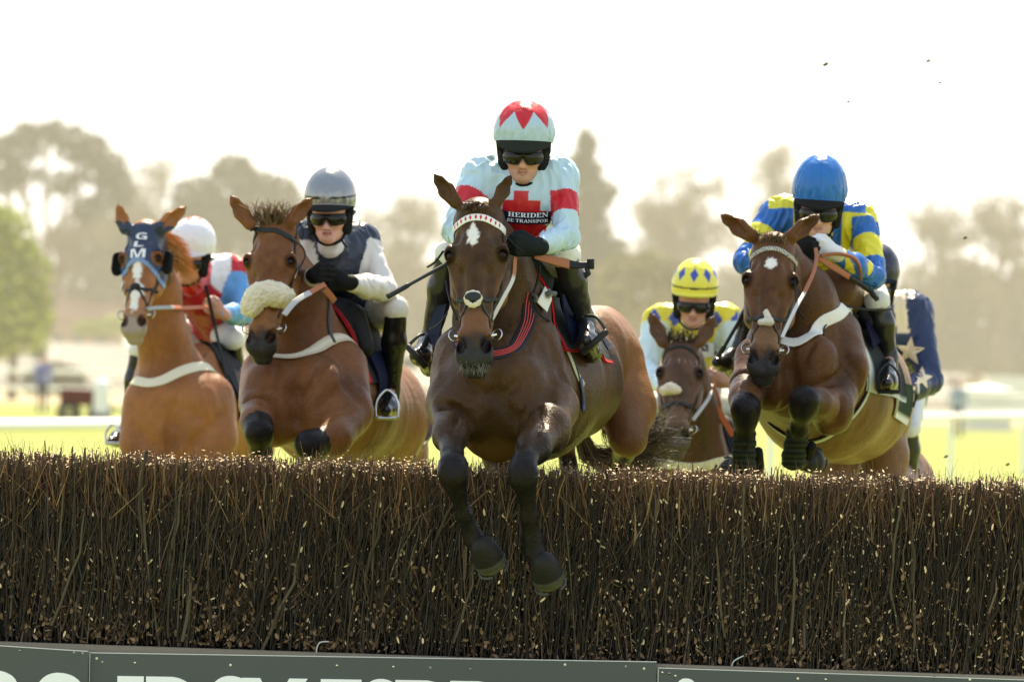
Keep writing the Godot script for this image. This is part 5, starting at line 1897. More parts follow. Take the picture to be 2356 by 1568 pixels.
func leader_rider() -> void:
	var A := func(x, y, z): return P(891.6 + x * 0.42187, 201.3 + y * 0.42187, z)
	var f := frame_of(A.call(738, 500, -0.03), Vector3(0.0, 1, 0.16), Vector3(-0.03, -0.16, 1), 1.0)
	var J := {"shl": A.call(505, 490, -0.08), "shr": A.call(955, 490, -0.08), "ell": A.call(365, 775, 0.06), "elr": A.call(975, 815, 0.08), "wrl": A.call(490, 890, 0.3), "wrr": A.call(800, 868, 0.28), "chest": A.call(735, 620, -0.12), "waist": A.call(750, 800, -0.35), "pelvis": A.call(790, 870, -0.62),
		"hipl": A.call(620, 920, -0.55), "hipr": A.call(900, 920, -0.5), "knl": A.call(335, 905, -0.12), "knr": A.call(962, 905, -0.12), "anl": A.call(235, 1370, -0.28), "anr": A.call(1082, 1275, -0.28), "tol": A.call(150, 1455, -0.02), "tor": A.call(1085, 1375, -0.02), "hel": A.call(225, 1545, -0.3), "her": A.call(1125, 1470, -0.26), "f": f,
		"hand_l": [Vector3(0.8, 0.1, 0.5), Vector3(0, 1, 0.1), Vector3(0.4, 0, -1)], "hand_r": [Vector3(-0.9, 0.05, 0.35), Vector3(0, 1, 0.15), Vector3(-0.3, -0.2, -1)]}
	var blue := Color(0.42, 0.57, 0.66)
	var red := Color(0.47, 0.012, 0.022)
	var chest: Vector3 = J.chest
	var silks := func(p: Vector3, n: Vector3) -> Color:
		for e in ["l", "r"]:
			var a: Vector3 = J["sh" + e]
			var ab: Vector3 = J["el" + e] - a
			var t := (p - a).dot(ab) / ab.length_squared()
			var off := (p - a - ab * t).length()
			if t > 0.12 and off < 0.083 and absf(p.x - chest.x) > 0.115:
				return red if t > 0.34 and t < 0.66 else blue
		var d := p - chest
		if d.z > -0.08 and absf(d.x) < 0.115 and d.y < 0.04:
			var ax := absf(d.x + 0.004)
			if ax < 0.030 or (ax < 0.078 and d.y < 0.002) or (ax < 0.105 and d.y < -0.04 and d.y > -0.13):
				return red
		return blue
	var S := {"silks": silks, "breeches": Color(0.66, 0.66, 0.64), "boots": Color(0.02, 0.023, 0.027), "glove_l": Color(0.015, 0.016, 0.017), "glove_r": Color(0.015, 0.016, 0.017), "skin": Color(0.52, 0.29, 0.20), "stubble": 0.6, "cell": 0.0055, "puff": 0.006, "fold": 0.012}
	var t := rider("person", "rider in pale blue silks with a red cross, on the leading horse", J, S)
	var star := func(th: float, ph: float, d: Vector3) -> Color:
		var u := absf(fposmod(ph / TAU * 7.0 + 0.5, 1.0) - 0.5) * 2.0
		return red if th < 1.38 - 0.60 * u else blue * 0.86
	helmet(f, t, star, M.silk, Color(0.022, 0.024, 0.02), 0.048, 0.05, Vector3(0.126, 0.130, 0.145))
	goggles(f, t, Color(0.012, 0.012, 0.012))
	# the printed band across the chest
	var a := Acc.new()
	var navy := Color(0.012, 0.016, 0.04)
	var font := SystemFont.new()
	font.font_names = PackedStringArray(["Droid Serif"])
	font.font_weight = 700
	var o: Vector3 = A.call(757, 706, 0.2)
	var ns := 30
	var nt := 4
	var place := func(x: float, y: float) -> Vector3:
		var p := o + Vector3(x, y + 0.35 * (x * x) * 2.0, 0)
		return shoot(S.bones, p, Vector3(0, 0, -1)) + Vector3(0, 0, 0.009)
	for j in nt + 1:
		for k in ns + 1:
			a.v.append(place.call(lerpf(-0.096, 0.10, float(k) / ns), lerpf(-0.024, 0.024, float(j) / nt)))
			a.n.append(Vector3.BACK)
			a.c.append(navy)
	for j in nt:
		for k in ns:
			var b := j * (ns + 1) + k
			quad(a, b, b + 1, b + ns + 2, b + ns + 1, false)
	renormal(a)
	put("chest_band", a, M.cloth, t)
	for w in [["HERIDEN", 0.0035, 0.021, 0.166, 0.008], ["SE TRANSPOR", -0.0175, 0.015, 0.170, 0.006]]:
		var tm := TextMesh.new()
		tm.font = font
		tm.text = w[0]
		tm.font_size = 32
		tm.depth = 0.0
		tm.pixel_size = 0.01
		tm.curve_step = 2.0
		var arr := tm.get_mesh_arrays()
		var bx := tm.get_aabb()
		a = Acc.new()
		for v in arr[Mesh.ARRAY_VERTEX]:
			var x: float = (v.x - bx.get_center().x) / bx.size.x * w[3] + w[4]
			var y: float = w[1] + (v.y - bx.position.y) / bx.size.y * (w[2] * 0.85)
			a.v.append(place.call(x, y) + Vector3(0, 0, 0.0022))
			a.n.append(Vector3.BACK)
			a.c.append(Color(0.75, 0.77, 0.8))
		a.i = arr[Mesh.ARRAY_INDEX] if arr[Mesh.ARRAY_INDEX] != null else PackedInt32Array(range(a.v.size()))
		put("chest_lettering", a, M.vinyl_print, t)
	whip("long black whip held across behind the leading horse's head", A.call(560, 830, 0.25), A.call(0, 1138, 0.5), 0.2)

# ---------------------------------------------------------------- the other runners
func wrapped(p: Vector3, a: Vector3, b: Vector3, r: float) -> bool:
	var u := clampf((p - a).dot(b - a) / (b - a).length_squared(), 0.0, 1.0)
	return (p - a.lerp(b, u)).length() < r

func trim(a: Acc, keep: Callable) -> void:          # keep only the faces whose middle passes
	var o := PackedInt32Array()
	var t := 0
	while t < a.i.size():
		var m := (a.v[a.i[t]] + a.v[a.i[t + 1]] + a.v[a.i[t + 2]]) / 3.0
		if keep.call(m):
			o.append(a.i[t])
			o.append(a.i[t + 1])
			o.append(a.i[t + 2])
		t += 3
	a.i = o

func swell(bones: Array, g: float) -> Array:
	var o := []
	for b in bones:
		var c: Array = b.duplicate()
		if not c[7]:
			c[2] += g
			c[3] += g
		o.append(c)
	return o

# C: name label origin h hb bb coat dark black tan muzzle marks leg_y (below it forelegs darken) leg_z cell
func horse(C: Dictionary) -> Node3D:
	var t := thing("racehorse", C.label, "horse", C.origin)
	var black := Color(0.012, 0.011, 0.010)
	var cc := func(p: Vector3, n: Vector3) -> Color:
		var e := nz.get_noise_3d(p.x * 9.0, p.y * 6.0, p.z * 9.0)
		var f := nz.get_noise_3d(p.x * 150.0, p.y * 45.0, p.z * 150.0) * 1.5
		var c: Color = C.coat.lerp(C.dark, clampf(0.35 + e * 0.9, 0.0, 1.0))
		c = c.lerp(C.tan, sm(C.back_z + 0.2, C.back_z - 0.4, p.z) * 0.75)
		if C.has("leg_y") and p.z > C.leg_z:
			c = c.lerp(black, sm(C.leg_y + 0.016, C.leg_y - 0.012, p.y + e * 0.03))
		for k in C.get("points", []):
			if wrapped(p, k[0], k[1], k[2] + e * 0.012):
				c = black
		return c * (1.0 + f * 0.13)
	var a := Acc.new()
	skin(a, C.bb, C.cell, cc, coat_rough(0.0035))
	skin(a, C.hb, C.cell2, head_colour(C.h, C.coat, C.dark, C.muzzle, C.marks, C.tan), null)
	put("body", a, M.coat, t)
	eyes(C.h, t)
	return t

func forelock(t: Node3D, h: Dictionary, hb: Array, n: int, long: float, c0: Color, c1: Color) -> void:
	var a := Acc.new()
	for j in n:
		var r := onto(hb, hp(h, rng.randf_range(-0.11, 0.11), rng.randf_range(-0.04, 0.03), 0.0), 0.0, 2)
		hair(a, r[0], (r[1] * 0.4 + Vector3(rng.randfn() * 0.45, 0.9 + rng.randf() * 0.4, rng.randfn() * 0.35)).normalized(), Vector3(rng.randfn() * 0.25, -0.25, 0.1), long * rng.randf_range(0.4, 1.1), 0.0026, c0.lerp(c1, rng.randf()), 3)
	put("forelock", a, M.hair, t)

func fleece(a: Acc, pts: Array, r: float, bumpy: float, col: Color) -> void:
	var o := []
	for j in pts.size() - 1:
		o.append(bone(pts[j], pts[j + 1], r, r, 0.02))
	skin(a, o, 0.006, func(p, n): return col * (1.0 + nz.get_noise_3d(p.x * 90.0, p.y * 90.0, p.z * 90.0) * 0.12), func(p, n): return (nz.get_noise_3d(p.x * 60.0, p.y * 60.0, p.z * 60.0) + nz.get_noise_3d(p.x * 170.0, p.y * 170.0, p.z * 170.0) * 1.3) * bumpy * 0.6)

func pts_of(list: Array) -> Array:
	var o := []
	for p in list:
		o.append(q(p[0], p[1], p[2]))
	return o

func wire(a: Acc, list: Array, r: float, col: Color) -> void:
	tube(a, curve(pts_of(list), 0.012), r, r, 6, col)

func tape(a: Acc, list: Array, w: float, th: float, col, face := Vector3(0, 0.2, 1)) -> void:
	var c := curve(pts_of(list), 0.015)
	var n := PackedVector3Array()
	for j in c.size():
		n.append(face)
	ribbon(a, c, n, w, th, col)

func parts(list: Array, t: Node3D) -> void:     # [[name, accumulator, material]]
	for p in list:
		put(p[0], p[1], M[p[2]], t)

func iron(t: Node3D, x: float, y: float, z: float, w: float, hh: float, metal := true) -> void:
	var a := Acc.new()
	var col := Color(0.6, 0.6, 0.58) if metal else Color(0.03, 0.03, 0.03)
	wire(a, [[x - w, y, z], [x - w * 0.95, y - hh * 0.6, z - 0.02], [x, y - hh, z - 0.05], [x + w * 0.95, y - hh * 0.6, z - 0.02], [x + w, y, z]], 0.006, col)
	wire(a, [[x - w, y, z], [x + w, y, z]], 0.011, col * 0.6)
	put("stirrup", a, M.steel if metal else M.tack, t)

func runner_fleece() -> void:      # bay horse with the big sheepskin noseband
	crop = Vector3(488.9, 356.6, 0.4769)
	var h := head_frame(q(277, 312, -2.25), q(214, 945, -2.0), Vector3(1, 0.05, 0.22), 0.60)
	var ears := [[q(178, 330, -2.27), q(82, 192, -2.3), Vector3(-0.25, 0, 1)], [q(372, 322, -2.27), q(485, 204, -2.32), Vector3(0.35, -0.3, 1)]]
	var hb := head_bones(h, ears, q(335, 560, -2.42), 0.12)
	var bb := []
	chain(bb, [q(310, 430, -2.4), 0.10, q(372, 680, -2.5), 0.148, q(440, 930, -2.55), 0.205], 0.08)
	chain(bb, [q(600, 820, -2.8), 0.12, q(690, 920, -3.25), 0.13], 0.14)
	chain(bb, [q(430, 1130, -2.5), 0.25, q(570, 1190, -3.0), 0.29, q(740, 1260, -3.6), 0.28, q(830, 1370, -4.1), 0.19], 0.1)
	chain(bb, [q(880, 1420, -4.2), 0.15, q(880, 1600, -4.1), 0.16], 0.1)
	for m in [[290, 1110, 300, 1290, 0.125], [505, 1110, 520, 1290, 0.125]]:
		bb.append(bone(q(m[0], m[1], -2.25), q(m[2], m[3], -2.24), m[4], m[4] * 0.9, 0.09))
	bb.append(bone(q(235, 1040, -2.38), q(232, 1200, -2.3), 0.09, 0.10, 0.07))
	bb.append(bone(q(640, 1010, -2.45), q(648, 1220, -2.3), 0.10, 0.115, 0.07))
	chain(bb, [q(232, 1200, -2.2), 0.092, q(212, 1290, -1.98), 0.068, q(224, 1335, -1.9), 0.058, q(236, 1440, -1.98), 0.042, q(248, 1600, -2.1), 0.034], 0.04)
	chain(bb, [q(650, 1250, -2.25), 0.11, q(585, 1362, -2.0), 0.076, q(470, 1400, -1.88), 0.058, q(470, 1500, -2.05), 0.042, q(520, 1600, -2.2), 0.036], 0.045)
	groove(bb, [q(395, 1040, -2.1), q(400, 1150, -2.1), q(405, 1280, -2.1), q(400, 1420, -2.1)], 0.03, 0.0200, 0.028)
	groove(bb, [q(170, 1190, -2.1), q(240, 1230, -2.1), q(320, 1300, -2.1)], 0.025, 0.0175, 0.028)
	groove(bb, [q(730, 1120, -2.2), q(660, 1210, -2.1), q(560, 1270, -2.05), q(480, 1330, -2.05)], 0.025, 0.0175, 0.028)
	groove(bb, [q(300, 1030, -2.2), q(340, 1130, -2.1), q(385, 1180, -2.1)], 0.02, 0.0088, 0.028)
	groove(bb, [q(540, 1010, -2.2), q(480, 1110, -2.1), q(420, 1180, -2.1)], 0.02, 0.0088, 0.028)
	groove(bb, [q(620, 1000, -2.3), q(640, 1100, -2.2), q(690, 1220, -2.2)], 0.02, 0.0100, 0.028)
	var C := {"label": "bay horse with a thick cream sheepskin noseband and tufted forelock", "origin": Vector3(q(430, 1100, -2.8).x, 0, -2.8), "h": h, "hb": hb, "bb": bb, "coat": Color(0.170, 0.071, 0.027), "dark": Color(0.085, 0.035, 0.014), "tan": Color(0.26, 0.125, 0.05), "muzzle": Color(0.028, 0.025, 0.024), "marks": [], "back_z": -3.2, "points": [[q(224, 1318, -1.9), q(248, 1600, -2.1), 0.083], [q(475, 1400, -1.88), q(445, 1410, -1.86), 0.088], [q(470, 1470, -2.0), q(520, 1600, -2.2), 0.08]], "cell": 0.0145, "cell2": 0.0068}
	var t := horse(C)
	forelock(t, h, hb, 190, 0.13, Color(0.03, 0.018, 0.012), Color(0.30, 0.2, 0.12))
	var br := bridle(h, hb, t, Color(0.025, 0.028, 0.03), 0.022, Color(0.02, 0.022, 0.022), false)
	var a := Acc.new()
	var f := []
	for p in [[100, 682, -2.0], [130, 640, -1.98], [185, 612, -1.97], [250, 604, -1.97], [315, 616, -1.99], [365, 642, -2.03], [392, 676, -2.08]]:
		f.append(onto(hb, q(p[0], p[1], p[2]), 0.03)[0])
	fleece(a, f, 0.051, 0.008, Color(0.66, 0.60, 0.44))
	put("sheepskin_noseband", a, M.fleece, br)
	a = Acc.new()
	strap(a, bb, pts_of([[225, 955, -2.3], [300, 978, -2.25], [400, 968, -2.25], [500, 930, -2.3], [570, 903, -2.4], [660, 918, -2.5], [730, 940, -2.65]]), 0.055, 0.006, func(fr, s): return Color(0.66, 0.63, 0.48) if absf(s) < 0.8 else Color(0.5, 0.42, 0.3), 0.02, 0.004)
	var s1 := Acc.new()
	sheet(s1, bb, q(508, 690, -2.6), q(640, 740, -3.1), q(840, 1110, -3.1), q(748, 1100, -2.6), 16, 18, 0.014, 0.01, func(s, v): return Color(0.42, 0.02, 0.03) if s < 0.09 else Color(0.02, 0.02, 0.024))
	var s2 := Acc.new()
	sheet(s2, bb, q(742, 960, -2.7), q(818, 960, -3.0), q(822, 1130, -3.0), q(765, 1175, -2.75), 8, 10, 0.04, 0.006, func(s, v): return Color(0.012, 0.016, 0.05), 0.5)
	put("number_cloth", s2, M.cloth, t)
	s2 = Acc.new()
	sheet(s2, bb, q(880, 1262, -3.6), q(925, 1285, -3.9), q(940, 1385, -3.9), q(922, 1395, -3.7), 6, 6, 0.03, 0.006, func(s, v): return Color(0.45, 0.48, 0.55) if v < 0.75 else Color(0.02, 0.025, 0.06), 0.3)
	var s3 := Acc.new()
	skin(s3, [bone(q(600, 760, -2.75), q(700, 780, -2.85), 0.05, 0.05, 0.04), bone(q(680, 780, -2.75), q(735, 930, -2.7), 0.06, 0.045, 0.05)], 0.012, func(p, n): return Color(0.013, 0.013, 0.014))
	var s4 := Acc.new()
	strap(s4, bb, pts_of([[772, 1160, -2.75], [750, 1280, -2.65], [715, 1390, -2.6], [670, 1480, -2.55]]), 0.036, 0.008, func(fr, s): return Color(0.02, 0.02, 0.025) if absf(s) > 0.55 else Color(0.5, 0.5, 0.48), 0.02, 0.004)
	var s5 := Acc.new()
	strap(s5, bb, pts_of([[500, 680, -2.5], [530, 780, -2.45], [560, 890, -2.4], [572, 930, -2.4]]), 0.016, 0.006, Color(0.06, 0.065, 0.07), 0.02, 0.004)
	var s6 := Acc.new()
	tape(s6, [[345, 770, -1.95], [400, 705, -2.0], [470, 662, -2.1]], 0.026, 0.006, Color(0.42, 0.42, 0.40))
	tape(s6, [[466, 664, -2.1], [500, 645, -2.15], [542, 622, -2.2]], 0.024, 0.006, Color(0.36, 0.14, 0.065))
	tape(s6, [[540, 645, -2.25], [570, 680, -2.3], [588, 705, -2.35]], 0.03, 0.007, Color(0.36, 0.14, 0.065))
	wire(s6, [[380, 400, -2.25], [430, 440, -2.25], [445, 490, -2.25], [410, 560, -2.2], [395, 600, -2.15]], 0.004, Color(0.02, 0.02, 0.02))
	wire(s6, [[415, 320, -2.3], [438, 370, -2.3], [430, 410, -2.3]], 0.004, Color(0.02, 0.02, 0.02))
	parts([["breast_girth", a, "cloth"], ["saddle_cloth", s1, "cloth"], ["number_cloth", s2, "cloth"], ["saddle", s3, "tack"], ["girth", s4, "cloth"], ["neck_strap", s5, "tack"], ["reins", s6, "tack"]], t)
	iron(t, 842, 1268, -2.55, 52, 135)
	# the rider
	var fr := frame_of(q(568, 408, -2.62), Vector3(-0.04, 1, 0.14), Vector3(-0.14, -0.12, 1), 1.0)
	var J := {"shl": q(425, 415, -2.74), "shr": q(725, 415, -2.88), "ell": q(405, 640, -2.6), "elr": q(828, 650, -2.75), "wrl": q(500, 575, -2.3), "wrr": q(640, 612, -2.4), "chest": q(575, 500, -2.82), "waist": q(640, 670, -3.05), "pelvis": q(690, 720, -3.3), "hipl": q(560, 780, -3.2), "hipr": q(760, 745, -3.2), "knl": q(430, 850, -2.9), "knr": q(885, 742, -2.78), "anl": q(330, 1150, -3.1), "anr": q(862, 1140, -2.88), "tol": q(300, 1200, -2.9), "tor": q(838, 1232, -2.55), "hel": q(320, 1220, -3.1), "her": q(868, 1240, -2.88), "f": fr,
		"hand_l": [Vector3(0.3, 0.1, 0.8), Vector3(0, 1, 0), Vector3(0.6, 0, -0.5)], "hand_r": [Vector3(-0.95, 0.0, 0.25), Vector3(0, 1, 0.1), Vector3(-0.2, -0.3, -1)]}
	var navy := Color(0.022, 0.030, 0.052)
	var silks := func(p: Vector3, n: Vector3) -> Color:
		for e in ["l", "r"]:
			var o: Vector3 = J["sh" + e]
			var ab: Vector3 = J["el" + e] - o
			var u := (p - o).dot(ab) / ab.length_squared()
			if u > 0.16 and (p - o - ab * u).length() < 0.095 or wrapped(p, J["el" + e], J["wr" + e], 0.062):
				return Color(0.60, 0.585, 0.55)
		return navy if (p - fr * Vector3(0, -0.02, 0.0)).length() > 0.066 else Color(0.6, 0.6, 0.6)
	var r := rider("person", "rider in a silver grey cap, navy body and cream sleeves", J, {"silks": silks, "breeches": Color(0.62, 0.60, 0.56), "boots": Color(0.011, 0.011, 0.011), "glove_l": Color(0.014, 0.014, 0.014), "glove_r": Color(0.014, 0.014, 0.014), "skip_l": true, "skin": Color(0.58, 0.33, 0.25), "stubble": 0.1, "cell": 0.0095})
	helmet(fr, r, func(th, ph, d): return Color(0.03, 0.03, 0.034) if absf(th - 1.50) < 0.035 and absf(sin(ph * 1.5)) > 0.25 else Color(0.23, 0.24, 0.255), M.satin, Color(0.02, 0.02, 0.02), 0.03, 0.02)
	goggles(fr, r, Color(0.012, 0.012, 0.012), 0.004)

func runner_blue() -> void:        # dark bay at the right with black leg boots
	crop = Vector3(1581.8, 345.1, 0.49524)
	var h := head_frame(q(396, 408, -1.75), q(346, 1030, -1.48), Vector3(1, 0.03, 0.1), 0.615)
	var ears := [[q(296, 398, -1.8), q(150, 296, -1.86), Vector3(-0.3, -0.5, 1)], [q(484, 402, -1.8), q(618, 299, -1.86), Vector3(0.3, -0.5, 1)]]
	var hb := head_bones(h, ears, q(430, 640, -1.95), 0.13)
	var bb := []
	chain(bb, [q(430, 520, -1.95), 0.11, q(500, 700, -2.05), 0.17, q(540, 870, -2.15), 0.21], 0.08)
	chain(bb, [q(690, 650, -2.4), 0.10, q(760, 730, -2.9), 0.12], 0.14)
	chain(bb, [q(510, 1000, -2.15), 0.25, q(630, 1120, -2.7), 0.30, q(730, 1140, -3.2), 0.30, q(830, 1170, -3.8), 0.23], 0.1)
	bb.append(bone(q(310, 960, -2.0), q(295, 1100, -1.87), 0.085, 0.085, 0.07))
	bb.append(bone(q(700, 850, -2.15), q(738, 1010, -1.98), 0.10, 0.105, 0.07))
	bb.append(bone(q(405, 970, -1.85), q(400, 1110, -1.84), 0.105, 0.10, 0.05))
	bb.append(bone(q(590, 970, -1.84), q(600, 1110, -1.83), 0.11, 0.10, 0.05))
	chain(bb, [q(285, 1090, -1.85), 0.088, q(272, 1150, -1.6), 0.072, q(270, 1205, -1.48), 0.060, q(270, 1260, -1.49), 0.046, q(266, 1340, -1.53), 0.038, q(262, 1480, -1.6), 0.038, q(235, 1510, -1.68), 0.036], 0.03)
	chain(bb, [q(705, 1080, -1.98), 0.112, q(668, 1200, -1.78), 0.092, q(600, 1172, -1.6), 0.066, q(545, 1160, -1.48), 0.056, q(535, 1205, -1.5), 0.05, q(520, 1290, -1.6), 0.038, q(492, 1430, -1.75), 0.040, q(540, 1450, -1.85), 0.038], 0.035)
	bb.append(bone(q(690, 1250, -1.82), q(655, 1270, -1.82), 0.058, 0.05, 0.05))
	groove(bb, [q(480, 930, -1.75), q(478, 1030, -1.75), q(475, 1130, -1.75), q(450, 1230, -1.8)], 0.03, 0.0200, 0.028)
	groove(bb, [q(220, 1080, -1.8), q(290, 1060, -1.75), q(340, 1100, -1.75), q(350, 1200, -1.75)], 0.022, 0.0175, 0.028)
	groove(bb, [q(780, 1010, -1.85), q(700, 1060, -1.8), q(600, 1090, -1.7), q(540, 1100, -1.72)], 0.022, 0.0175, 0.028)
	groove(bb, [q(700, 860, -2.0), q(710, 960, -1.9), q(770, 1080, -1.9), q(800, 1180, -1.95)], 0.02, 0.0112, 0.028)
	groove(bb, [q(600, 900, -1.8), q(540, 980, -1.75), q(490, 1010, -1.75)], 0.02, 0.0100, 0.028)
	groove(bb, [q(700, 1150, -1.7), q(690, 1250, -1.7), q(640, 1320, -1.7)], 0.016, 0.0088, 0.028)
	bb.append(bone(q(860, 1120, -3.9), q(890, 1180, -4.1), 0.15, 0.15, 0.1))
	chain(bb, [q(905, 1210, -3.9), 0.11, q(935, 1420, -3.7), 0.088, q(940, 1640, -3.6), 0.07], 0.06)
	chain(bb, [q(720, 1300, -3.9), 0.13, q(700, 1480, -3.7), 0.085, q(690, 1640, -3.6), 0.06], 0.06)
	var C := {"label": "dark bay horse at the right with a small white star and black leg boots", "origin": Vector3(q(600, 1100, -2.6).x, 0, -2.6), "h": h, "hb": hb, "bb": bb, "coat": Color(0.108, 0.048, 0.019), "dark": Color(0.046, 0.023, 0.012), "tan": Color(0.22, 0.125, 0.06), "muzzle": Color(0.030, 0.028, 0.029), "marks": [[0.0, 0.185, 0.042, 0.045]], "back_z": -2.45, "points": [[q(270, 1200, -1.48), q(262, 1490, -1.6), 0.078], [q(548, 1162, -1.48), q(535, 1210, -1.5), 0.078], [q(535, 1210, -1.5), q(492, 1430, -1.75), 0.066], [q(492, 1430, -1.75), q(545, 1450, -1.86), 0.06]], "cell": 0.0145, "cell2": 0.0068}
	var t := horse(C)
	forelock(t, h, hb, 140, 0.05, Color(0.03, 0.02, 0.014), Color(0.25, 0.16, 0.09))
	hoof(t, q(240, 1505, -1.68), q(180, 1480, -1.80), 0.040, 0.058, Color(0.05, 0.048, 0.04))
	hoof(t, q(545, 1450, -1.84), q(605, 1440, -1.92), 0.040, 0.058, Color(0.05, 0.048, 0.04))
	var a := Acc.new()     # leg boots
	for b in [[267, 1325, -1.53, 262, 1500, -1.62, 0.05], [516, 1300, -1.62, 492, 1435, -1.76, 0.05]]:
		a = Acc.new()
		skin(a, [bone(q(b[0], b[1], b[2]), q(b[3], b[4], b[5]), b[6], b[6] * 1.08, 0.01)], 0.008, func(p, n): return Color(0.022, 0.028, 0.022) * (1.0 + 0.5 * sin(p.y * 260.0)), func(p, n): return 0.002 * signf(sin(p.y * 130.0)))
		put("leg_boot", a, M.cloth, t)
		a = Acc.new()
		skin(a, [bone(q(b[0] + 62, b[1] + 75, b[2] - 0.06), q(b[3] + 66, b[4] - 20, b[5] - 0.06), 0.022, 0.03, 0.01)], 0.008, func(p, n): return Color(0.014, 0.014, 0.014))
		put("boot_strap", a, M.cloth, t)
	var br := bridle(h, hb, t, func(fr, s): return Color(0.62, 0.58, 0.38) if fposmod(fr * 26.0 + s * 0.6, 1.0) < 0.5 else Color(0.02, 0.04, 0.12), 0.022, Color(0.024, 0.028, 0.028), true)
	a = Acc.new()
	var c0: Vector3 = onto(hb, hp(h, -0.005, 0.58, 0.02), 0.005)[0]
	fleece(a, [c0 - h.x * 0.02 + h.y * 0.03, c0 + h.x * 0.02 + h.y * 0.03, c0 + h.y * -0.02], 0.014, 0.004, Color(0.6, 0.56, 0.45))
	put("fleece_pad", a, M.fleece, br)
	a = Acc.new()
	strap(a, bb, pts_of([[410, 878, -1.8], [470, 886, -1.78], [540, 872, -1.78], [610, 822, -1.85], [670, 770, -1.98], [725, 748, -2.15], [790, 768, -2.4]]), 0.058, 0.006, Color(0.68, 0.67, 0.62), 0.02, 0.004)
	var s1 := Acc.new()
	sheet(s1, bb, q(755, 740, -2.3), q(860, 800, -3.0), q(905, 1160, -3.0), q(838, 1120, -2.3), 14, 18, 0.014, 0.01, func(s, v): return Color(0.55, 0.58, 0.53) if s < 0.10 or v > 0.95 else Color(0.03, 0.034, 0.034))
	put("saddle_cloth", s1, M.cloth, t)
	s1 = Acc.new()
	sheet(s1, bb, q(852, 1060, -2.6), q(935, 1110, -3.1), q(940, 1240, -3.1), q(905, 1215, -2.8), 8, 8, 0.014, 0.008, func(s, v): return Color(0.6, 0.6, 0.55) if s < 0.2 or v > 0.85 else Color(0.03, 0.05, 0.035))
	var s2 := Acc.new()
	sheet(s2, bb, q(810, 770, -2.5), q(900, 790, -2.8), q(940, 850, -2.75), q(855, 930, -2.4), 10, 10, 0.05, 0.006, func(s, v): return Color(0.010, 0.011, 0.028), 0.7)
	put("number_cloth", s2, M.cloth, t)
	s2 = Acc.new()
	sheet(s2, bb, q(945, 1105, -3.1), q(990, 1100, -3.5), q(1012, 1190, -3.5), q(985, 1170, -3.2), 6, 6, 0.03, 0.006, func(s, v): return Color(0.5, 0.5, 0.55) if v < 0.4 else Color(0.02, 0.02, 0.04), 0.3)
	var s3 := Acc.new()
	skin(s3, [bone(q(690, 620, -2.5), q(780, 680, -2.75), 0.045, 0.05, 0.04), bone(q(780, 690, -2.6), q(840, 800, -2.55), 0.05, 0.035, 0.05)], 0.012, func(p, n): return Color(0.013, 0.013, 0.014))
	var s4 := Acc.new()
	strap(s4, bb, pts_of([[850, 1090, -2.35], [815, 1220, -2.3], [740, 1330, -2.3], [640, 1410, -2.35], [520, 1430, -2.4], [420, 1400, -2.4], [335, 1310, -2.4]]), 0.052, 0.008, func(fr, s): return Color(0.6, 0.6, 0.58) if absf(s + 0.1) < 0.35 else Color(0.02, 0.022, 0.026), 0.02, 0.004)
	var s6 := Acc.new()
	tape(s6, [[440, 870, -1.5], [500, 740, -1.6], [545, 660, -1.75]], 0.016, 0.005, Color(0.5, 0.5, 0.48))
	tape(s6, [[540, 668, -1.75], [585, 570, -1.9], [600, 500, -2.0], [596, 455, -2.05]], 0.018, 0.006, Color(0.34, 0.13, 0.065))
	tape(s6, [[610, 500, -2.05], [680, 545, -2.1], [755, 590, -2.15]], 0.026, 0.008, Color(0.34, 0.13, 0.065))
	wire(s6, [[620, 490, -2.05], [700, 482, -2.1], [770, 500, -2.15], [800, 545, -2.2], [805, 605, -2.25]], 0.009, Color(0.26, 0.10, 0.05))
	wire(s6, [[752, 590, -2.15], [800, 620, -2.2], [850, 655, -2.25]], 0.012, Color(0.018, 0.018, 0.018))
	wire(s6, [[845, 640, -2.25], [862, 670, -2.25], [880, 690, -2.28]], 0.014, Color(0.02, 0.02, 0.02))
	wire(s6, [[500, 600, -1.7], [510, 720, -1.65], [545, 785, -1.65]], 0.0045, Color(0.018, 0.018, 0.018))
	wire(s6, [[690, 690, -2.1], [680, 770, -2.0], [635, 830, -1.9], [645, 920, -1.9], [690, 1010, -1.92]], 0.004, Color(0.018, 0.018, 0.018))
	wire(s6, [[605, 540, -2.15], [660, 600, -2.2], [690, 680, -2.2], [700, 730, -2.2]], 0.006, Color(0.3, 0.32, 0.32))
	wire(s6, [[720, 720, -2.2], [830, 740, -2.3], [948, 738, -2.4]], 0.006, Color(0.02, 0.02, 0.02))
	parts([["breast_girth", a, "cloth"], ["saddle_cloth", s1, "cloth"], ["number_cloth", s2, "cloth"], ["saddle", s3, "tack"], ["girth", s4, "cloth"], ["reins", s6, "tack"]], t)
	iron(t, 935, 1122, -2.3, 50, 130, false)
	tail_hair(t, q(900, 1200, -4.1), [q(900, 1150, -4.1), q(890, 1350, -4.25), q(860, 1560, -4.3)], 160, 0.03, Color(0.012, 0.01, 0.008), Color(0.06, 0.04, 0.03))
	# the rider
	var fr := frame_of(q(602, 384, -2.35), Vector3(0.03, 1, 0.24), Vector3(-0.06, -0.24, 1), 1.03)
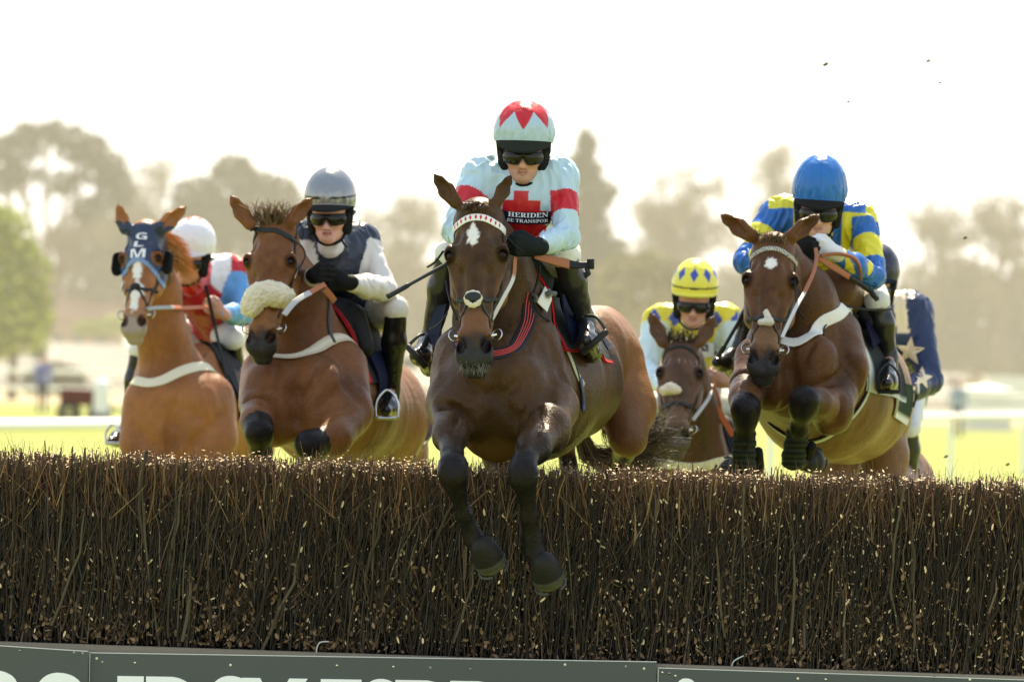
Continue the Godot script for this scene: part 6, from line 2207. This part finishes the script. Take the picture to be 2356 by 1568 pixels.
	var J := {"shl": q(405, 300, -2.6), "shr": q(815, 325, -2.62), "ell": q(275, 520, -2.45), "elr": q(868, 590, -2.42), "wrl": q(500, 455, -2.1), "wrr": q(672, 470, -2.15), "chest": q(620, 440, -2.72), "waist": q(680, 560, -3.0), "pelvis": q(740, 620, -3.3), "hipl": q(560, 700, -3.2), "hipr": q(800, 660, -3.2), "knl": q(330, 700, -2.85), "knr": q(882, 700, -2.55), "anl": q(240, 935, -2.85), "anr": q(938, 965, -2.6), "tol": q(135, 985, -2.6), "tor": q(928, 1082, -2.25), "hel": q(215, 1045, -2.85), "her": q(952, 1112, -2.55), "f": fr,
		"hand_l": [Vector3(0.9, -0.1, 0.3), Vector3(0, 1, 0.1), Vector3(0.2, -0.3, -1)], "hand_r": [Vector3(-0.9, 0.25, 0.3), Vector3(0.2, 1, 0.2), Vector3(-0.3, -0.4, -1)]}
	var blue := Color(0.022, 0.125, 0.42)
	var yel := Color(0.66, 0.60, 0.035)
	var silks := func(p: Vector3, n: Vector3) -> Color:
		for e in ["l", "r"]:
			var o: Vector3 = J["sh" + e]
			var ab: Vector3 = J["el" + e] - o
			var u := (p - o).dot(ab) / ab.length_squared()
			if u > 0.12 and (p - o - ab * u).length() < 0.1 and absf(p.x - J.chest.x) > 0.13:
				return yel if u > 0.36 and u < 0.74 else blue
		var d: Vector3 = p - J.chest
		var s := 0.112
		return yel if (int(floor(d.x / s + 0.25)) + int(floor((d.y - d.z) / s * 0.8 + 0.3))) % 2 == 0 else blue
	var r := rider("person", "rider in a royal blue cap and blue and yellow checked silks at the right", J, {"silks": silks, "breeches": Color(0.6, 0.6, 0.58), "boots": Color(0.013, 0.013, 0.013), "glove_l": Color(0.014, 0.014, 0.014), "glove_r": func(p, n): return Color(0.66, 0.66, 0.68) if p.distance_to(J.wrr) > 0.03 else Color(0.014, 0.014, 0.016), "skin": Color(0.55, 0.33, 0.26), "stubble": 0.5, "cell": 0.0062, "puff": 0.008, "fold": 0.012})
	helmet(fr, r, func(th, ph, d): return Color(0.018, 0.135, 0.42), M.silk, Color(0.018, 0.018, 0.018), 0.04, 0.045, Vector3(0.121, 0.155, 0.142))
	goggles(fr, r, Color(0.012, 0.012, 0.012), -0.003)
	whip("black whip pointing down beside the left boot of the blue capped rider", q(285, 720, -2.2), q(145, 958, -2.35), 0.3)

func runner_hood() -> void:        # chestnut at the left in a blue hood
	crop = Vector3(201.3, 373.9, 0.45856)
	var h := head_frame(q(268, 306, -5.4), q(214, 852, -5.12), Vector3(1, 0.04, 0.2), 0.565)
	var ears := [[q(188, 330, -5.42), q(150, 202, -5.45), Vector3(0.1, 0, 1)], [q(362, 330, -5.42), q(497, 219, -5.48), Vector3(0.2, -0.5, 1)]]
	var hb := head_bones(h, ears, q(320, 560, -5.6), 0.11)
	var bb := []
	chain(bb, [q(312, 430, -5.6), 0.10, q(348, 650, -5.7), 0.108, q(372, 850, -5.72), 0.118, q(420, 1060, -5.78), 0.185], 0.08)
	chain(bb, [q(450, 1250, -5.85), 0.26, q(600, 1300, -6.4), 0.29, q(720, 1400, -7.1), 0.24], 0.1)
	chain(bb, [q(560, 1010, -6.1), 0.11, q(640, 1080, -6.6), 0.12], 0.12)
	for m in [[340, 1210, 345, 1420], [540, 1210, 545, 1420]]:
		bb.append(bone(q(m[0], m[1], -5.64), q(m[2], m[3], -5.62), 0.13, 0.125, 0.10))
	bb.append(bone(q(265, 1200, -5.68), q(255, 1400, -5.62), 0.085, 0.095, 0.07))
	bb.append(bone(q(640, 1170, -5.75), q(650, 1380, -5.68), 0.10, 0.105, 0.07))
	chain(bb, [q(300, 1440, -5.66), 0.09, q(290, 1640, -5.5), 0.06], 0.1)
	chain(bb, [q(600, 1440, -5.68), 0.095, q(590, 1640, -5.5), 0.06], 0.1)
	groove(bb, [q(430, 1200, -5.5), q(425, 1300, -5.5), q(420, 1400, -5.5), q(420, 1500, -5.5)], 0.03, 0.0175, 0.028)
	groove(bb, [q(190, 1300, -5.5), q(260, 1360, -5.5), q(330, 1420, -5.5), q(370, 1500, -5.5)], 0.025, 0.0137, 0.028)
	groove(bb, [q(690, 1250, -5.6), q(620, 1330, -5.5), q(540, 1400, -5.5), q(500, 1490, -5.5)], 0.025, 0.0137, 0.028)
	groove(bb, [q(470, 1220, -5.5), q(540, 1270, -5.5), q(610, 1300, -5.5)], 0.02, 0.0088, 0.028)
	var C := {"label": "chestnut horse in a navy blinker hood at the left of the field", "origin": Vector3(q(450, 1250, -6).x, 0, -6), "h": h, "hb": hb, "bb": bb, "coat": Color(0.30, 0.128, 0.048), "dark": Color(0.17, 0.066, 0.026), "tan": Color(0.36, 0.17, 0.07), "muzzle": Color(0.30, 0.24, 0.20), "marks": [[0.0, 0.40, 0.045, 0.12], [0.01, 0.60, 0.065, 0.07], [0.0, 0.70, 0.04, 0.1]], "back_z": -6.4, "cell": 0.0165, "cell2": 0.0075}
	var t := horse(C)
	# mane blown to the side
	var a := Acc.new()
	for j in 700:
		var u := rng.randf()
		var p := q(345 + 60 * u, 350 + 170 * u, -5.55 - rng.randf() * 0.1)
		hair(a, p, Vector3(1.0, 0.25 + rng.randfn() * 0.22, rng.randfn() * 0.2).normalized(), Vector3(0.1, -0.45 - rng.randf() * 0.5, 0), rng.randf_range(0.05, 0.16), 0.0030, Color(0.50, 0.19, 0.05).lerp(Color(0.72, 0.36, 0.10), rng.randf()), 4)
	put("mane", a, M.mane, t)
	var br := bridle(h, hb, t, Color(0.16, 0.19, 0.24), 0.02, Color(0.02, 0.022, 0.024), true)
	# hood
	a = Acc.new()
	var edge := func(l: Vector3) -> float: return l.y - (0.345 + 0.9 * absf(l.x) * absf(l.x) * 4.0 * 0.55 + 0.32 * absf(l.x))
	var hood := func(p: Vector3, n: Vector3) -> Color:
		var l := hl(h, p)
		if edge.call(l) > -0.045 or Vector2((absf(l.x) - 0.17) * 0.9, l.y - 0.285).length() < 0.0:
			return Color(0.16, 0.25, 0.42)
		return Color(0.021, 0.033, 0.070)
	skin(a, swell(hb.filter(func(b): return b[0].distance_to(hp(h, 0, -0.25, 0)) > 0.155), 0.006), 0.007, hood)
	trim(a, func(m): 
		var l := hl(h, m)
		return edge.call(l) < 0.0 and l.y > -0.02 and l.z > -0.33 and Vector2((absf(l.x) - 0.175) * 1.0, l.y - 0.285).length() > 0.062)
	put("hood", a, M.silk, br)
	for s in [-1.0, 1.0]:
		a = Acc.new()
		var c := hp(h, s * 0.235, 0.29, -0.16)
		skin(a, [bone(c - h.y * 0.03, c + h.y * 0.03, 0.036, 0.036, 0.01, h.x, 0.8), bone(c - h.y * 0.03 + (h.n - h.x * s * 0.6) * 0.03, c + h.y * 0.03 + (h.n - h.x * s * 0.6) * 0.03, 0.032, 0.032, 0.008, Vector3.ZERO, 1.0, true)], 0.007, func(p, n): return Color(0.013, 0.013, 0.015))
		put("blinker_cup", a, M.cloth, br)
	var font := SystemFont.new()
	font.font_names = PackedStringArray(["Droid Sans"])
	font.font_weight = 700
	for w in [["G", 0.015, 0.115, 0.105, 0.062], ["L", 0.0, 0.195, 0.085, 0.055], ["M", 0.0, 0.28, 0.13, 0.075]]:
		var tm := TextMesh.new()
		tm.font = font
		tm.text = w[0]
		tm.font_size = 32
		tm.depth = 0.0
		tm.pixel_size = 0.01
		var arr := tm.get_mesh_arrays()
		var bx := tm.get_aabb()
		a = Acc.new()
		for v in arr[Mesh.ARRAY_VERTEX]:
			var x: float = w[1] + (v.x - bx.get_center().x) / bx.size.x * w[3]
			var y: float = w[2] - (v.y - bx.get_center().y) / bx.size.y * w[4]
			a.v.append(onto(hb, hp(h, x, y, 0.0), 0.0105)[0])
			a.n.append(h.n)
			a.c.append(Color(0.72, 0.72, 0.74))
		a.i = arr[Mesh.ARRAY_INDEX] if arr[Mesh.ARRAY_INDEX] != null else PackedInt32Array(range(a.v.size()))
		put("hood_letter", a, M.vinyl_print, br)
	a = Acc.new()
	var c0: Vector3 = onto(hb, hp(h, 0, 0.57, 0.02), 0.005)[0]
	ball(a, c0, h.x * 0.028, h.y * 0.018, h.n * 0.012, Color(0.02, 0.02, 0.022), 8)
	put("leather_pad", a, M.tack, br)
	a = Acc.new()
	strap(a, bb, pts_of([[225, 1090, -5.65], [300, 1104, -5.55], [380, 1085, -5.55], [450, 1060, -5.6], [520, 1038, -5.65], [590, 1035, -5.75], [660, 1090, -5.95]]), 0.056, 0.006, Color(0.67, 0.63, 0.48), 0.025, 0.004)
	var s1 := Acc.new()
	tape(s1, [[300, 735, -5.2], [340, 728, -5.3], [430, 725, -5.5]], 0.022, 0.007, Color(0.32, 0.34, 0.32))
	tape(s1, [[425, 725, -5.5], [500, 728, -5.7], [600, 722, -5.95]], 0.022, 0.007, Color(0.42, 0.14, 0.07))
	tape(s1, [[500, 770, -5.9], [560, 840, -6.0], [620, 905, -6.1]], 0.018, 0.006, Color(0.3, 0.09, 0.06))
	wire(s1, [[590, 960, -6.0], [575, 1000, -5.95], [585, 1050, -5.9], [620, 1080, -5.9]], 0.006, Color(0.05, 0.055, 0.06))
	var s2 := Acc.new()
	skin(s2, [bone(q(560, 960, -6.3), q(640, 960, -6.5), 0.06, 0.06, 0.05), bone(q(650, 960, -6.4), q(690, 1090, -6.35), 0.06, 0.045, 0.05)], 0.014, func(p, n): return Color(0.014, 0.014, 0.016))
	var s3 := Acc.new()
	sheet(s3, bb, q(560, 970, -6.1), q(650, 1000, -6.6), q(740, 1290, -6.6), q(690, 1290, -6.0), 12, 14, 0.014, 0.01, func(s, v): return Color(0.02, 0.02, 0.03))
	parts([["breast_girth", a, "cloth"], ["reins", s1, "tack"], ["saddle", s2, "tack"], ["saddle_cloth", s3, "cloth"]], t)
	iron(t, 742, 1242, -6.1, 34, 95)
	iron(t, 128, 1408, -6.1, 38, 95)
	var fr := frame_of(q(512, 590, -6.1), Vector3(0.02, 1, 0.2), Vector3(-0.4, -0.2, 1), 1.0)
	var J := {"shl": q(395, 560, -6.35), "shr": q(740, 545, -6.5), "ell": q(330, 780, -6.3), "elr": q(775, 765, -6.35), "wrl": q(430, 850, -6.1), "wrr": q(668, 752, -6.05), "chest": q(590, 640, -6.5), "waist": q(640, 790, -6.8), "pelvis": q(670, 830, -7.0), "hipl": q(500, 900, -6.9), "hipr": q(680, 850, -6.9), "knl": q(262, 935, -6.5), "knr": q(728, 885, -6.4), "anl": q(205, 1320, -6.55), "anr": q(720, 1150, -6.6), "tol": q(118, 1398, -6.15), "tor": q(740, 1215, -6.2), "hel": q(190, 1420, -6.5), "her": q(750, 1230, -6.55), "f": fr,
		"hand_l": [Vector3(0.6, 0, 0.6), Vector3(0, 1, 0), Vector3(0.5, 0, -0.5)], "hand_r": [Vector3(-0.85, 0.45, 0.35), Vector3(0.3, 0.8, 0.4), Vector3(-0.4, -0.4, -1)]}
	var red := Color(0.40, 0.012, 0.016)
	var silks := func(p: Vector3, n: Vector3) -> Color:
		for e in ["l", "r"]:
			var o: Vector3 = J["sh" + e]
			var ab: Vector3 = J["el" + e] - o
			var u := (p - o).dot(ab) / ab.length_squared()
			if u > 0.2 and (p - o - ab * u).length() < 0.1 or wrapped(p, J["el" + e], J["wr" + e], 0.065):
				return Color(0.10, 0.29, 0.60)
		var d: Vector3 = p - q(672, 545, -6.4)
		return Color(0.68, 0.68, 0.70) if absf(d.x) < 0.05 and absf(d.x) * 0.9 + absf(d.y) < 0.115 else red
	var r := rider("person", "rider in a white cap and red silks behind the chestnut's mane", J, {"silks": silks, "breeches": Color(0.66, 0.66, 0.68), "boots": Color(0.012, 0.012, 0.012), "cell": 0.0105})
	helmet(fr, r, func(th, ph, d): return red if th < 0.36 + 0.08 * cos(ph * 4.0) else Color(0.68, 0.68, 0.71), M.silk, Color(0.6, 0.6, 0.62), 0.03, 0.025)
	goggles(fr, r, Color(0.012, 0.012, 0.012))
	whip("dark whip with pale bindings carried down beside the chestnut's saddle", q(592, 615, -5.95), q(722, 1195, -5.9), 0.35)

func runner_yellow() -> void:      # bay between the leader's tail and the blue rider's horse
	crop = Vector3(1438, 563.7, 0.35584)
	var h := head_frame(q(362, 600, -4.6), q(326, 1285, -4.2), Vector3(1, 0.04, 0.06), 0.575)
	var ears := [[q(246, 625, -4.62), q(158, 430, -4.65), Vector3(-0.1, 0, 1)], [q(484, 625, -4.62), q(592, 452, -4.65), Vector3(0.1, 0, 1)]]
	var hb := head_bones(h, ears, q(395, 900, -4.8), 0.12)
	var bb := []
	chain(bb, [q(390, 760, -4.75), 0.10, q(420, 1080, -4.9), 0.135, q(440, 1400, -5.0), 0.19], 0.08)
	chain(bb, [q(430, 1600, -5.2), 0.27, q(520, 1680, -6.0), 0.28], 0.1)
	bb.append(bone(q(180, 1560, -5.1), q(180, 1700, -5.0), 0.10, 0.10, 0.07))
	bb.append(bone(q(680, 1540, -5.1), q(690, 1700, -5.0), 0.10, 0.10, 0.07))
	var C := {"label": "dark bay horse with a small cream noseband tuft, following behind the leader's tail", "origin": Vector3(q(430, 1500, -5.4).x, 0, -5.4), "h": h, "hb": hb, "bb": bb, "coat": Color(0.11, 0.058, 0.032), "dark": Color(0.05, 0.030, 0.022), "tan": Color(0.18, 0.10, 0.055), "muzzle": Color(0.10, 0.085, 0.075), "marks": [], "back_z": -6.0, "cell": 0.0165, "cell2": 0.007}
	var t := horse(C)
	forelock(t, h, hb, 110, 0.10, Color(0.014, 0.012, 0.01), Color(0.1, 0.07, 0.05))
	var br := bridle(h, hb, t, Color(0.02, 0.024, 0.026), 0.016, Color(0.02, 0.023, 0.024), false)
	var a := Acc.new()
	var c0: Vector3 = onto(hb, hp(h, -0.09, 0.47, 0.02), 0.012)[0]
	fleece(a, [c0 - h.x * 0.028 + h.y * 0.015, c0, c0 + h.x * 0.03 + h.y * 0.012], 0.026, 0.006, Color(0.68, 0.60, 0.46))
	put("fleece_noseband", a, M.fleece, br)
	a = Acc.new()
	strap(a, bb, pts_of([[90, 1400, -4.9], [200, 1430, -4.8], [300, 1452, -4.75], [420, 1465, -4.72], [530, 1440, -4.78], [600, 1405, -4.85], [680, 1390, -5.0]]), 0.05, 0.006, Color(0.68, 0.65, 0.5), 0.025, 0.004)
	var s1 := Acc.new()
	tape(s1, [[440, 1130, -4.4], [500, 1050, -4.5], [545, 980, -4.7], [560, 900, -4.9]], 0.018, 0.006, Color(0.42, 0.42, 0.38))
	tape(s1, [[540, 990, -4.8], [620, 1100, -4.85], [700, 1230, -4.9]], 0.032, 0.008, Color(0.36, 0.10, 0.055))
	wire(s1, [[570, 900, -4.9], [610, 1000, -4.88], [625, 1100, -4.88], [640, 1150, -4.9]], 0.009, Color(0.36, 0.12, 0.06))
	var s2 := Acc.new()
	skin(s2, [bone(q(560, 1150, -5.3), q(660, 1180, -5.4), 0.06, 0.06, 0.04), bone(q(650, 1180, -5.3), q(700, 1380, -5.2), 0.05, 0.04, 0.04)], 0.014, func(p, n): return Color(0.014, 0.014, 0.018))
	var s3 := Acc.new()
	strap(s3, bb, pts_of([[560, 1180, -4.95], [620, 1300, -5.0], [690, 1390, -5.05]]), 0.03, 0.008, Color(0.05, 0.06, 0.16), 0.02, 0.01)
	parts([["breast_girth", a, "cloth"], ["reins", s1, "tack"], ["saddle", s2, "tack"], ["saddle_cloth", s3, "cloth"]], t)
	var fr := frame_of(q(440, 512, -5.15), Vector3(0.02, 1, 0.16), Vector3(-0.06, -0.16, 1), 1.0)
	var J := {"shl": q(205, 495, -5.4), "shr": q(680, 490, -5.4), "ell": q(135, 800, -5.25), "elr": q(735, 790, -5.3), "wrl": q(270, 940, -4.95), "wrr": q(650, 880, -5.0), "chest": q(445, 620, -5.5), "waist": q(460, 790, -5.8), "pelvis": q(480, 880, -6.1), "hipl": q(340, 930, -6.0), "hipr": q(620, 930, -6.0), "knl": q(190, 1040, -5.5), "knr": q(710, 1040, -5.5), "anl": q(180, 1420, -5.6), "anr": q(740, 1420, -5.6), "tol": q(150, 1480, -5.3), "tor": q(750, 1480, -5.3), "hel": q(170, 1500, -5.6), "her": q(745, 1500, -5.6), "f": fr,
		"hand_l": [Vector3(0.7, 0, 0.5), Vector3(0, 1, 0), Vector3(0.5, 0, -0.5)], "hand_r": [Vector3(-0.9, 0.2, 0.3), Vector3(0.2, 0.9, 0.3), Vector3(-0.4, -0.3, -1)]}
	var blue := Color(0.045, 0.075, 0.36)
	var yel := Color(0.70, 0.62, 0.045)
	var silks := func(p: Vector3, n: Vector3) -> Color:
		for e in ["l", "r"]:
			var o: Vector3 = J["sh" + e]
			var ab: Vector3 = J["el" + e] - o
			var u := (p - o).dot(ab) / ab.length_squared()
			if u > 0.14 and (p - o - ab * u).length() < 0.1 or wrapped(p, J["el" + e], J["wr" + e], 0.065):
				return Color(0.55, 0.69, 0.73)
		var d: Vector3 = p - J.chest
		return blue if absf(fposmod(d.x / 0.105, 1.0) - 0.5) + absf(fposmod(d.y / 0.15 + 0.25, 1.0) - 0.5) > 0.68 else yel
	var r := rider("person", "rider in a yellow cap with blue diamonds following behind the leader", J, {"silks": silks, "breeches": Color(0.66, 0.66, 0.66), "boots": Color(0.012, 0.012, 0.012), "cell": 0.0095})
	var cap := func(th: float, ph: float, d: Vector3) -> Color:
		if absf(th - 1.54) < 0.03:
			return Color(0.02, 0.02, 0.03)
		var u := fposmod(ph / TAU * 9.0 + 0.55, 1.0) - 0.5
		return blue if absf(u) * 2.0 / 0.62 + absf(th - 1.02) / 0.30 < 1.0 else Color(0.72, 0.66, 0.07)
	helmet(fr, r, cap, M.silk, Color(0.72, 0.66, 0.07), 0.016, 0.02)
	goggles(fr, r, Color(0.03, 0.03, 0.03))
	a = Acc.new()
	for j in 7:
		for k in 7:
			a.v.append(shoot(r.get_meta("b"), q(505 + 16 * k, 628 + 16 * j, -4.9), Vector3(0, 0, -1)) + Vector3(0, 0, 0.009))
			a.n.append(Vector3.BACK)
			a.c.append(Color(0.7, 0.71, 0.74) if Vector2((k - 2) * 0.9, j - 2.0).length() > 1.5 or Vector2((k - 2) * 0.9, j - 2.0).length() < 0.6 else Color(0.03, 0.03, 0.06))
	for j in 6:
		for k in 6:
			quad(a, j * 7 + k, j * 7 + k + 1, j * 7 + k + 8, j * 7 + k + 7, true)
	renormal(a)
	put("chest_patch", a, M.cloth, r)

func runner_stars() -> void:       # mostly hidden at the right
	crop = Vector3(1581.8, 345.1, 0.49524)
	var h := head_frame(q(742, 960, -4.7), q(728, 1420, -4.5), Vector3(1, 0.03, 0.1), 0.56)
	var hb := head_bones(h, [[q(700, 960, -4.72), q(672, 880, -4.75), Vector3(0, 0, 1)], [q(790, 960, -4.72), q(812, 880, -4.75), Vector3(0, 0, 1)]], q(770, 1150, -4.85), 0.11)
	var bb := []
	chain(bb, [q(770, 1060, -4.85), 0.10, q(800, 1260, -5.0), 0.14, q(810, 1430, -5.1), 0.19], 0.08)
	chain(bb, [q(800, 1580, -5.2), 0.26, q(900, 1590, -6.0), 0.27, q(985, 1560, -6.8), 0.15], 0.1)
	chain(bb, [q(1040, 1490, -6.9), 0.075, q(1048, 1700, -6.8), 0.095], 0.1)
	var C := {"label": "bay horse hidden at the back right, only its haunch clear of the others", "origin": Vector3(q(850, 1500, -5.8).x, 0, -5.8), "h": h, "hb": hb, "bb": bb, "coat": Color(0.16, 0.075, 0.035), "dark": Color(0.08, 0.04, 0.022), "tan": Color(0.22, 0.11, 0.055), "muzzle": Color(0.05, 0.045, 0.04), "marks": [], "back_z": -6.0, "cell": 0.018, "cell2": 0.01}
	var t := horse(C)
	bridle(h, hb, t, Color(0.02, 0.024, 0.026), 0.016, Color(0.02, 0.023, 0.024), false)
	var s2 := Acc.new()
	skin(s2, [bone(q(860, 1290, -5.6), q(940, 1290, -5.8), 0.06, 0.06, 0.04)], 0.014, func(p, n): return Color(0.014, 0.014, 0.018))
	put("saddle", s2, M.tack, t)
	var fr := frame_of(q(862, 735, -5.15), Vector3(0.05, 1, 0.16), Vector3(-0.1, -0.16, 1), 1.0)
	var J := {"shl": q(770, 750, -5.35), "shr": q(1062, 745, -5.45), "ell": q(730, 980, -5.25), "elr": q(1125, 1075, -5.25), "wrl": q(800, 1090, -5.0), "wrr": q(985, 1125, -4.95), "chest": q(950, 870, -5.45), "waist": q(975, 1050, -5.75), "pelvis": q(985, 1130, -6.0), "hipl": q(880, 1160, -5.9), "hipr": q(1000, 1160, -5.9), "knl": q(740, 1240, -5.5), "knr": q(1028, 1290, -5.4), "anl": q(730, 1520, -5.5), "anr": q(1030, 1540, -5.5), "tol": q(720, 1580, -5.2), "tor": q(1030, 1600, -5.2), "hel": q(725, 1590, -5.5), "her": q(1032, 1610, -5.5), "f": fr,
		"hand_l": [Vector3(0.7, 0, 0.5), Vector3(0, 1, 0), Vector3(0.5, 0, -0.5)], "hand_r": [Vector3(-0.9, 0.1, 0.3), Vector3(0.1, 0.9, 0.3), Vector3(-0.4, -0.3, -1)]}
	var navy := Color(0.014, 0.024, 0.075)
	var cream := Color(0.78, 0.64, 0.42)
	var silks := func(p: Vector3, n: Vector3) -> Color:
		if p.distance_to(J.wrr) < 0.075:
			return Color(0.5, 0.53, 0.6)
		var d: Vector3 = p - q(985, 740, -5.4)
		return cream if absf(d.x + d.y * 0.12) < 0.032 and d.y > -0.12 else navy
	var S := {"silks": silks, "breeches": Color(0.64, 0.65, 0.67), "boots": Color(0.03, 0.034, 0.03), "skip_l": true, "puff": 0.022, "cell": 0.011}
	var r := rider("person", "rider in navy silks with cream stars, half hidden behind the blue capped rider", J, S)
	helmet(fr, r, func(th, ph, d): return Color(0.014, 0.018, 0.04), M.silk, Color(0.014, 0.018, 0.03), 0.03, 0.02)
	goggles(fr, r, Color(0.012, 0.012, 0.012))
	for s in [[1082, 932, 72, 0.1], [1126, 1058, 56, 2.7], [1046, 1106, 58, 0.35]]:
		var a := Acc.new()
		var z := -4.6
		a.v.append(shoot(S.bones, q(s[0], s[1], z), Vector3(0, 0, -1)) + Vector3(0, 0, 0.01))
		for k in 20:
			var an: float = TAU * k / 20.0 + s[3]
			var u := absf(fposmod(k / 20.0 * 5.0, 1.0) - 0.5) * 2.0
			var rr: float = s[2] * (0.42 / (0.42 + (1.0 - u) * 0.62))
			a.v.append(shoot(S.bones, q(s[0] + sin(an) * rr, s[1] - cos(an) * rr, z), Vector3(0, 0, -1)) + Vector3(0, 0, 0.01))
		for k in a.v.size():
			a.n.append(Vector3.BACK)
			a.c.append(cream)
		for k in 20:
			tri(a, 0, 1 + k, 1 + (k + 1) % 20)
		renormal(a)
		put("star", a, M.cloth, r)
	var a := Acc.new()
	for p in [[930, 868], [1000, 868], [1004, 935], [932, 938]]:
		a.v.append(shoot(S.bones, q(p[0], p[1], -4.6), Vector3(0, 0, -1)) + Vector3(0, 0, 0.012))
		a.n.append(Vector3.BACK)
		a.c.append(Color(0.6, 0.57, 0.54))
	quad(a, 0, 1, 2, 3, true)
	put("chest_patch", a, M.cloth, r)

func clods() -> void:
	crop = Vector3(0, 0, 1)
	var n := 0
	for c in [[1901, 148, 5, "clod of turf flying high in the sky above the blue capped rider"], [2137, 140, 4, "clod of turf flying high in the sky near the top right"], [2222, 547, 4, "clod of turf in the air right of the bare trees"], [1953, 234, 3, "small clod of turf flying just above the blue cap"], [2164, 190, 3, "small clod flying below the top right clod"], [2320, 1068, 4, "clod of turf low over the grass at the right edge"], [2178, 1050, 4, "clod of turf low over the grass beside the hidden horse's haunch"]]:
		var p := q(c[0], c[1], -3.5)
		var t := thing("turf_clod", c[3], "clod", p, "clods of turf kicked up by the runners")
		var a := Acc.new()
		var r: float = c[2] * 0.0016
		skin(a, [bone(p - Vector3(r, r * 0.3, 0), p + Vector3(r, r * 0.4, 0), r * 0.9, r * 0.6, 0.004), bone(p, p + Vector3(r * 0.2, r * 1.2, 0), r * 0.6, r * 0.4, 0.004)], 0.003, func(x, y): return Color(0.09, 0.075, 0.03))
		put("soil", a, M.bark, t)
		n += 1
